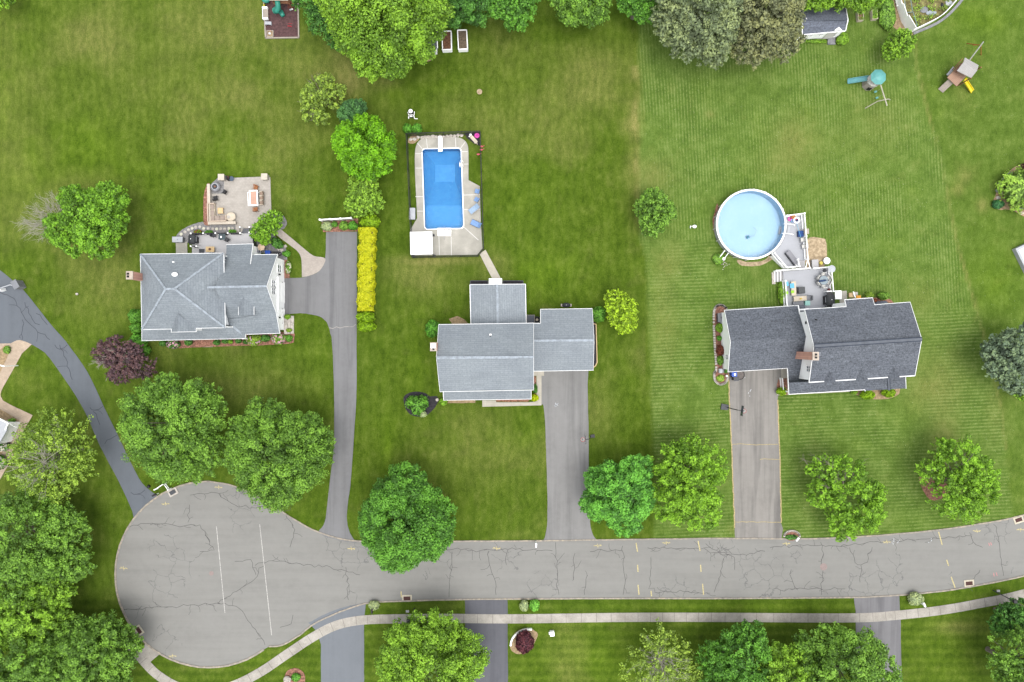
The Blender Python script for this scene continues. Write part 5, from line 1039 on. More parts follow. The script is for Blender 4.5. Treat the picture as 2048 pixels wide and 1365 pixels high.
# yellow hedge: one clipped row
SEED[0]+=1; r=np.random.default_rng(5); hz=1.7; T=thing('yellow_hedge','long bright golden yellow hedge between the hedge lined driveway and the middle lawn','hedge',731,540)
a,b_=P(733.5,456,hz*.9),P(729.5,622,hz*.9); k=15000; t=r.random(k); wv=1+.08*np.sin(t*31)+.07*np.sin(t*57+1)
cxh=a.x+(b_.x-a.x)*t; cyh=a.y+(b_.y-a.y)*t; u=r.uniform(-1,1,k); sidez=r.random(k)<.35
hw=.86*wv; xx=np.where(sidez,np.sign(u)*hw*r.uniform(.9,1.04,k),u*hw); zz=np.where(sidez,r.uniform(.1,hz,k),hz+.1*np.sin(t*43+u*3)+r.normal(0,.07,k)-.25*np.abs(u)**4)
nn=np.stack([np.where(sidez,np.sign(u)*.8,u*.3),r.normal(0,.2,k),np.where(sidez,.4,1.)],1)+r.normal(size=(k,3))*.35; nn/=np.linalg.norm(nn,axis=1)[:,None]
quads('foliage',np.stack([cxh+xx,cyh,zz],1),nn,.085*r.uniform(.7,1.4,k),np.clip(.5+.22*np.sin(t*37+1)*np.sin(t*91)+.12*np.sin(u*5+t*60)+r.normal(0,.22,k),0,1),gy_,T,seed=6)
mb=MB(); mb.prism([(a.x-.75,a.y),(a.x+.75,a.y),(b_.x+.75,b_.y),(b_.x-.75,b_.y)],0,hz-.12); build(mb,'leafy_core',LMAT('hedge_core',(150,150,30)),T)
ORD=['first','second','third','fourth','fifth','sixth','seventh','eighth','ninth','tenth','eleventh','twelfth','thirteenth','fourteenth','fifteenth']
# ------------------------------------------------------------------ small builders (local frame: x right, y forward, z up)
class LF:
    """local frame: writes boxes, tubes etc. turned by rz at a point"""
    def __init__(s,o,rz=0): s.o=Vector(o); s.rz=rz; s.c=math.cos(rz); s.s=math.sin(rz); s.mb=MB()
    def w(s,p): return Vector((s.o.x+p[0]*s.c-p[1]*s.s,s.o.y+p[0]*s.s+p[1]*s.c,s.o.z+p[2]))
    def box(s,c,size,r=0,tilt=0): s.mb.box(s.w(c),size,s.rz+r,tilt); return s
    def tube(s,pts,r,n=6): s.mb.tube([s.w(p) for p in pts],r,n); return s
    def cyl(s,c,z0,z1,r0,r1=None,n=16): p=s.w((c[0],c[1],0)); s.mb.cyl(p.x,p.y,s.o.z+z0,s.o.z+z1,r0,r1,n); return s
    def ell(s,c,rx,ry,rz_,n=14,m=8): s.mb.ell(tuple(s.w(c)),rx,ry,rz_,n,m); return s
    def prism(s,pts,z0,z1): q=[s.w((x,y,0)) for x,y in pts]; s.mb.prism([(v.x,v.y) for v in q],s.o.z+z0,s.o.z+z1); return s
    def put(s,name,mat,parent,label=None,smooth=False): o=build(s.mb,name,mat,parent,label,smooth); s.mb=MB(); return o
def at(name,label,cat_,x,y,z=0,rz=0,group=None):
    T=thing(name,label,cat_,x,y,z,group); return T,LF(P(x,y,z),rz)
def chair(label,x,y,z,rz,seatm,framem,group=None,w_=.5,name='chair',arms=True):
    T,f=at(name,label,'chair',x,y,z,rz,group)
    f.box((0,0,.43),(w_,w_,.07)).put('seat',seatm,T); f.box((0,-w_/2-.02,.7),(w_,.06,.5)).put('backrest',seatm,T)
    for sx in(-1,1):
        for sy in(-1,1): f.tube([(sx*w_*.46,sy*w_*.46,0),(sx*w_*.46,sy*w_*.46,.42)],.02).put('leg',framem,T)
        if arms: f.box((sx*w_*.52,0,.64),(.06,w_*.95,.04)).put('armrest',framem,T)
    return T
def lounger(label,x,y,z,rz,mat,frame,L=1.75,w_=.6,group=None):
    T,f=at('sun_lounger',label,'lounger',x,y,z,rz,group)
    f.box((L*.12,0,.33),(L*.68,w_,.05)).put('bed',mat,T)
    q=[f.w(p) for p in ((-L*.22,-w_/2,.33),(-L*.22,w_/2,.33),(-L*.5,w_/2,.62),(-L*.5,-w_/2,.62))]; f.mb.slab(q,.05); f.put('backrest',mat,T)
    for s_ in(-1,1): f.tube([(-L*.24,s_*(w_/2+.02),.31),(L*.47,s_*(w_/2+.02),.31)],.022).put('side_rail',frame,T)
    for a in(-1,1):
        for s_ in(-1,1): f.tube([(a*L*.33,s_*w_*.48,0),(a*L*.33,s_*w_*.48,.32)],.02).put('leg',frame,T)
    return T
def table(label,x,y,z,rz,w_,d_,h_,top,legm,rim=None,name='table',group=None):
    T,f=at(name,label,'table',x,y,z,rz,group); f.box((0,0,h_-.03),(w_,d_,.05)).put('tabletop',top,T)
    if rim:
        for s_ in(-1,1): f.box((s_*w_/2,0,h_-.02),(.13,d_+.13,.07)); f.box((0,s_*d_/2,h_-.0205),(w_-.13,.13,.066))
        f.put('rim',rim,T)
    for sx in(-1,1):
        for sy in(-1,1): f.box((sx*w_*.44,sy*d_*.44,h_/2-.03),(.07,.07,h_-.06)).put('leg',legm,T)
    return T
def mailbox(label,x,y,rz,body,post,h=1.05):
    T,f=at('mailbox',label,'mailbox',x,y,0,rz); f.box((0,0,h/2),(.1,.1,h)).put('post',post,T)
    f.box((.0,.1,h+.1),(.19,.5,.16)); p=f.w((0,0,h+.17)); 
    f.tube([(0,-.15,h+.17),(0,.35,h+.17)],.095,10).put('box_body',body,T); f.box((.12,.2,h+.2),(.02,.05,.14)).put('flag',M['red'],T); return T
def grill(label,x,y,z,rz,w_=1.5,group=None,s=1.0):
    T,f=at('gas_grill',label,'grill',x,y,z,rz,group)
    f.box((0,0,.42),(w_*.62,.55*s,.8)).put('cabinet',M['black'],T)
    k=12; pts=[(-.3*s+.6*s*i/k) for i in range(k+1)]; vs=[];fs=[]
    for sx in(-w_*.36,w_*.36):
        for y_ in pts: vs.append(f.w((sx,y_,.83+.3*math.sqrt(max(0,1-(y_/(.3*s))**2)))))
    m_=k+1
    for i in range(k): fs.append((i,i+1,m_+i+1,m_+i))
    fs+= [tuple(range(m_-1,-1,-1)),tuple(range(m_,2*m_)),(0,m_,2*m_-1,m_-1)]
    f.mb.add(vs,fs); f.put('lid',M['charcoal'],T,smooth=False); 
    for sx in(-1,1): f.box((sx*w_*.43,0,.86),(w_*.2,.46*s,.04)).put('side_shelf',M['black'],T)
    f.ell((0,-.05,1.15),.05,.05,.03,8,5).put('badge',M['white'],T); f.tube([(-.3,.3*s+.06,.95),(.3,.3*s+.06,.95)],.018).put('handle',M['ltgrey'],T); return T
M['charcoal']=pm('charcoal_cover',C(52,55,58),.6,.1,4)
def railing(root,pts,z,h,mat,balm,post=1.9,bal=.13,pw=.1,name='railing',cap=None,skip=False):
    """posts, rails and balusters between world points (pixels at rail height)"""
    pp=[P(x,y,z+h) for x,y in pts]; B_=MB()
    for a,b_ in zip(pp[:-1],pp[1:]):
        d=(b_-a); L=d.length; beams(root,'top_rail',mat,[(a,b_,.09,.06)]); lo=Vector((0,0,-h+.12)); beams(root,'bottom_rail',mat,[(a+lo,b_+lo,.09,.05)])
        for i in range(1,int(L/bal)): v=a.lerp(b_,i/int(L/bal)); B_.beam((v.x,v.y,z+.12),(v.x,v.y,z+h-.02),.03,.03)
        k_=max(1,round(L/post))
        for i in range(k_+1):
            if i==0 and a is not pp[0]: continue
            v=a.lerp(b_,i/k_); q=MB(); q.box((v.x,v.y,z+h/2-.02),(pw,pw,h+.12)); q.box((v.x,v.y,z+h+.07),(pw+.05,pw+.05,.05)); build(q,'railing_post',cap or mat,root)
    build(B_,'balusters',balm,root)
# ================= fenced pool
T=thing('swimming_pool','rectangular blue in-ground pool with white coping inside the black fence','pool',886,378)
wp=G2(pool); z0=-.16
mb=MB()
n_=len(wp); ins=lambda d:[ (x-d*(1 if x>P(886,0).x else -1),y-d*(1 if y>P(0,378).y else -1)) for x,y in wp]
vs=[(x,y,.1) for x,y in wp]+[(x,y,-1.0) for x,y in wp]; mb.add(vs,[(i,n_+i,n_+(i+1)%n_,(i+1)%n_) for i in range(n_)])
mb.add([(x,y,-1.0) for x,y in wp],[tuple(range(n_))])   # shallow floor, replaced below by the hopper
mb=MB(); mb.add(vs,[(i,(i+1)%n_,n_+(i+1)%n_,n_+i) for i in range(n_)])
X0,X1,Y0,Y1=min(p[0] for p in wp),max(p[0] for p in wp),min(p[1] for p in wp),max(p[1] for p in wp)
a,b_=P(866,320),P(907,355); hx0,hx1,hy1,hy0=a.x,b_.x,a.y,b_.y; ys_=P(0,408).y
fl=[(X0,Y0,-1.0),(X1,Y0,-1.0),(X1,ys_,-1.05),(X0,ys_,-1.05),(X1,Y1,-1.15),(X0,Y1,-1.15),(hx0,hy0,-2.3),(hx1,hy0,-2.3),(hx1,hy1,-2.3),(hx0,hy1,-2.3)]
mb.add(fl,[(0,1,2,3),(3,2,7,6),(2,4,8,7),(4,5,9,8),(5,3,6,9),(6,7,8,9)])
m,n,b=nodes('blue_pool_liner'); cg=geo(n); vo=N(n,'ShaderNodeTexVoronoi',feature='SMOOTH_F1'); vo.inputs['Scale'].default_value=2.2; n.links.new(cg,vo.inputs['Vector'])
n.links.new(ramp(n,math_(n,'ADD',math_(n,'MULTIPLY',vo.outputs[0],.6),math_(n,'MULTIPLY',noise(n,cg,3,4,.7),.4)),[(.2,C(86,170,234)),(.6,C(100,184,242))]),b.inputs['Base Color']); build(mb,'liner',m,T)  # faint caustic ripples of light painted into the liner colour
mb=MB(); mb.add([(x,y,-.07) for x,y in wp],[tuple(range(n_)) if sum(wp[i][0]*wp[(i+1)%n_][1]-wp[(i+1)%n_][0]*wp[i][1] for i in range(n_))>0 else tuple(range(n_-1,-1,-1))]); build(mb,'water',water('pool_water',(.74,.92,1,1)),T)
mb=MB(); strip(mb,wp+[wp[0],wp[1]],.1,.09,.05); build(mb,'coping',M['white'],T)
T,f=at('pool_steps','white moulded steps with a central rail at the near end of the blue pool','steps',889,466)
for k_ in range(4): f.box((0,.42-k_*.24+.02,-.02+.035*k_),(1.62-.02*k_,.24,.22)).put('step',M['white'],T)
f.tube([(.02,-.75,.1),(.02,-.75,.75),(.02,-.2,.8),(.02,.35,.25)],.025).put('handrail',M['ltgrey'],T)
for x in (0,):
    T,f=at('diving_board','white diving board at the far end of the blue pool','diving board',881.5,292); f.box((0,.05,.52),(.5,1.75,.06),R(1)).put('board',M['white'],T); f.box((0,.6,.29),(.42,.5,.4)).put('stand',M['ltgrey'],T); f.box((0,.15,.3),(.3,.1,.38)).put('fulcrum',M['ltgrey'],T)
T,f=at('pool_ladder','small white ladder on the right edge of the blue pool','ladder',922,330)
for s_ in(-1,1): f.tube([(.3,s_*.24,.1),(.28,s_*.24,.75),(0,s_*.24,.85),(-.12,s_*.24,.4),(-.12,s_*.24,-.5)],.025).put('rail',M['white'],T)
for k_ in range(3): f.box((-.12,0,.1-k_*.25),(.12,.48,.03)).put('rung',M['white'],T)
T,f=at('gazebo','square white canopy gazebo in the lower left corner of the pool fence','gazebo',843,487)
zc=2.5; c4=[P(820,464.5,zc),P(864,463.5,zc),P(865.5,508.5,zc),P(821,509.5,zc)]; ctr=sum(c4,Vector())/4+Vector((0,0,.55)); mb=MB()
for i in range(4): mb.slab([c4[i],c4[(i+1)%4],ctr.lerp(c4[(i+1)%4],.22),ctr.lerp(c4[i],.22)],.04)
build(mb,'canopy',M['white'],T); mb=MB(); q=[ctr.lerp(v,.27)+Vector((0,0,.12)) for v in c4]; mb.slab(q,.05); build(mb,'top_vent',M['white'],T)
mb=MB()
for i in range(4): mb.beam(c4[i]-Vector((0,0,.1)),c4[(i+1)%4]-Vector((0,0,.1)),.03,.16)
build(mb,'valance',M['offwhite'],T)
for v in c4: q=v.lerp(ctr,.06); mb=MB(); mb.box((q.x,q.y,1.2),(.1,.1,2.4)); mb.box((q.x,q.y,.12),(.25,.25,.06)); build(mb,'pole',M['dkgrey'],T)
T,f=at('deck_box','pale grey storage box along the left pool fence','storage box',826,430); f.box((0,0,.36),(.62,1.25,.6)).put('body',M['grey'],T); f.box((0,0,.7),(.7,1.35,.07)).put('lid',M['ltgrey'],T)
lounger('blue sun lounger nearest the corner gate of the pool fence',952,449,.09,R(155),M['cushblue'],M['dkgrey'],1.3,.62); lounger('pale blue sun lounger laid diagonally, second from the gate corner',948,419.5,.09,R(218),pm('pale_blue_sling',C(165,190,218),.8,.1,8),M['ltgrey'],1.35,.6)
chair('small blue sling chair by the pool fence, lower of two',953.5,401,.09,R(60),M['cushblue'],M['ltgrey'],'blue sling chairs by the pool',.5,arms=False); chair('small blue sling chair by the pool fence, upper of two',954.5,384.5,.09,R(75),M['cushblue'],M['ltgrey'],'blue sling chairs by the pool',.5,arms=False)
# black mesh fence
T=thing('pool_fence','black mesh fence on posts around the rectangular pool','fence',888,514)
m,n,b=nodes('black_chain_mesh'); out=[x for x in n.nodes if x.type=='OUTPUT_MATERIAL'][0]; b.inputs['Base Color'].default_value=(.02,.024,.022,1)
tr=N(n,'ShaderNodeBsdfTransparent'); mx=N(n,'ShaderNodeMixShader'); cg=geo(n); sx=N(n,'ShaderNodeSeparateXYZ'); n.links.new(cg,sx.inputs[0])
hh=math_(n,'ADD',sx.outputs[0],sx.outputs[1]); u_=math_(n,'LESS_THAN',math_(n,'FRACT',math_(n,'MULTIPLY',math_(n,'ADD',hh,sx.outputs[2]),14)),.24); v_=math_(n,'LESS_THAN',math_(n,'FRACT',math_(n,'MULTIPLY',math_(n,'SUBTRACT',hh,sx.outputs[2]),14)),.24)
n.links.new(math_(n,'MAXIMUM',u_,v_),mx.inputs[0]); n.links.new(tr.outputs[0],mx.inputs[1]); n.links.new(b.outputs[0],mx.inputs[2]); n.links.new(mx.outputs[0],out.inputs[0]); mesh_m=m
fp_=[(812,267),(960,262.5),(966.5,497),(955,511),(823,514)]; fh=1.3; pp=[P(x,y,fh) for x,y in fp_]; rl_=MB(); me_=MB()
for i in range(5):
    a,b_=pp[i],pp[(i+1)%5]; rl_.beam(a,b_,.06,.05); rl_.beam((a.x,a.y,.1),(b_.x,b_.y,.1),.04,.04); me_.add([(a.x,a.y,.06),(b_.x,b_.y,.06),tuple(b_),tuple(a)],[(0,1,2,3)])
    k_=max(1,round((b_-a).length/2.1))
    for j in range(k_): v=a.lerp(b_,j/k_); q=MB(); q.cyl(v.x,v.y,0,fh+.06,.038,n=8); q.ell((v.x,v.y,fh+.07),.05,.05,.04,8,5); build(q,'post',M['black'],T)
build(rl_,'rail',M['black'],T); build(me_,'mesh_panel',mesh_m,T)
# pale edging boulders behind the pool
rd=random.Random(4)
for i in range(15):
    x=822+i*7.3+rd.uniform(-1,1); y=276.5-(0 if i>2 else -(2-i)*2)-(x-822)*.045+rd.uniform(-1,1); c=P(x,y); mb=MB(); mb.ell((c.x,c.y,.08),rd.uniform(.2,.3),rd.uniform(.16,.24),rd.uniform(.1,.18),9,6,.14,i)
    one(mb,'edging_stone',M['stone'],ORD[i]+' from the left in the row of pale stones behind the diving board','stone',(c.x,c.y,0),'pale stones in a row behind the pool')
T,f=at('pool_float','bright pink inflatable float in the mulched corner of the pool fence','pool float',954,272.5); f.mb.torus(tuple(f.w((0,0,.2))),.2,.12,18,8); f.put('ring',M['pink'],T,smooth=True); f.ell((.05,-.02,.18),.13,.13,.06).put('seat',M['pink'],T)
mb=MB(); c=P(949.5,281); pts=[(c.x-.42,c.y+.36,.35),(c.x-.2,c.y+.12,.33),(c.x+.05,c.y-.15,.36),(c.x+.22,c.y-.42,.42)]; 
for i in range(3): mb.beam(pts[i],pts[i+1],.4,.05)
for p in (pts[0],pts[3]): mb.box((p[0],p[1],.16),(.3,.08,.3),R(-45))
one(mb,'curved_bench',M['beige'],'beige curved lounge seat on black mulch beside the pink float','lounge seat',(c.x,c.y,0))
for x,y,rr,lb in ((941.3,270.5,.15,'white globe lamp beside the beige lounge seat, upper of two'),(939,273.8,.1,'small white globe beside the beige lounge seat, lower of two')): c=P(x,y); mb=MB(); mb.ell((c.x,c.y,rr),rr,rr,rr,12,8); one(mb,'globe_lamp',M['white'],lb,'lamp',(c.x,c.y,0),smooth=True)
for x,y,lb in ((963.5,295.5,'pink ornament outside the top right fence side, upper'),(963,302,'pink ornament outside the top right fence side, lower'),(957,311,'reddish ornament inside the right pool fence')):
    T,f=at('flamingo_ornament',lb,'garden ornament',x,y); f.ell((0,0,.45),.2,.11,.11,10,6).put('body',pm('salmon_pink',C(232,110,120),.6,.1),T); f.tube([(.15,0,.5),(.26,0,.75),(.36,.02,.78)],.03).put('neck',MC['salmon_pink'],T)
    for s_ in(-1,1): f.tube([(0,s_*.04,0),(0,s_*.04,.4)],.012).put('leg',MC['salmon_pink'],T)
T,f=at('pool_filter','white round pool filter tank with white pipes behind the clipped bushes','pool filter',823,232)
f.cyl((0,.3),0,.75,.27,.27).put('tank',M['dkgrey'],T); f.ell((0,.3,.75),.25,.25,.16).put('tank_lid',M['white'],T); f.cyl((.02,.3),.88,.98,.06).put('valve',M['grey'],T)
for p in ([(-.38,.35,.3),(-.3,.0,.3),(.35,.0,.3),(.38,.4,.3)],[(-.3,-.1,.2),(-.3,-.4,.2)],[(.3,.0,.35),(.38,-.4,.2),(.75,-.4,.15)]): f.tube(p,.045).put('pipe',M['white'],T)
f.box((0,-.18,.2),(.4,.22,.25)).put('pump',M['dkgrey'],T); f.box((0,-.18,.345),(.3,.12,.05)).put('pump_cap',M['white'],T)
c=P(959,184); mb=MB(); mb.cyl(c.x,c.y,0,.05,.32,n=18); one(mb,'stepping_disc',M['soil'],'round tan disc lying on the lawn above the pool','disc',(c.x,c.y,0))
# ================= round pool, decks
T,f=at('round_pool','round above-ground pool with white rim and pale blue water','pool',1502.5,449,0)
zp=1.3; c=P(1502.5,449,zp); rr=70.5/S*(H-zp)/H
for nm,mt,args in (('wall',M['ltgrey'],None),):
    mb=MB(); k_=64; vs=[];
    for z_,q in ((0,rr-.12),(zp-.03,rr-.12)): vs+=[(c.x+q*math.cos(2*math.pi*i/k_),c.y+q*math.sin(2*math.pi*i/k_),z_) for i in range(k_)]
    for z_,q in ((0,rr-.2),(zp-.03,rr-.2)): vs+=[(c.x+q*math.cos(2*math.pi*i/k_),c.y+q*math.sin(2*math.pi*i/k_),z_) for i in range(k_)]
    mb.add(vs,[(i,(i+1)%k_,k_+(i+1)%k_,k_+i) for i in range(k_)]+[(2*k_+(i+1)%k_,2*k_+i,3*k_+i,3*k_+(i+1)%k_) for i in range(k_)]); build(mb,nm,mt,T)
mb=MB(); mb.torus((c.x,c.y,zp),rr-.1,.1,72,6,sz=.3); build(mb,'rim',M['white'],T)
for i in range(18): a=i*R(20)+.1; mb=MB(); mb.box((c.x+(rr-.1)*math.cos(a),c.y+(rr-.1)*math.sin(a),zp+.02),(.3,.14,.09),a); mb.box((c.x+(rr-.02)*math.cos(a),c.y+(rr-.02)*math.sin(a),zp/2),(.06,.12,zp),a); build(mb,'rim_joint',M['offwhite'],T)
mb=MB(); vs=[(c.x+(rr-.205)*math.cos(2*math.pi*i/k_),c.y+(rr-.205)*math.sin(2*math.pi*i/k_),zp-.05) for i in range(k_)]+[(c.x+(rr-.25)*math.cos(2*math.pi*i/k_),c.y+(rr-.25)*math.sin(2*math.pi*i/k_),.1) for i in range(k_)]; mb.add(vs,[(i,k_+i,k_+(i+1)%k_,(i+1)%k_) for i in range(k_)]+[tuple(range(k_,2*k_))])
build(mb,'liner',pm('pale_blue_liner',C(186,226,255),.5,.012,.4,C(194,230,255),2),T)
mb=MB(); mb.add([(c.x+(rr-.21)*math.cos(2*math.pi*i/k_),c.y+(rr-.21)*math.sin(2*math.pi*i/k_),zp-.1) for i in range(k_)],[tuple(range(k_))]); build(mb,'water',water('clear_pool_water',(.96,.985,1,1)),T)
T,f=at('pool_cleaner','small dark teal pool cleaner on the floor of the round pool','pool cleaner',1495,475,.12,R(20)); f.box((0,0,.14),(.35,.3,.16)).put('body',pm('dark_teal',C(10,130,160),.5,.1),T); f.tube([(0,0,.2),(.6,-.1,.5),(1.0,.4,.7),(.7,.9,.9)],.02).put('hose',M['rope'],T)
T,f=at('pool_ladder','grey white in-pool steps at the deck side of the round pool','ladder',1567,463,.15,R(-10))
for k_ in range(5): f.box((-.45+.16*k_,0,.15+k_*.22),(.3,.95,.05)).put('tread',M['ltgrey'],T)
for s_,yy in((-1,-.55),(1,.55)): f.tube([(-.6,yy,1.3),(-.1,yy,1.75),(.55,yy,1.75),(.7,yy,1.2)],.035).put('handrail',M['white'],T)
# upper deck
zd=1.15; T=thing('pool_deck','grey board deck with white railings wrapped round the east side of the round pool','deck',1592,480)
arcp=[]
for i in range(13):
    a=R(14-i*5.9); q=P(1502.5,449,zd); arcp.append((q.x+(rr+.04)*math.cos(a),q.y+(rr+.04)*math.sin(a)))
dp=[tuple(P(x,y,zd))[:2] for x,y in ((1607,430.5),(1613.5,520),(1612,521),(1597,521),(1597,533),(1573,534.5))]
mb=MB(); mb.prism(arcp+dp[::-1],zd-.12,zd); build(mb,'deck_floor',M['deckC'],T)
mb=MB(); a,b_=P(1546,511,zd-.05),P(1572.5,536,zd-.05); w_=[(a.x,a.y),(b_.x,b_.y)]
mb.add([(a.x,a.y,.05),(b_.x,b_.y,.05),(b_.x,b_.y,zd),(a.x,a.y,zd)],[(0,1,2,3)]); mb2=MB(); mb2.beam((a.x,a.y,zd/2),(b_.x,b_.y,zd/2),.05,zd-.05); build(mb2,'skirt',M['white'],T)
mb=MB(); a,b_=P(1609,428,zd),P(1615,519,zd); mb.beam((P(1606.5,430,zd).x+.05,P(0,430,zd).y,zd/2-.05),(P(1613.5,520,zd).x+.05,P(0,520,zd).y,zd/2-.05),.04,zd-.2); build(mb,'skirt',M['ltgrey'],T)
railing(T,[(1574,431.5),(1609,427),(1616,518.5)],zd,.95,M['white'],M['offwhite'],2.6)
railing(T,[(1549,506),(1573.8,535.3),(1598.8,533),(1596,519.5)],zd,.95,M['white'],M['offwhite'],2.6)
for k_ in range(4):
    a=P(1604,523+k_*4.2,1.0-k_*.12); mb=MB(); mb.box((a.x,a.y,.95-k_*.13),(.72,.27,.05),R(2)); build(mb,'tread',M['deckgrey'],T)
mb=MB()
for a,b_ in (((1615.5,518.5,2.1),(1611,536.5,1.6)),((1615.5,518.5,2.1),(1620,537,1.6))): mb.beam(P(*a),P(*b_),.07,.07)
build(mb,'stair_rail',M['white'],T)
# lower deck
zl=.65; T=thing('sun_deck','wide grey deck with white railing and side stairs behind the charcoal house','deck',1612,575)
mb=MB(); mb.prism([tuple(P(x,y,zl))[:2] for x,y in ((1566,543),(1624,538.5),(1661,536),(1664,612),(1612,622),(1572,613))],zl-.14,zl); build(mb,'deck_floor',M['deckC'],T)
railing(T,[(1553,541.5),(1585,539),(1620,536.5)],zl,.92,M['white'],M['offwhite'],1.6,pw=.08); railing(T,[(1628,537),(1663,533.5),(1667,583)],zl,.92,M['white'],M['offwhite'],2.2,pw=.1); railing(T,[(1571,562),(1574,611)],zl,.92,M['white'],M['offwhite'],2.4,pw=.1)
for k_ in range(4):
    a=P(1550+k_*5,554,.0); mb=MB(); h_=.12+k_*.14; mb.box((a.x,a.y,h_/2+.02),(.3,1.25,h_),R(2)); s_=build(mb,'stair',M['deckgrey'],T); mb=MB(); mb.box((a.x-.12,a.y,h_+.02),(.06,1.25,.05),R(2)); build(mb,'nosing',M['white'],s_)
T,f=at('concrete_step','pale concrete slab at the foot of the small deck stairs','slab',1547,557,0,R(2)); f.box((0,0,.05),(.42,1.4,.1)).put('slab',M['stone'],T)
GD='white chairs around the round glass table'
T,f=at('round_table','round glass patio table on the lower deck','table',1642.5,562,zl); f.cyl((0,0),.68,.71,.52,n=24).put('tabletop',pm('smoked_glass',C(140,158,168),.1,.06,spec=.7),T); f.mb.torus(tuple(f.w((0,0,.7))),.52,.025,28,6); f.put('rim',M['grey'],T)
for a in range(4): f.tube([(.4*math.cos(a*1.57),.4*math.sin(a*1.57),0),(.3*math.cos(a*1.57),.3*math.sin(a*1.57),.68)],.02).put('leg',M['grey'],T)
f.cyl((0,0),.71,.74,.08).put('umbrella_hole_ring',M['dkgrey'],T)
for dx,dy,a,lb in ((0,-14.5,180,'white chair at the top of the round glass table'),(-9.5,-6,250,'white chair at the upper left of the round glass table'),(-9,6.5,300,'white chair at the lower left of the round glass table'),(1,15,0,'white chair at the bottom of the round glass table'),(11,-6,110,'white chair at the upper right of the round glass table'),(11,6,70,'white chair at the lower right of the round glass table')):
    a=math.degrees(math.atan2(-(-dy),-(-dx)*0-dx))if 0 else math.degrees(math.atan2(dy,-dx))-90; chair(lb,1642.5+dx*.82,562+dy*.72,zl,R(a),M['offwhite'],M['grey'],GD,.46)
T,f=at('patio_umbrella','folded dark blue umbrella lying across the round glass table','umbrella',1643,562,zl+.74,R(3)); f.tube([(-.35,-.05,.08),(.9,.06,.05)],.025).put('pole',M['dkgrey'],T); f.tube([(-.35,-.05,.1),(.0,-.02,.1),(.45,.03,.08)],.11,8).put('canopy',M['navy'],T)
T,f=at('patio_umbrella','pale grey round open umbrella at the corner of the lower deck railing','umbrella',1649,541.5,zl); f.tube([(0,0,.0),(0,0,1.95)],.03).put('pole',M['grey'],T); f.cyl((0,0),0,.08,.22).put('base',M['dkgrey'],T); f.cyl((0,0),1.88,2.0,.42,.1,18).put('canopy',M['capgrey'],T)
grill('large black gas grill on the lower deck by the white railing',1654,601,zl,R(92),1.6,s=1.75)
T,f=at('side_table','white square table beside the large black grill','table',1670.5,591,.3,R(2)); f.box((0,0,.75),(.75,1.0,.06)).put('tabletop',M['white'],T)
for a in(-1,1):
    for b2 in(-1,1): f.box((a*.33,b2*.45,.37),(.05,.05,.72)).put('leg',M['white'],T)
T,f=at('fence_panel','white low railing piece on the deck edge next to the white square table','railing',1652,584,zl,R(2)); f.box((0,0,.86),(.62,.1,.06)).put('rail',M['white'],T); f.box((.05,-.1,.8),(.36,.1,.04)).put('tray',M['black'],T)
for a in(-.28,.28): f.box((a,0,.42),(.06,.06,.84)).put('post',M['white'],T)
c=P(1656.5,580,zl); mb=MB(); mb.cyl(c.x,c.y,zl,zl+.25,.12,.16,12); one(mb,'flower_pot',pm('dark_red_clay',C(120,50,45)),'small dark red pot on the lower deck near the railing','pot',tuple(c))
T,f=at('ottoman','dark grey cushioned ottoman on the lower deck','ottoman',1599.5,581.5,zl,R(4)); f.box((0,0,.2),(.85,.78,.36)).put('base',M['black'],T); f.box((.06,0,.42),(.74,.74,.1)).put('cushion',pm('dark_grey_cushion',C(96,98,100),.9,.1,6),T)
T,f=at('bench','cream bench draped with towels along the left railing of the lower deck','bench',1584.5,578,zl,R(2)); f.box((0,0,.42),(.55,1.65,.07)).put('seat',M['beige'],T)
for a in(-1,1):
    for b2 in(-1,1): f.box((a*.2,b2*.7,.2),(.06,.06,.4)).put('leg',M['beige'],T)
for nm,lb,x,y,w_,d_,mt in (('towel','aqua blue towel lying on the cream bench',1584,572,.5,.55,'aqua'),('towel','lime green towel lying on the cream bench end',1585,584,.36,.3,'lime'),('towel','bright blue towel hung over the left deck railing',1575,568,.2,.5,'aqua'),('towel','lime towel hung over the left deck railing',1574.5,586,.2,.34,'lime')):
    z_=zl+.47 if x>1580 else zl+.97; T,f=at(nm,lb,'towel',x,y,z_,R(5)); f.box((0,0,.01),(w_,d_,.03)); 
    if x<1580: f.box((-w_/2,0,-.2),(.03,d_,.42)); f.box((w_/2,0,-.2),(.03,d_,.42))
    f.put('cloth',M[mt],T)
table('cream rectangular table with a yellow toy on the lower deck',1597,598,zl,R(4),1.5,.55,.5,M['beige'],M['beige']); T,f=at('toy','yellow plastic toy on the cream rectangular table','toy',1601,598,zl+.5); f.ell((0,0,.07),.12,.08,.07).put('toy_body',M['yellow'],T); f.ell((.1,.04,.1),.05,.05,.05).put('toy_head',M['orange'],T)
chair('dark grey armchair right of the cream rectangular table',1614,597,zl,R(90),M['grey'],M['dkgrey'],None,.55); T,f=at('storage_cube','mint green cube below the cream table on the lower deck','cube',1612,607,zl,R(2)); f.box((0,0,.22),(.52,.5,.42)).put('body',M['mint'],T); f.box((0,0,.45),(.56,.54,.04)).put('lid',M['mint'],T)
T,f=at('bench','dark grey low bench at the house end of the lower deck','bench',1594,607,zl,R(3)); f.box((0,0,.3),(1.2,.4,.08)).put('seat',M['grey'],T)
for a in(-1,1): f.box((a*.5,0,.13),(.06,.36,.26)).put('leg',M['dkgrey'],T)
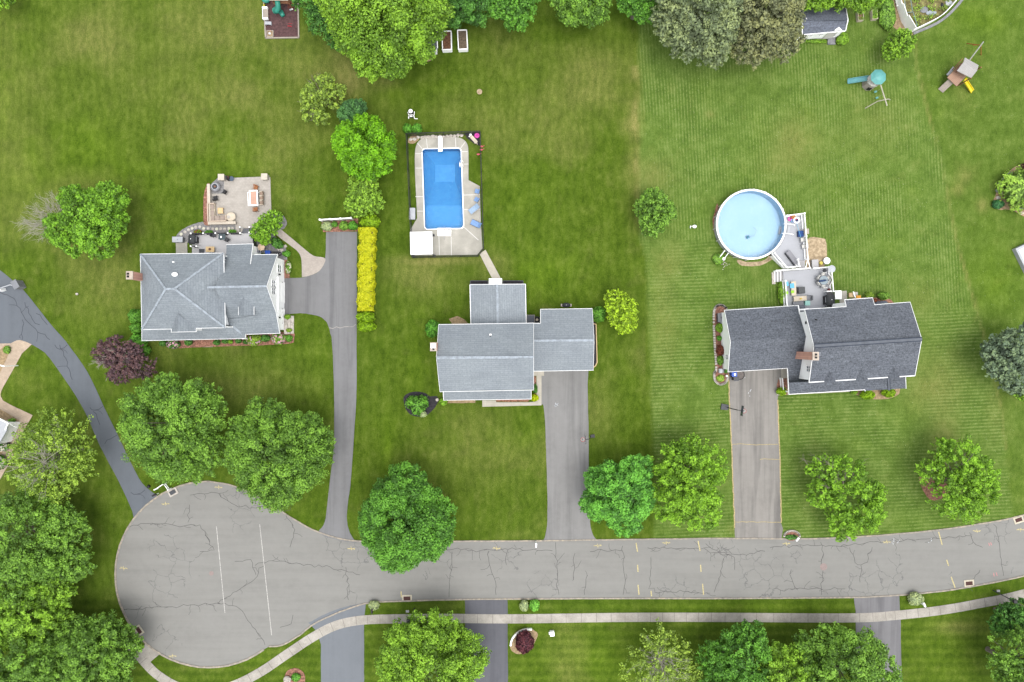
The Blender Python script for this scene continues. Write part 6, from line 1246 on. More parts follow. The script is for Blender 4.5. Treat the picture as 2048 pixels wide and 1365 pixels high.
# items on pool deck
T,f=at('outdoor_bench','grey long bench set diagonally on the pool deck','bench',1582,516,zd,R(-52)); f.box((0,0,.4),(1.75,.55,.09)).put('seat',pm('bench_grey',C(150,150,156),.7,.05),T); f.box((0,-.33,.3),(1.75,.07,.4)).put('backrest',M['dkgrey'],T)
for a in(-1,1): f.box((a*.75,0,.18),(.08,.5,.36)).put('leg',M['dkgrey'],T)
rd=random.Random(8)
for lb,dx,dy,mt in (('pink swim ring in the pile of pool toys on the pool deck',-5,2.5,'pink'),('red swim ring in the pile of pool toys on the pool deck',-1,-1,'red'),('orange swim ring in the pile of pool toys on the pool deck',3,-1.5,'orange'),('blue swim ring under the pile of pool toys on the pool deck',.5,6,'cushblue')):
    c=P(1584+dx,436+dy,zd+.08); mb=MB(); mb.torus((c.x,c.y,zd+.1),.16,.07,14,6); one(mb,'swim_ring',M[mt],lb,'swim ring',(c.x,c.y,zd),'pool toys in a corner of the pool deck')
T,f=at('swim_ring','white and blue inflatable ring beside the pool toys','swim ring',1592.5,441,zd); f.mb.torus(tuple(f.w((0,0,.12))),.3,.1,24,8); f.put('ring',M['white'],T); f.ell((0,0,.12),.19,.19,.05).put('seat',M['navy'],T); f.box((-.05,.05,.18),(.16,.1,.03)).put('stripe',M['red'],T)
c=P(1592,446,zd); d2=P(1601,476,zd+.6); mb=MB(); mb.tube([(c.x,c.y,zd+.15),(d2.x,d2.y,zd+.7)],.025); one(mb,'pool_pole',M['aqua'],'thin light blue pool pole across the pool deck','pole',(c.x,c.y,zd))
T,f=at('cooler','dark blue cooler on the pool deck beside the railing','cooler',1599,469,zd,R(3)); f.box((0,0,.2),(.6,.65,.36)).put('body',M['navy'],T); f.box((0,0,.4),(.62,.67,.05)).put('lid',pm('deep_blue_lid',C(40,80,150)),T)
T,f=at('side_table','tan small table at the middle railing post of the pool deck','table',1608,465,zd,R(3)); f.box((0,0,.7),(.55,.62,.05)).put('tabletop',M['wood'],T)
for a in(-1,1):
    for b2 in(-1,1): f.box((a*.22,b2*.26,.34),(.05,.05,.68)).put('leg',M['beige'],T)
chair('white plastic chair on the pool deck, upper of two at the railing',1602.5,481.5,zd,R(95),M['offwhite'],M['grey'],'white chairs on the pool deck',.46); chair('white plastic chair on the pool deck, lower of two at the railing',1605,494.5,zd,R(95),M['offwhite'],M['grey'],'white chairs on the pool deck',.46)
T,f=at('spa_lid','white round lidded tub on bare ground east of the pool deck','tub',1650,523); f.cyl((0,0),0,.5,.36,.38,20).put('tub_body',M['ltgrey'],T); f.cyl((0,0),.5,.56,.4,.36,20).put('lid',M['white'],T)
c=P(1640.5,527); mb=MB(); mb.cyl(c.x,c.y,0,.3,.14,.2,12); mb.ell((c.x-.1,c.y,.3),.16,.12,.06,10,6); one(mb,'bucket',pm('pale_yellow_plastic',C(245,228,110)),'pale yellow bucket next to the white round tub','bucket',(c.x,c.y,0))
mb=MB(); q=P(1627,530); mb.box((q.x,q.y,.25),(.75,1.1,.5),R(3)); one(mb,'deck_landing',M['deckgrey'],'grey landing beside the stairs between the two decks','landing',(q.x,q.y,0))
T,f=at('pool_filter','white filter and pump with long white pipes by the round pool','pool filter',1445,519)
f.cyl((0,0),0,.5,.2).put('tank',M['dkgrey'],T); f.ell((0,0,.5),.19,.19,.12).put('tank_lid',M['white'],T); f.box((-.45,-.1,.15),(.4,.25,.28)).put('pump',M['dkgrey'],T)
for a,b2 in (((1450,501,.9),(1431,526,.2)),((1457,506,.9),(1447,520,.3)),((1432,527,.2),(1445,523,.2))): mb=MB(); mb.tube([P(*a),P(*b2)],.05); build(mb,'pipe',M['white'],T)
mb=MB(); c=P(1448,526); rd=random.Random(2)
for i in range(26): mb.ell((c.x+rd.gauss(0,.25),c.y+rd.gauss(0,.25),.03),.06,.05,.04,6,4)
one(mb,'gravel_patch',M['stone'],'patch of white gravel at the foot of the round pool filter','gravel',(c.x,c.y,0)); 
T,f=at('lawn_ornament','small white dish shaped object on the striped lawn left of the round pool','ornament',1388,454); f.ell((0,0,.2),.26,.2,.2).put('dish',M['white'],T); f.tube([(-.25,0,.1),(-.45,.1,.1),(-.45,-.2,.1)],.04).put('handle',M['white'],T)
c=P(155,588.5); mb=MB(); mb.ell((c.x,c.y,.1),.17,.15,.12,10,6,.1,1); one(mb,'white_stone',M['stone'],'small white stone alone on the lawn left of the hip roofed house','stone',(c.x,c.y,0))
# behind the charcoal house
for lb,x,y,w_,d_,h_,mt,nm in (('tan crate behind the charcoal house, left of the white post',1700,591,.5,.5,.35,'tanwood','crate'),('tan paver stack behind the charcoal house, right of the white post',1710,588,.4,.35,.2,'stone','paver_stack'),('orange yellow plastic toy box behind the charcoal house',1714.5,594.5,.5,.3,.3,'orange','toy_box')):
    T,f=at(nm,lb,nm.replace('_',' '),x,y); f.box((0,0,h_/2),(w_,d_,h_)).put('body',M[mt],T); f.box((0,0,h_+.02),(w_+.04,d_+.04,.04)).put('lid',M[mt],T)
c=P(1703,591); mb=MB(); mb.beam((c.x-.1,c.y+.4,.6),(c.x+.15,c.y-.3,.6),.1,.1); mb.box((c.x,c.y,.3),(.1,.1,.6)); one(mb,'downspout',M['white'],'white downspout between crates behind the charcoal house','downspout',(c.x,c.y,0))
mb=MB(); q=[P(x,y,.5) for x,y in ((1749,609.5),(1752,603.5),(1772,602),(1777,606.5))]; mb.prism([(v.x,v.y) for v in q],0,.5); one(mb,'cellar_hatch',M['roofS'],'dark slanted cellar hatch at the back wall of the charcoal house','hatch',tuple(P(1762,606)))
# stone edging of the side bed
T=thing('stone_edging','ring of small cream edging stones around the side bed of the charcoal house','edging',1430,690)
ring=cat([(1452,617),(1444,611),(1434,612),(1428,622),(1427,645),(1429,690),(1432,735),(1428,748),(1430,762),(1440,769),(1451,765),(1456,753)],5); acc=0; gg=G2(ring)
for i in range(len(gg)-1):
    a,b_=Vector(gg[i]),Vector(gg[i+1]); k_=max(1,round((b_-a).length/.3))
    for j in range(k_): v=a.lerp(b_,j/k_); mb=MB(); mb.box((v.x,v.y,.08),(.22,.24,.16),math.atan2(b_.y-a.y,b_.x-a.x)+rd.uniform(-.1,.1)); build(mb,'edging_block',M['stone'],T)
T,f=at('air_conditioner','grey air conditioner box in the stone edged bed','air conditioner',1441,636,0,R(2)); f.box((0,0,.45),(1.0,1.0,.8)).put('case',M['dkgrey'],T); f.box((-.12,0,.88),(.9,1.05,.05)).put('top',M['grey'],T); f.cyl((-.1,0),.9,.93,.1).put('fan_hub',M['dkgrey'],T)
T,f=at('utility_box','small grey utility box at the lower end of the stone edged bed','utility box',1439,742); f.box((0,0,.3),(.36,.5,.55)).put('case',M['ltgrey'],T); f.box((.32,0,.2),(.2,.4,.38)).put('cable_box',M['grey'],T)
T,f=at('path_lamp','short white lamp at the round end of the stone edged bed','lamp',1451,752); f.cyl((0,0),0,.5,.03).put('post',M['dkgrey'],T); f.cyl((0,0),.5,.62,.14,.1).put('shade',M['white'],T)
for lb,x,y,mt,lm in (('blue wheeled bin at the garage corner of the charcoal house',1463.5,748.5,'blue','blue'),('dark grey wheeled bin below the blue one at the garage corner',1467,757,'dkgrey','dkgrey')):
    T,f=at('wheelie_bin',lb,'bin',x,y,0,R(3)); f.prism([(-.25,-.2),(.25,-.2),(.25,.2),(-.25,.2)],.08,.95).put('body',M[mt],T); f.box((0,0,1.0),(.6,.52,.07)).put('lid',M[lm],T)
    for s_ in(-1,1): p=f.w((s_*.27,.22,.1)); f.mb.cyl(p.x,p.y,.02,.2,.1,n=10); f.put('wheel',M['black'],T)
    if mt=='blue': f.box((.05,0,1.045),(.2,.25,.01)).put('sticker',M['white'],T)
T,f=at('net_ring','dark round net lying at the garage door of the charcoal house','net',1479,750); f.mb.torus(tuple(f.w((0,0,.08))),.55,.04,28,6,sz=1); f.put('hoop',M['black'],T); f.cyl((0,0),.05,.062,.52,.52,24).put('net',pm('net_mesh',C(126,118,114),.9,.15,10),T)
# basketball hoops
def hoop(label,x,y,rz,base,mat,big):
    T,f=at('basketball_hoop',label,'basketball hoop',x,y,0,rz)
    f.prism([(-.5,-.35),(.35,-.3),(.35,.3),(-.5,.35)] if big else [(-.3,-.2),(.2,-.15),(.2,.15),(-.3,.2)],0.02,.22 if big else .16).put('base',base,T); h_=2.9 if big else 2.2
    f.tube([(.2,0,.15),(.32,0,h_*.6),(.55,0,h_)],.05).put('pole',M['black'],T); f.tube([(.55,0,h_),(1.0,0,h_+.1)],.035).put('arm',M['black'],T)
    w_=1.1 if big else .85
    for z_ in(-.3,.3): f.box((1.02,0,h_+.15+z_),(.05,w_,.06))
    for y_ in(-1,1): f.box((1.02,y_*w_/2,h_+.15),(.05,.06,.66))
    f.put('backboard_frame',M['black'],T); f.box((1.02,0,h_+.15),(.025,w_-.06,.58)).put('backboard',M['glass'] if big else M['offwhite'],T)
    f.mb.torus(tuple(f.w((1.3,0,h_))),.23,.02,18,5); f.put('rim',M['red'],T)
    k_=12; vs=[f.w((1.3+.23*math.cos(6.283*i/k_),.23*math.sin(6.283*i/k_),h_)) for i in range(k_)]+[f.w((1.3+.13*math.cos(6.283*i/k_),.13*math.sin(6.283*i/k_),h_-.4)) for i in range(k_)]
    for i in range(k_): f.mb.beam(vs[i],vs[k_+(i+1)%k_],.014,.014); f.mb.beam(vs[i],vs[k_+(i-1)%k_],.014,.014)
    f.put('net',M['white'],T); return T
hoop('portable basketball hoop with dark grey base beside the brownish seamed driveway',1450,814.5,R(-8),M['dkgrey'],0,True); hoop('small basketball hoop with a white board at the right edge of the pale house driveway',1184,872.5,R(185),M['black'],0,False)
# ================= left house patio and deck
T=thing('patio_wall','L shaped cream stone seat wall of the paver patio','wall',417,408); mb=MB()
for a,b_ in (((417,369),(419,444)),((417,447),(471,446))): a,b_=P(*a,.5),P(*b_,.5); mb.beam((a.x,a.y,.25),(b_.x,b_.y,.25),.26,.5)
build(mb,'wall',M['stone'],T); mb=MB()
for a,b_ in (((417,368.5),(419,450)),((419,446.7),(471.5,445.7))): a,b_=P(*a,.5),P(*b_,.5); mb.beam((a.x,a.y,.53),(b_.x,b_.y,.53+(.003 if a.y<14 else 0)),.34,.07)
build(mb,'coping',pm('cream_coping',C(222,210,192),.8,.08,5),T)
for lb,x,y in (('square stone pillar left of the black chiminea at the top of the patio',448,358),('square stone pillar at the top right corner of the patio',533.5,357)):
    T,f=at('stone_pillar',lb,'pillar',x,y); f.box((0,0,.4),(.62,.62,.8)).put('shaft',M['stone'],T); f.box((0,0,.84),(.72,.72,.08)).put('cap',pm('cream_coping',C(222,210,192)),T)
T,f=at('fire_pit','round grey stone fire pit with a dark bowl on the patio corner','fire pit',432.5,375); 
f.mb.torus(tuple(f.w((0,0,.2))),.46,.13,28,6,sz=1.5); f.put('stone_ring',M['stonegrey'],T); f.mb.torus(tuple(f.w((0,0,.42))),.36,.05,28,6); f.put('steel_ring',M['ltgrey'],T); f.cyl((0,0),.1,.32,.3,.32,20).put('bowl',M['dkgrey'],T); f.box((.02,.0,.35),(.24,.08,.07),.6); f.box((-.02,.03,.41),(.22,.07,.06),-.5); f.put('logs',M['brownwood'],T)
T,f=at('chiminea','black iron chiminea beside the stone pillar on the patio','chiminea',459,358.5); f.cyl((0,0),.1,.7,.28,.2,14).put('body',M['black'],T); f.cyl((0,0),.7,1.0,.12).put('flue_pipe',M['black'],T); f.box((.05,.05,.75),(.34,.3,.04)).put('grate',M['rust'],T)
for a in range(3): f.tube([(.22*math.cos(a*2.1),.22*math.sin(a*2.1),0),(.2*math.cos(a*2.1),.2*math.sin(a*2.1),.15)],.025).put('leg',M['black'],T)
T,f=at('side_table','round slate blue table beside the black chiminea','table',466,359.5); f.cyl((0,0),.42,.46,.28,n=20).put('tabletop',pm('slate_blue',C(84,98,116)),T); f.cyl((0,0),0,.42,.05).put('stem',M['black'],T)
chair('round black metal chair between the fire pit and the patio pavers',452.5,386,.06,R(60),M['black'],M['black'],None,.42); chair('black metal chair left on the patio facing the seat wall',434,398.5,.06,R(10),M['black'],M['black'],None,.5)
T,f=at('sectional_sofa','tan L shaped sofa with taupe cushions inside the seat wall','sofa',427,428,.06,R(2))
f.box((-.02,.1,.17),(.7,1.95,.3)); f.box((.98,-.62,.171),(1.3,.66,.3)); f.put('base',M['beige'],T)
f.box((-.38,.05,.42),(.12,2.1,.62)); f.box((.75,-1.0,.421),(1.9,.12,.62)); f.box((0.02,1.1,.35),(.72,.12,.5)); f.box((1.66,-.62,.35),(.1,.68,.5)); f.put('frame',pm('tan_wicker',C(218,198,178),.8,.1,9),T)
for x_,y_ in ((.0,.7),(.0,.02),(.0,-.62),(.62,-.62),(1.24,-.62)): f.box((x_,y_,.38),(.54,.56,.14)).put('cushion',M['taupe'],T)
table('square pale wood coffee table inside the tan sofa',443.5,423,.06,R(2),.62,.68,.42,M['tanwood'],M['tanwood'],name='coffee_table')
T,f=at('papasan_chair','beige round cushioned chair at the end of the seat wall','chair',464.5,435,.06); f.cyl((0,0),.1,.32,.35,.5,20).put('base',M['wood'],T); f.ell((0,0,.42),.58,.54,.14,20,8).put('cushion',M['beige'],T,smooth=True); f.ell((-.2,-.05,.52),.25,.22,.07).put('pillow',M['stone'],T)
table('dining table with terracotta top and white frame on the patio',512,399,.06,R(3),.85,1.7,.76,M['terracotta'],M['white'],M['white'],name='dining_table')
T,f=at('bench','white framed bench left of the terracotta dining table','bench',502,400,.06,R(3)); f.box((0,0,.44),(.3,1.45,.05)).put('seat',M['taupe'],T)
for s_ in(-1,1): f.box((s_*.17,0,.46),(.07,1.6,.06)); f.box((0,s_*.77,.461),(.28,.07,.06))
f.put('rim',M['white'],T)
for s_ in(-1,1): f.box((0,s_*.65,.2),(.3,.06,.4)).put('leg',M['white'],T)
for y_,lb in ((389.5,'cream woven chair right of the dining table, top of three'),(398.5,'cream woven chair right of the dining table, middle of three'),(408,'cream woven chair right of the dining table, bottom of three')): chair(lb,526,y_,.06,R(92),pm('tan_woven',C(176,152,134),.85,.15,9),M['beige'],'cream chairs along the dining table',.42)
chair('brown wicker chair at the top end of the dining table',514.5,377.5,.06,R(165),M['wicker'],M['wicker'],None,.46); chair('brown wicker chair at the bottom end of the dining table',514,420.5,.06,R(5),M['wicker'],M['wicker'],None,.46)
rd=random.Random(9)
for i,(x,y) in enumerate([(210,362),(283,322),(350,280),(413,250),(482,235),(558,228),(630,255),(712,255),(795,265),(870,265),(945,262),(1020,265),(1097,258),(1167,255)]):
    c=P(340+x/9.286,430+y/9.286); mb=MB(); k_=7; a0=rd.random()*6; q=[(c.x+.19*rd.uniform(.85,1.1)*math.cos(a0+6.283*j/k_),c.y+.19*rd.uniform(.85,1.1)*math.sin(a0+6.283*j/k_)) for j in range(k_)]; mb.prism(q,.0,.075)
    one(mb,'stepping_stone',M['stone'] if i%3 else pm('cream_stone',C(225,222,200)),ORD[i]+' stepping stone from the generator in the curved gravel path'+(', pale cream' if i%3==0 else ', pale grey'),'stepping stone',(c.x,c.y,0),'stepping stones in the gravel by the hip roofed house deck')
for x,y,lb in ((571,493,'white square stepping stone beside the paver walk'),(558,499,'grey flat stone in the gravel by the paver walk, left'),(564,501,'grey flat stone in the gravel by the paver walk, right')): c=P(x,y); mb=MB(); mb.box((c.x,c.y,.05),(.32,.3,.09),.6); one(mb,'flat_stone',M['stone'],lb,'stone',(c.x,c.y,0))
zA=.85; T=thing('wood_deck','grey board deck with black railings and white posts behind the hip roofed house','deck',445,488)
mb=MB(); mb.prism([tuple(P(x,y,zA))[:2] for x,y in ((384,468.5),(504,467.5),(507,482),(508,489),(500,512),(384,510))],zA-.14,zA); build(mb,'deck_floor',M['deckgrey'],T)
railing(T,[(382,467.5),(480.5,466.5)],zA,.95,M['black'],M['black'],1.45,cap=M['white'],pw=.1); railing(T,[(499,465.5),(505,466),(508,500)],zA,.95,M['black'],M['black'],1.9,cap=M['white']); railing(T,[(382,493),(393,493)],zA,.95,M['black'],M['black'],.7,cap=M['white'])
for k_ in range(4): a=P(492,466-k_*3.0,.6); mb=MB(); h_=.75-k_*.18; mb.box((a.x,a.y-.1,h_/2),(.95,.2,h_)); s_=build(mb,'stair',M['grey'],T); mb=MB(); mb.box((a.x,a.y+.02,h_+.015),(.95,.05,.03)); build(mb,'nosing',M['dkgrey'],s_)
for x in (480,499):
    a,b_=P(x,466,zA+.9),P(x,455,1.0); mb=MB(); mb.beam(a,b_,.06,.06); build(mb,'stair_rail',M['black'],T); mb=MB(); mb.box((b_.x,b_.y,.5),(.1,.1,1.1)); mb.box((b_.x,b_.y,1.08),(.15,.15,.05)); build(mb,'railing_post',M['white'],T)
grill('large black gas grill in the left corner of the hip roofed house deck',391,481,zA,R(-92),1.15,s=1.5)
table('dark slate square table on the hip roofed house deck under the railing',448.5,475.5,zA,R(-3),.75,.68,.7,pm('slate_green_top',C(80,96,102)),M['black']); T,f=at('table_lamp','small white round lamp on the dark slate table','lamp',443,474.7,zA+.7); f.ell((0,0,.12),.12,.12,.1,12,8).put('globe',M['white'],T,smooth=True); f.cyl((0,0),0,.05,.08).put('foot',M['dkgrey'],T)
chair('black chair left of the dark slate table on the deck',430.5,472,zA,R(-90),M['dkgrey'],M['black'],None,.42); chair('black chair right of the dark slate table on the deck',457,481,zA,R(60),M['dkgrey'],M['black'],None,.4)
T,f=at('fire_table','tan square fire table with a bowl in its middle on the hip roofed house deck','fire table',423.5,500,zA); f.box((0,0,.22),(.8,.5,.42)).put('base',M['wood'],T); f.box((0,0,.46),(.98,.62,.07)).put('tabletop',M['tanwood'],T); f.cyl((0,0),.49,.56,.12,.15).put('bowl',pm('rust_bowl',C(120,84,66)),T)
T,f=at('door_mat','dark framed mat beside the tan fire table','mat',404,503,zA); f.box((0,0,.02),(.6,.5,.03)).put('mat',M['dkgrey'],T); f.box((0,.26,.03),(.66,.05,.05)); f.box((-.32,0,.03),(.05,.5,.05)); f.put('frame',M['grey'],T)
T,f=at('generator','grey flat topped generator cabinet at the deck corner of the hip roofed house','generator',361,481.5); f.box((0,0,.35),(1.05,.55,.66)).put('cabinet',M['grey'],T); f.box((-.02,.02,.71),(1.2,.64,.07)).put('top',M['ltgrey'],T); f.cyl((0,0),.74,.79,.05).put('lifting_eye',M['grey'],T)
T,f=at('planter_pot','tan and cream folded parasol beside the garage wall of the hip roofed house','umbrella',531.5,498); f.tube([(0,0,0),(0,0,1.6)],.03).put('pole',M['wood'],T)
k_=8; top=f.w((0,0,1.75))
for i in range(k_):
    a,b2=6.283*i/k_,6.283*(i+1)/k_; f.mb.add([top,f.w((.42*math.cos(a),.42*math.sin(a),1.5)),f.w((.42*math.cos(b2),.42*math.sin(b2),1.5))],[(0,1,2)])
f.put('canopy',pm('peach_canvas',C(232,204,176),.85,.12,3),T); T.name='parasol'
T,f=at('recycling_bin','blue open bin tucked behind the garage of the hip roofed house','bin',538.5,506.3); f.prism([(-.27,-.18),(.27,-.18),(.27,.18),(-.27,.18)],0,.55).put('body',M['blue'],T); f.box((0,0,.57),(.6,.42,.04)).put('rim',M['blue'],T)
T,f=at('wheelbarrow','dark metal cart behind the garage corner of the hip roofed house','cart',553,508.5); f.prism([(-.35,-.22),(.3,-.25),(.3,.25),(-.35,.22)],.3,.5).put('tray',M['black'],T); f.mb.torus(tuple(f.w((.45,0,.2))),.16,.05,14,6); f.put('wheel',M['black'],T); f.tube([(-.35,.15,.4),(-.8,.2,.55)],.02).put('handle',M['dkgrey'],T)
T=thing('stone_steps','grey stone steps with a planted landing at the garage corner of the hip roofed house','steps',576,648)
for k_,x in enumerate((573,579,585)): p=P(x,650); mb=MB(); h_=.36-k_*.12; mb.box((p.x,p.y,h_/2),(.36,2.2-k_*.05,h_)); build(mb,'step',M['stone'],T)
p=P(563,648,.4); mb=MB(); mb.box((p.x-.05,p.y,.25),(.5,.95,.5)); build(mb,'landing',M['stonegrey'],T)
T,f=at('wreath_pot','dark round pot with lilac flowers on the landing of the hip roofed house','pot',563.5,647,.5); f.cyl((0,0),0,.25,.13,.18,14).put('pot_body',M['dkgrey'],T); f.mb.torus(tuple(f.w((0,0,.3))),.15,.08,14,6); f.put('flowers',pm('lilac_petals',C(190,160,190),.9,.25,14),T)
# white fence
T=thing('board_fence','white vinyl fence behind the planting bed at the end of the hedge lined driveway','fence',671,440); a,b_=P(640,440,1.2),P(702,436.5,1.2)
mb=MB(); mb.beam((a.x,a.y,.6),(b_.x,b_.y,.6),.05,1.15); build(mb,'panel',M['offwhite'],T); mb=MB(); mb.beam(a,b_,.12,.09); build(mb,'top_rail',M['white'],T)
for i in range(4): v=a.lerp(b_,i/3); mb=MB(); mb.box((v.x,v.y,.65),(.14,.14,1.3)); mb.box((v.x,v.y,1.33),(.18,.18,.06)); build(mb,'post',M['white'],T)
# gear beside the pale grey house
T,f=at('kettle_grill','dark oval kettle grill behind the garage of the pale grey house','grill',1131.5,611.5,0); f.mb.ell(tuple(f.w((0,.0,.85))),.5,.28,.25,18,8); f.put('lid',M['charcoal'],T,smooth=True); f.box((0,0,.8),(1.25,.3,.04)).put('side_shelf',M['wood'],T); f.ell((0,0,1.1),.06,.04,.03).put('handle',M['ltgrey'],T)
for s_ in(-1,1): f.box((s_*.4,0,.38),(.06,.3,.76)).put('leg',M['black'],T)
T,f=at('bulkhead_door','dark slate cellar door between the sunroom and garage of the pale grey house','cellar door',1061,639); f.box((0,0,.25),(.95,1.0,.45)).put('frame',M['wood'],T); f.box((0,-.02,.5),(.86,.95,.05)).put('door_leaf',pm('slate_door',C(74,80,94),.5,.06),T)
T,f=at('tire_planter','round black planter with a pale centre beside the garage of the pale grey house','planter',1074,640); f.mb.torus(tuple(f.w((0,0,.18))),.28,.13,22,8); f.put('ring',M['black'],T); f.cyl((0,0),0,.2,.16).put('centre',M['beige'],T)
c=P(1190,690); mb=MB(); g_=[P(x,y) for x,y in ((1187,648),(1192,649),(1194,725),(1191,732),(1187,735))]
for i in range(4): mb.beam(g_[i]+Vector((0,0,.07)),g_[i+1]+Vector((0,0,.07)),.09,.14)
one(mb,'bed_edging',M['tanwood'],'thin tan timber edging beside the garage wall of the pale grey house','edging',tuple(c))
c=P(874.5,800); mb=MB(); mb.cyl(c.x,c.y,0,.16,.2,.17,12); one(mb,'garden_stone',M['stone'],'round pale stone between the black mulch island and the porch','stone',(c.x,c.y,0))
# mailboxes, lamps, boxes, drains
mailbox('black mailbox on a white post in the variegated shrub by the turning circle',748,1216,R(0),M['black'],M['white'],1.15); mailbox('white mailbox on the road edge below the middle lawn',1071.5,1083,R(178),M['white'],M['white']); mailbox('white mailbox in the stone ring beside the brownish seamed driveway',1588,1072,R(140),M['white'],M['dkgrey']); mailbox('white mailbox in the large pale shrub beside the faded driveway',1836,1203,R(20),M['white'],M['white'],1.2)
T=thing('picket_corner','white corner fence around flowers where the dark driveway meets the turning circle','fence',323,980)
q=[P(x,y,.8) for x,y in ((309,980),(327,968),(336,980))]
for a,b_ in zip(q[:-1],q[1:]):
    for dz in(0,-.35): mb=MB(); mb.beam(a+Vector((0,0,dz)),b_+Vector((0,0,dz)),.06,.09); build(mb,'rail',M['white'],T)
for v in q: mb=MB(); mb.box((v.x,v.y,.45),(.12,.12,.9)); build(mb,'post',M['white'],T)
mailbox('black and white mailbox at the white corner fence by the turning circle',317,987,R(-60),M['black'],M['white'],1.0)
T,f=at('hatch_box','pale stone box with a dark lid at the edge of the turning circle','utility box',346.5,984.5,0,R(28)); f.box((0,0,.06),(1.1,.8,.12)).put('slab',M['stone'],T); f.box((0,.0,.16),(.68,.45,.1)).put('lid',M['dkgrey'],T)
c=P(299,973); mb=MB(); mb.ell((c.x,c.y,.2),.2,.2,.2,10,7); one(mb,'dark_globe',M['black'],'small black ball on the grass beside the dark driveway end','ball',(c.x,c.y,0))
def lamp(label,fx,fy,hx,hy,h):
    T=thing('street_lamp',label,'street lamp',fx,fy); f=P(fx,fy); t=P(hx,hy,h); mb=MB(); mb.tube([f,(f.x,f.y,h*.97)],.06,8,.04); build(mb,'pole',M['dkgrey'],T)
    mb=MB(); mb.tube([(f.x,f.y,h*.95),t],.03); build(mb,'arm',M['dkgrey'],T); mb=MB(); mb.box((t.x,t.y,h+.05),(.34,.34,.3)); b2=build(mb,'lantern',M['black'],T); mb=MB(); mb.box((t.x,t.y,h-.12),(.28,.28,.06)); build(mb,'lens',M['ltgrey'],b2); return T
lamp('black street lamp standing on the verge beside the sidewalk near the turning circle',829,1217,816.5,1242,5.0); lamp('black street lamp leaning over the sidewalk at the right edge',1986,1181,2029,1203,5.0)
T,f=at('transformer','grey green utility cabinet under the yellow green tree below the sidewalk','utility cabinet',815,1258,0,R(5)); f.box((0,0,.45),(.75,.85,.9)).put('case',pm('mottled_cabinet',C(150,160,150),.7,.2,6),T); f.box((0,.1,.93),(.8,.7,.06)).put('lid',M['ltgrey'],T)
T,f=at('valve_plate','small pale square plate in the verge grass near the street lamp','plate',815,1223); f.box((0,0,.04),(.38,.26,.08)).put('plate',M['stone'],T); f.box((0,0,.085),(.3,.18,.01)).put('inset',M['ltgrey'],T)
T,f=at('valve_plate','small pale square plate in the verge at the right edge','plate',1996,1182); f.box((0,0,.04),(.38,.26,.08)).put('plate',M['stone'],T); f.box((0,0,.085),(.3,.18,.01)).put('inset',M['ltgrey'],T)
T,f=at('realty_sign','white yard box on the lawn right of the purple shrub','box',1104,1265,0,R(4)); f.box((0,0,.28),(.5,.52,.5)).put('case',M['white'],T); f.box((-.3,0,.2),(.14,.3,.2)).put('flap',M['white'],T); T.name='yard_box'
T,f=at('utility_box','pale box half hidden by the dark bushy tree at the right edge','utility box',2006,1214); f.box((0,0,.35),(.6,.35,.7)).put('case',M['ltgrey'],T); f.box((0,0,.72),(.64,.4,.05)).put('lid',M['grey'],T)
c=P(1030,1280); T=thing('white_edging','curved white scalloped stone edge around the purple shrub','edging',1040,1264); pts_=cat([(1021,1291),(1024,1278),(1033,1267),(1048,1259),(1064,1258)],6); gg=G2(pts_)
for i in range(len(gg)-1): a,b_=Vector(gg[i]),Vector(gg[i+1]); mb=MB(); mb.box(((a.x+b_.x)/2,(a.y+b_.y)/2,.13),((b_-a).length*.9,.2,.26),math.atan2(b_.y-a.y,b_.x-a.x)); build(mb,'edging_block',M['white'],T)
T=thing('stone_ring','half ring of white edging stones around the mailbox beside the brownish seamed driveway','edging',1584,1063)
for i in range(15): a=R(5+i*12); v=P(1583+15.5*math.cos(a),1073-11.5*math.sin(a)); mb=MB(); mb.box((v.x,v.y,.1),(.19,.24,.2),math.atan2(-(-math.sin(a)),math.cos(a))); build(mb,'edging_block',M['stone'],T)
c=P(576,1358); mb=MB(); mb.ell((c.x,c.y,.2),.45,.4,.35,12,7,.12,3); one(mb,'boulder',M['stone'],'white boulder in the round mulch island at the bottom edge','boulder',(c.x,c.y,0))
def drain(label,x,y,rz):
    T,f=at('storm_drain',label,'storm drain',x,y,.02,R(rz)); f.box((0,0,.02),(1.15,.8,.04)).put('frame',M['frame'],T); f.box((0,0,.045),(.8,.44,.02)); g_=f.put('grate',M['rust'],T)
    for k_ in range(7): f.box((-.33+k_*.11,0,.06),(.03,.42,.015))
    f.put('bars',pm('dark_iron',C(70,48,44)),g_); return T
drain('storm drain with a cream frame at the lower road edge near the street lamp',814,1197,1); drain('storm drain at the lower road edge near the right side of the picture',1938,1167,5); drain('storm drain at the upper road edge in the right corner',2037,1040,18); drain('storm drain at the lower left edge of the turning circle',278,1261,-55)
for lb,x,y in (('round manhole cover with faded red paint right of centre on the road',1647,1134),('reddish round cover in the turning circle beside the left white line',423,1147)):
    c=P(x,y); mb=MB(); mb.cyl(c.x,c.y,.02,.034,.42 if x>1000 else .26,n=24); one(mb,'manhole_cover',pm('reddish_cover',C(164,146,142),.8,.1,9),lb,'manhole cover',(c.x,c.y,.02))
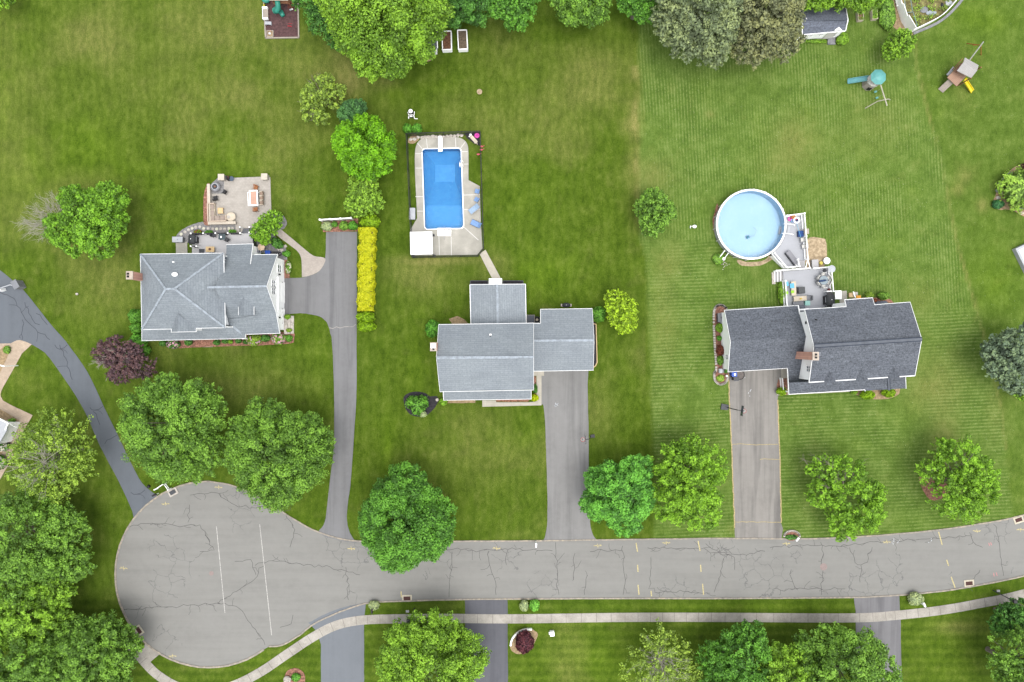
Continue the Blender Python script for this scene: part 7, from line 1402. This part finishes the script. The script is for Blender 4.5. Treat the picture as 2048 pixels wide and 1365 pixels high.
# ================= top edge: playground, shed, raised beds, garden
T=thing('timber_border','pale timber border around the wood chip playground at the top edge','edging',564,76)
for a,b_ in (((528,20),(531.5,77)),((531,76.5),(597.5,75.5)),((597.5,76),(595,-60)),((528,20),(527.5,-60))): a,b_=P(*a,.1),P(*b_,.1); mb=MB(); mb.beam((a.x,a.y,.08),(b_.x,b_.y,.08),.14,.16); build(mb,'timber',M['wood'],T)
T=thing('playset','wooden playset with a green spiral tube slide and climbing ramp at the top edge','playset',562,0)
mb=MB(); a=P(563,-6,1.5); mb.box((a.x,a.y,1.5),(1.9,1.6,.1)); build(mb,'platform',M['brownwood'],T)
for dx in(-.85,.85):
    for dy in(-.7,.7): mb=MB(); mb.box((a.x+dx,a.y+dy,1.3),(.12,.12,2.6)); build(mb,'post',M['brownwood'],T)
mb=MB(); mb.slab([a+Vector((-1.1,-.9,1.0)),a+Vector((1.1,-.9,1.0)),a+Vector((1.1,0,1.7)),a+Vector((-1.1,0,1.7))],.06); mb.slab([a+Vector((-1.1,.9,1.0)),a+Vector((1.1,.9,1.0)),a+Vector((1.1,0,1.7)),a+Vector((-1.1,0,1.7))],.06); build(mb,'roof',M['beige'],T)
mb=MB(); q=[P(576,3,1.5),P(583,3,1.4),P(588,17,.05),P(575,17,.05)]; mb.slab(q,.08); build(mb,'climbing_ramp',banded('brick_red_slats',C(160,100,88),1,.22,.6,.25,.1),T)
s0=P(555,2,1.9); pts=[P(555,2,1.9),P(556,12,1.6),P(557,20,1.35),P(552,25,1.1),P(548,22,.9),P(551,17,.75)]; mb=MB(); mb.tube([P(554.5,0,2.0),P(555.5,8,1.8),P(556.5,16,1.5),P(555,22,1.25),P(550.5,23.5,1.05)],.3,12); mb.tube([P(550.5,23.5,1.05),P(549,20.5,.9),P(553,17,.75),P(558,20,.6),P(562.5,26,.42)],.29,12); mb.tube([P(561,22.5,.5),P(565,30,.3),P(567,33,.28)],.3,12,.22); build(mb,'tube_slide',M['green'],T,smooth=True)
T,f=at('toddler_bed_table','white framed wooden play table on the playground chips','play table',533.5,31,.05,R(2)); f.box((0,0,.3),(.55,1.15,.1)).put('tray',M['wood'],T)
for s_ in(-1,1): f.box((0,s_*.63,.45),(.62,.16,.4)).put('end_board',M['white'],T)
f.box((-.32,0,.4),(.05,1.1,.2)).put('side_board',M['white'],T); T.name='play_table'
T,f=at('bench','pale lavender small bench on the playground chips','bench',538,49,.05,R(-3)); f.box((0,0,.3),(.75,.36,.06)).put('seat',M['ltgrey'],T); f.box((-.3,0,.13),(.08,.3,.26)); f.box((.3,0,.13),(.08,.3,.26)); f.put('leg',M['ltgrey'],T)
T,f=at('sandbox','small square wooden sandbox with a white toy in the playground corner','sandbox',541,69,.05,R(1))
for s_ in(-1,1): f.box((s_*.36,0,.1),(.07,.78,.2)); f.box((0,s_*.36,.101),(.65,.07,.2))
f.put('frame',M['wood'],T); f.box((0,0,.06),(.65,.65,.1)).put('sand',M['mulchtan'],T); T,f=at('toy','white plastic toy inside the small sandbox','toy',540,68,.12); f.ell((0,0,.1),.18,.15,.1,12,6).put('toy_body',M['offwhite'],T); f.tube([(.05,.1,.1),(.15,.35,.2)],.05).put('toy_arm',M['terracotta'],T)
for lb,x,y,rx,mt in (('yellow toy on the playground chips right of the climbing ramp',586,7,.17,'yellow'),('pale blue ball on the playground chips, left of two',582,21,.14,'ltgrey'),('white ball on the playground chips, right of two',585,19.5,.12,'white'),('yellow toy bar on the left timber of the playground',529,15,.12,'yellow')):
    c=P(x,y); mb=MB(); mb.ell((c.x,c.y,.05+rx*.8),rx*(.7 if x<530 else 1),rx*(3 if x<530 else 1),rx*.8,12,7); one(mb,'toy',M[mt],lb,'toy',(c.x,c.y,.05),smooth=True)
c=P(580,53.5); mb=MB(); mb.beam((c.x-.25,c.y+.03,.1),(c.x+.25,c.y-.04,.1),.07,.07); mb.beam((c.x-.2,c.y+.3,.08),(c.x+.25,c.y+.3,.08),.03,.03); one(mb,'toy_shovel',M['red'],'red plastic shovel on the playground chips','toy',(c.x,c.y,.05))
c=P(531,-2,.8); mb=MB(); mb.ell((c.x,c.y,.6),.5,.4,.3,14,8); mb.box((c.x,c.y,.25),(.3,.3,.5)); one(mb,'green_canopy_toy',M['green'],'green plastic play canopy at the top edge beside the playground','toy',(c.x,c.y,0))
for lb,p4,mt in (('white raised bed with reddish soil, left of a pair right of the huge maple',((884,63),(902,62),(903,99),(885,100)),'mulchred'),('white raised bed with dark soil, right of a pair right of the huge maple',((915,60.5),(933,60),(935,98),(917,99)),'mulchtan')):
    h_=.75; T=thing('raised_bed',lb,'raised bed',(p4[0][0]+p4[1][0])/2,80); q=[P(x,y,h_) for x,y in p4]; T.location=((q[0].x+q[1].x)/2,(q[0].y+q[2].y)/2,0)
    mb=MB()
    for i in range(4): a,b_=q[i],q[(i+1)%4]; mb.beam((a.x,a.y,h_/2),(b_.x,b_.y,h_/2),.1 if i%2 else .101,h_-(.002*i))
    build(mb,'planter_wall',M['white'],T); mb=MB(); mb.prism([(v.x*.98+T.location.x*.02,v.y*.98+T.location.y*.02) for v in q],.05,h_-.13); build(mb,'soil',pm('planting_soil_'+('a' if mt=='mulchred' else 'b'),C(*((120,84,62) if mt=='mulchred' else (118,104,86))),.95,.3,5,None,20,.5),T)
for lb,x,y in (('small cream planter box beside the white shed, left of two',1717.5,36.5),('small cream planter box with leafy plants beside the white shed, right of two',1745.5,34)):
    T,f=at('planter_box',lb,'planter',x,y-1,0,R(4)); w_,d_=.62,1.05
    for s_ in(-1,1): f.box((s_*w_/2,0,.25),(.06,d_,.5)); f.box((0,s_*d_/2,.2501),(w_-.06,.06,.5))
    f.put('box_wall',M['beige'],T); f.box((0,0,.2),(w_-.06,d_-.06,.36)).put('soil',M['mulchred'] if x<1730 else M['mulchblack'],T)
    r=np.random.default_rng(int(x)); k=60 if x<1730 else 420; o_=np.array(P(x,y-1)); cc=o_+np.stack([r.uniform(-w_/2,w_/2,k),r.uniform(-d_/2,d_/2 if x>1730 else -.1,k),r.uniform(.4,.62,k)],1); quads('plants',cc,unit(r,k)*.4+np.array([0,0,.8]),r.uniform(.04,.08,k),r.random(k),g3,T,seed=3)
# shed
T=thing('shed','white garden shed with a dark shingled curved roof at the top edge','shed',1640,50); e,r_=2.1,3.1
rA=[(1604,69,e),(1692,61,e),(1694,34,r_)]; pl1=PL((1604.5,69.5,e),(1690,62,e),(1604,42,r_)); pl2=PL((1599,20,e),(1688,14,e),(1604,42,r_))
mb=MB(); mb.slab([onplane(x,y,pl1) for x,y in ((1604.5,69.5),(1690,62),(1695,40),(1604,42))],.1); mb.slab([onplane(x,y,pl2) for x,y in ((1600,20),(1690,14),(1695,40),(1604,42))],.1); build(mb,'roof',M['roofS'],T)
q=[P(1605,24,e),P(1688,18,e),P(1689,60,e),P(1606,66.5,e)]; q[0].x=q[3].x; mb=MB(); mb.prism([(v.x,v.y) for v in q],0,e-.08); w_=build(mb,'wall',M['siding'],T)
mb=MB(); a=onplane(1693,26,pl2);
for s3 in ([(1690.5,62,e),(1695.5,40,r_)],[(1695.5,40,r_),(1690.5,14,e)],[(1604,69.7,e),(1604-.5,42,r_)],[(1603.5,42,r_),(1599.5,20,e)]): mb.beam(P(*s3[0])+Vector((.03,0,-.04)),P(*s3[1])+Vector((.03,0,-.04)),.08,.14)
mb.beam(P(1604.5,70,e)-Vector((0,0,.05)),P(1690,62.5,e)-Vector((0,0,.05)),.08,.12); build(mb,'trim',M['white'],T)
gable(T,Vector((q[0].x,q[0].y,e-.1)),Vector((q[3].x,q[3].y,e-.1)),Vector((q[0].x,(q[0].y+q[3].y)/2,r_-.1)),M['siding'],.08,XA)
v=onplane(1676,59,pl1); mb=MB(); mb.add([(v.x-.5,v.y-.2,v.z+.05),(v.x+.5,v.y-.15,v.z+.05),(v.x+.05,v.y-.12,v.z+.25),(v.x+.02,v.y+.22,v.z+.16)],[(0,1,2),(0,2,3),(2,1,3)]); build(mb,'roof_gablet',M['white'],T)
dv=(q[2]-q[3]).normalized(); 
for t_ in(.25,.5): v=q[3].lerp(q[2],t_); window(T,Vector((v.x,v.y,1.35)),dv,.45,.6,Vector((dv.y,-dv.x,0)))
v=q[3].lerp(q[2],.76); door(T,Vector((v.x,v.y,.05)),dv,1.2,1.85,Vector((dv.y,-dv.x,0)),M['offwhite'])
mb=MB(); c=P(1662,83); mb.box((c.x,c.y,.08),(.9,.85,.16)); one(mb,'ramp_slab',M['stonegrey'],'grey slab step in front of the white shed door','slab',(c.x,c.y,0))
T=thing('shed','grey roofed shed hidden under the right side of the huge bright maple','shed',850,66); e=2.0
mb=MB(); pl=PL((800,50,2.9),(874,48,2.9),(874,98,e)); mb.slab([onplane(x,y,pl) for x,y in ((800,49),(873,46),(874,97),(801,99))],.1); build(mb,'roof',M['roofC'],T); mb=MB(); mb.beam(P(874.5,46,2.9),P(875,97,e),.1,.14); build(mb,'trim',M['white'],T)
q=[P(x,y,e) for x,y in ((803,52),(871,50),(871,95),(804,97))]; mb=MB(); mb.prism([(v.x,v.y) for v in q],0,e-.1); build(mb,'wall',M['siding'],T)
# walled garden
T=thing('garden_wall','white panel wall curving around the weedy garden at the top right','wall',1826,62)
h_=1.0
def panel(pts,h0,h1,nm='panel',mat='white'):
    gg=[P(x,y,h_) for x,y in pts]
    for i in range(len(gg)-1):
        a,b_=gg[i],gg[i+1]; mb=MB(); d_=(b_-a).normalized(); u=Vector((-d_.y,d_.x,0))*.03; hh=h0+(h1-h0)*i/max(1,len(gg)-2)
        mb.add([(a.x-u.x,a.y-u.y,0),(b_.x-u.x,b_.y-u.y,0),(b_.x-u.x,b_.y-u.y,hh),(a.x-u.x,a.y-u.y,hh),(a.x+u.x,a.y+u.y,0),(b_.x+u.x,b_.y+u.y,0),(b_.x+u.x,b_.y+u.y,hh),(a.x+u.x,a.y+u.y,hh)],[(0,1,2,3),(7,6,5,4),(3,2,6,7),(0,4,5,1),(1,5,6,2),(0,3,7,4)]); build(mb,nm,M[mat],T)
panel([(1800,-8),(1804,10),(1812,35),(1827,60)],1.1,1.6); panel(cat([(1827,60),(1868,40),(1890,26),(1908,8),(1925,-12)],3),1.1,.6)
mb=MB(); gg=G2(cat([(1826,68),(1868,50),(1892,34),(1912,14),(1930,-8)],5)); strip(mb,gg,.3,0,.14); build(mb,'stone_foot',M['stonegrey'],T)
sheet('garden_bed',[(1802,-40),(1806,8),(1829,57),(1868,40),(1890,26),(1908,8),(1925,-14),(1940,-60)],.03,pm('weedy_garden_soil',C(132,124,78),.95,.3,2.2,C(150,150,92),12,.5))
T=thing('pipe_frame','grey green pipe frame over the garden bed at the top right','frame',1818,28)
for a,b_ in (((1809,0),(1812,22)),((1820,-8),(1825,22)),((1812,26),(1826,24)),((1826,24),(1834,50)),((1813,27),(1828,54)),((1828,54),(1835,50))): mb=MB(); mb.tube([P(*a,.7),P(*b_,.7)],.045); build(mb,'pipe',pm('grey_green_pipe',C(130,156,150),.5,.06),T)
for x,y in ((1812,24),(1826,24),(1829,53)): v=P(x,y,.7); mb=MB(); mb.tube([(v.x,v.y,0),v],.03); build(mb,'leg',MC['grey_green_pipe'],T)
for lb,x,y,w_,d_,a,mt in (('grey weed fabric sheet in the garden bed, left',1848,20,1.0,.8,.5,'grey'),('grey green panel lying in the garden bed',1862,27,1.3,.55,.62,'rope'),('black bag in the garden bed',1884,12,.35,.7,.1,'black'),('blue grey tarp at the right of the garden bed',1898,8,1.0,.8,.7,'ltgrey')):
    T,f=at('ground_sheet' if mt!='black' else 'garden_bag',lb,'sheet' if mt!='black' else 'bag',x,y,.03,a); f.mb.ell(tuple(f.w((0,0,.06))),w_/2,d_/2,.09,10,5,.16,int(x)); f.put('cloth',M[mt],T)
r=np.random.default_rng(77); k=2600; xx=r.uniform(1812,1915,k); yy=r.uniform(-10,56,k); ok=(yy<60-(xx-1827)*.62)&(yy<(xx-1803)*2.2); ok&=(np.sin(xx*.21)+np.sin(yy*.33+2)+r.normal(0,.5,k)>.2); xx=xx[ok];yy=yy[ok]
o=quads('garden_weeds',np.stack([(xx-CX)/S,-(yy-CY)/S,r.uniform(.05,.4,len(xx))],1),unit(r,len(xx))*.5+np.array([0,0,.8]),r.uniform(.05,.13,len(xx)),r.random(len(xx)),g4,None,seed=9); o['kind']='stuff'
T,f=at('cold_frame','white framed garden panel at the top edge left of the garden wall','panel',1793,6,0,R(12)); f.box((0,.3,.3),(.5,1.6,.05)).put('sheet',M['offwhite'],T); f.box((.25,.3,.31),(.06,1.6,.08)); f.box((0,-.5,.31),(.56,.06,.08)); f.put('frame',M['white'],T)
for a in(-.2,.2): f.box((a,0,.14),(.05,.05,.28)).put('leg',M['white'],T)
# teal playset
T=thing('playset','plastic playset with a teal octagonal roof, slide and swing bar on the striped lawn','playset',1745,165)
c0=P(1746,163); ct=P(1759.5,152.5,2.6)
def octo(mb,c,r0,r1,z0,z1,n=8): mb.cyl(c.x,c.y,z0,z1,r0,r1,n,rz=R(22.5))
base=Vector((ct.x,ct.y,0)); mb=MB(); octo(mb,base,.78,.74,0,1.3); build(mb,'tower',pm('greyish_tower',C(196,184,178),.6,.08,4),T)
mb=MB(); octo(mb,base,.8,.8,1.3,1.42); octo(mb,base,.76,.76,1.95,2.05); build(mb,'rail_band',M['offwhite'],T)
for i in range(8):
    if i%2==0: a=R(22.5+i*45); mb=MB(); mb.box((base.x+.72*math.cos(a),base.y+.72*math.sin(a),1.7),(.12,.12,.7),a); build(mb,'pillar',M['offwhite'],T)
mb=MB(); octo(mb,base,.92,.5,2.3,2.55); octo(mb,base,.5,.1,2.55,2.66); build(mb,'roof',M['teal'],T)
mb=MB(); v=Vector((base.x-.2,base.y-.76,.6)); mb.box(tuple(v),(.42,.06,.6),R(-10)); build(mb,'entrance',M['flue'],T)
a,b_=P(1737,157,1.15),P(1695,163.5,.12); d_=(b_-a).normalized(); u=Vector((-d_.y,d_.x,0)).normalized(); mb=MB(); mb.beam(a,b_,.5,.05)
for s_ in(-1,1): mb.beam(a+u*.26*s_+Vector((0,0,.08)),b_+u*.26*s_+Vector((0,0,.08)),.06,.18)
build(mb,'slide',pm('blue_teal_slide',C(112,178,184),.4,.06),T)
sb=pm('cream_plastic_bar',C(206,200,180),.5,.08); mb=MB(); mb.tube([P(1760,167,2.0),P(1772,205,2.05),P(1774,212,2.0)],.07,8); build(mb,'swing_beam',sb,T)
mb=MB(); mb.tube([P(1769,200,2.0),P(1755,203,1.4),P(1730.5,217,.0)],.06,8); mb.tube([P(1769,200,2.0),P(1776,198.5,1.2),P(1780,200,0)],.06,8); build(mb,'swing_legs',sb,T)
for t_,(x,y) in enumerate(((1751,184),(1754,196))): v=P(x,y,.45); mb=MB(); mb.box(tuple(v),(.3,.2,.06),R(20)); w_=build(mb,'swing_seat',M['teal'],T); tp=P(1763+t_*4,177+t_*12,1.98); mb=MB(); mb.beam(v,tp,.015,.015); build(mb,'rope',M['ltgrey'],w_)
# wooden playset
T=thing('playset','weathered wooden playset with plank ramp, yellow slide and swing beam','playset',1915,148)
rz=R(33); zz=P(1932,140,2.6); mb=MB()
rc=[P(1930,115.5,2.4),P(1957.5,131,2.4),P(1954,142,2.75),P(1942.5,156.5,2.3),P(1914,142,2.3),P(1927,125,2.75)]
rf=banded('weathered_roof_boards',C(184,180,178),1,.16,.7,.14,.1,-rz); mb.slab([rc[0],rc[1],rc[2],rc[5]],.06); mb.slab([rc[5],rc[2],rc[3],rc[4]],.06); build(mb,'roof',rf,T)
ct=P(1925,148,1.4); fx=Vector((math.cos(R(47)),math.sin(R(47)),0)); fy=Vector((-fx.y,fx.x,0)); cb=P(1932,143,1.4); cb.z=0
mb=MB()
for a in(-1,1):
    for b2 in(-1,1): v=cb+fx*a*.85+fy*b2*.75; mb.beam((v.x,v.y,0),(v.x,v.y,2.35),.1,.1)
build(mb,'posts',M['brownwood'],T)
mb=MB(); v=P(1917,150,1.3); mb.box((v.x,v.y,1.3),(2.3,1.5,.08),R(47)); build(mb,'platform',banded('brown_deck_planks',C(176,140,118),0,.16,.65,.14,.12,-R(47)),T)
a,b_=P(1907,158,1.3),P(1881,182,.05); mb=MB(); mb.beam(a,b_,.72,.07)
for i in range(12): t_=(i+.5)/12; v=a.lerp(b_,t_)+Vector((0,0,.05)); d_=(b_-a).normalized(); u=Vector((-d_.y,d_.x,0)).normalized()*.36; mb.beam(v-u,v+u,.05,.03)
build(mb,'plank_ramp',M['wood'],T)
a=P(1929,160,1.15); pts=[a,P(1934,168,.75),P(1939,176,.4),P(1944,184,.15)]; mb=MB()
for i in range(3): mb.beam(pts[i],pts[i+1],.42,.05)
for s_ in(-1,1):
    for i in range(3): d_=(pts[i+1]-pts[i]).normalized(); u=Vector((-d_.y,d_.x,0)).normalized()*.22*s_+Vector((0,0,.08)); mb.beam(pts[i]+u,pts[i+1]+u,.06,.14)
build(mb,'slide',M['yellow'],T)
mb=MB(); mb.tube([P(1938,122,2.3),P(1967,84,2.4)],.07); build(mb,'swing_beam',pm('grey_weathered_beam',C(176,176,166),.8,.1,6),T)
mb=MB(); t_=P(1962,91,2.3); 
for x,y in ((1934,87.5),(1962,110)): mb.tube([t_,P(x,y,0)],.05)
mb.tube([P(1946,91,1.1),P(1959,90,1.2)],.04); build(mb,'swing_legs',M['copper'],T)
mb=MB(); mb.beam(P(1925,118,1.2),P(1905,140,1.0),.08,.12); mb.beam(P(1928,121,1.9),P(1908,143,1.5),.08,.1); build(mb,'side_rail',M['brownwood'],T)
mb=MB(); v=P(1911,163,.9); mb.ell((v.x,v.y,.9),.32,.26,.22,14,8); build(mb,'white_canopy',M['white'],T); mb=MB(); mb.ell((v.x+.32,v.y+.05,.85),.22,.2,.18,12,7); build(mb,'black_bucket',M['black'],T)
mb=MB(); a,b_=P(1896,150,.6),P(1908,135,.8); mb.beam(a,b_,.3,.05); mb.ell((a.x,a.y,.7),.25,.16,.14,10,6); build(mb,'climbing_net',M['ltgrey'],T)
# boulders at the right edge
rd=random.Random(21); GB='boulders in the bed at the right edge'
for i,(x,y,r_,lb,mt) in enumerate(((2001,370,.5,'long dark grey boulder pile stone, upper left of the boulder bed','stonegrey'),(2010,360,.45,'dark grey boulder near the top of the boulder bed','stonegrey'),(2018,352,.5,'dark grey ragged boulder highest in the boulder bed','stonegrey'),(2011,366,.22,'small white boulder among the dark ones in the boulder bed','stone'),(2002,379,.36,'peach coloured boulder in the middle of the boulder bed','beige'),(1994,382,.3,'flat grey boulder on the left rim of the boulder bed','stonegrey'),(2008,374,.28,'pale boulder touching the lime shrub','stone'),(2036,419,.32,'round pale grey boulder below the lime shrub','ltgrey'),(2042,427,.35,'peach boulder lowest in the bed at the right edge','beige'),(2046,416,.3,'slate grey boulder below the lime shrub at the frame edge','stonegrey'),(1996,396,.26,'small pale boulder just above the dark green low shrub','stone'),(2004,387,.25,'small tan boulder left of the lime shrub','beige'))):
    c=P(x,y); mb=MB(); mb.ell((c.x,c.y,r_*.3),r_*rd.uniform(.8,1.2),r_*rd.uniform(.6,.9),r_*.55,9,6,.16,i); one(mb,'boulder',M[mt],lb,'boulder',(c.x,c.y,0),GB)
T=thing('hot_tub','corner of a white topped box with grey rim at the right edge','hot tub',2050,520)
mb=MB(); q=[P(x,y,.6) for x,y in ((2031,498),(2090,470),(2140,560),(2056,548))]; mb.prism([(v.x,v.y) for v in q],0,.6); build(mb,'rim',M['ltgrey'],T); c_=sum(q,Vector())/4; mb=MB(); mb.prism([tuple(v.lerp(c_,.12))[:2] for v in q],.6,.68); build(mb,'cover',M['white'],T)
T,f=at('entry_gate','grey and white gate post with a beam across the dark driveway at the left edge','gate',45,571,0,R(30)); f.box((0,0,.6),(.6,.9,1.2)).put('pillar',M['stonegrey'],T); f.box((0,0,1.23),(.7,1.0,.08)).put('cap',M['grey'],T)
mb=MB(); mb.tube([P(36,574,1.0),P(20,570,1.0),P(0,577,1.0),P(-20,580,1.0)],.07); build(mb,'beam',M['ltgrey'],T); mb=MB(); mb.box(tuple(P(2,580,.5)),(.5,.3,1.0),.3); build(mb,'white_post',M['white'],T)
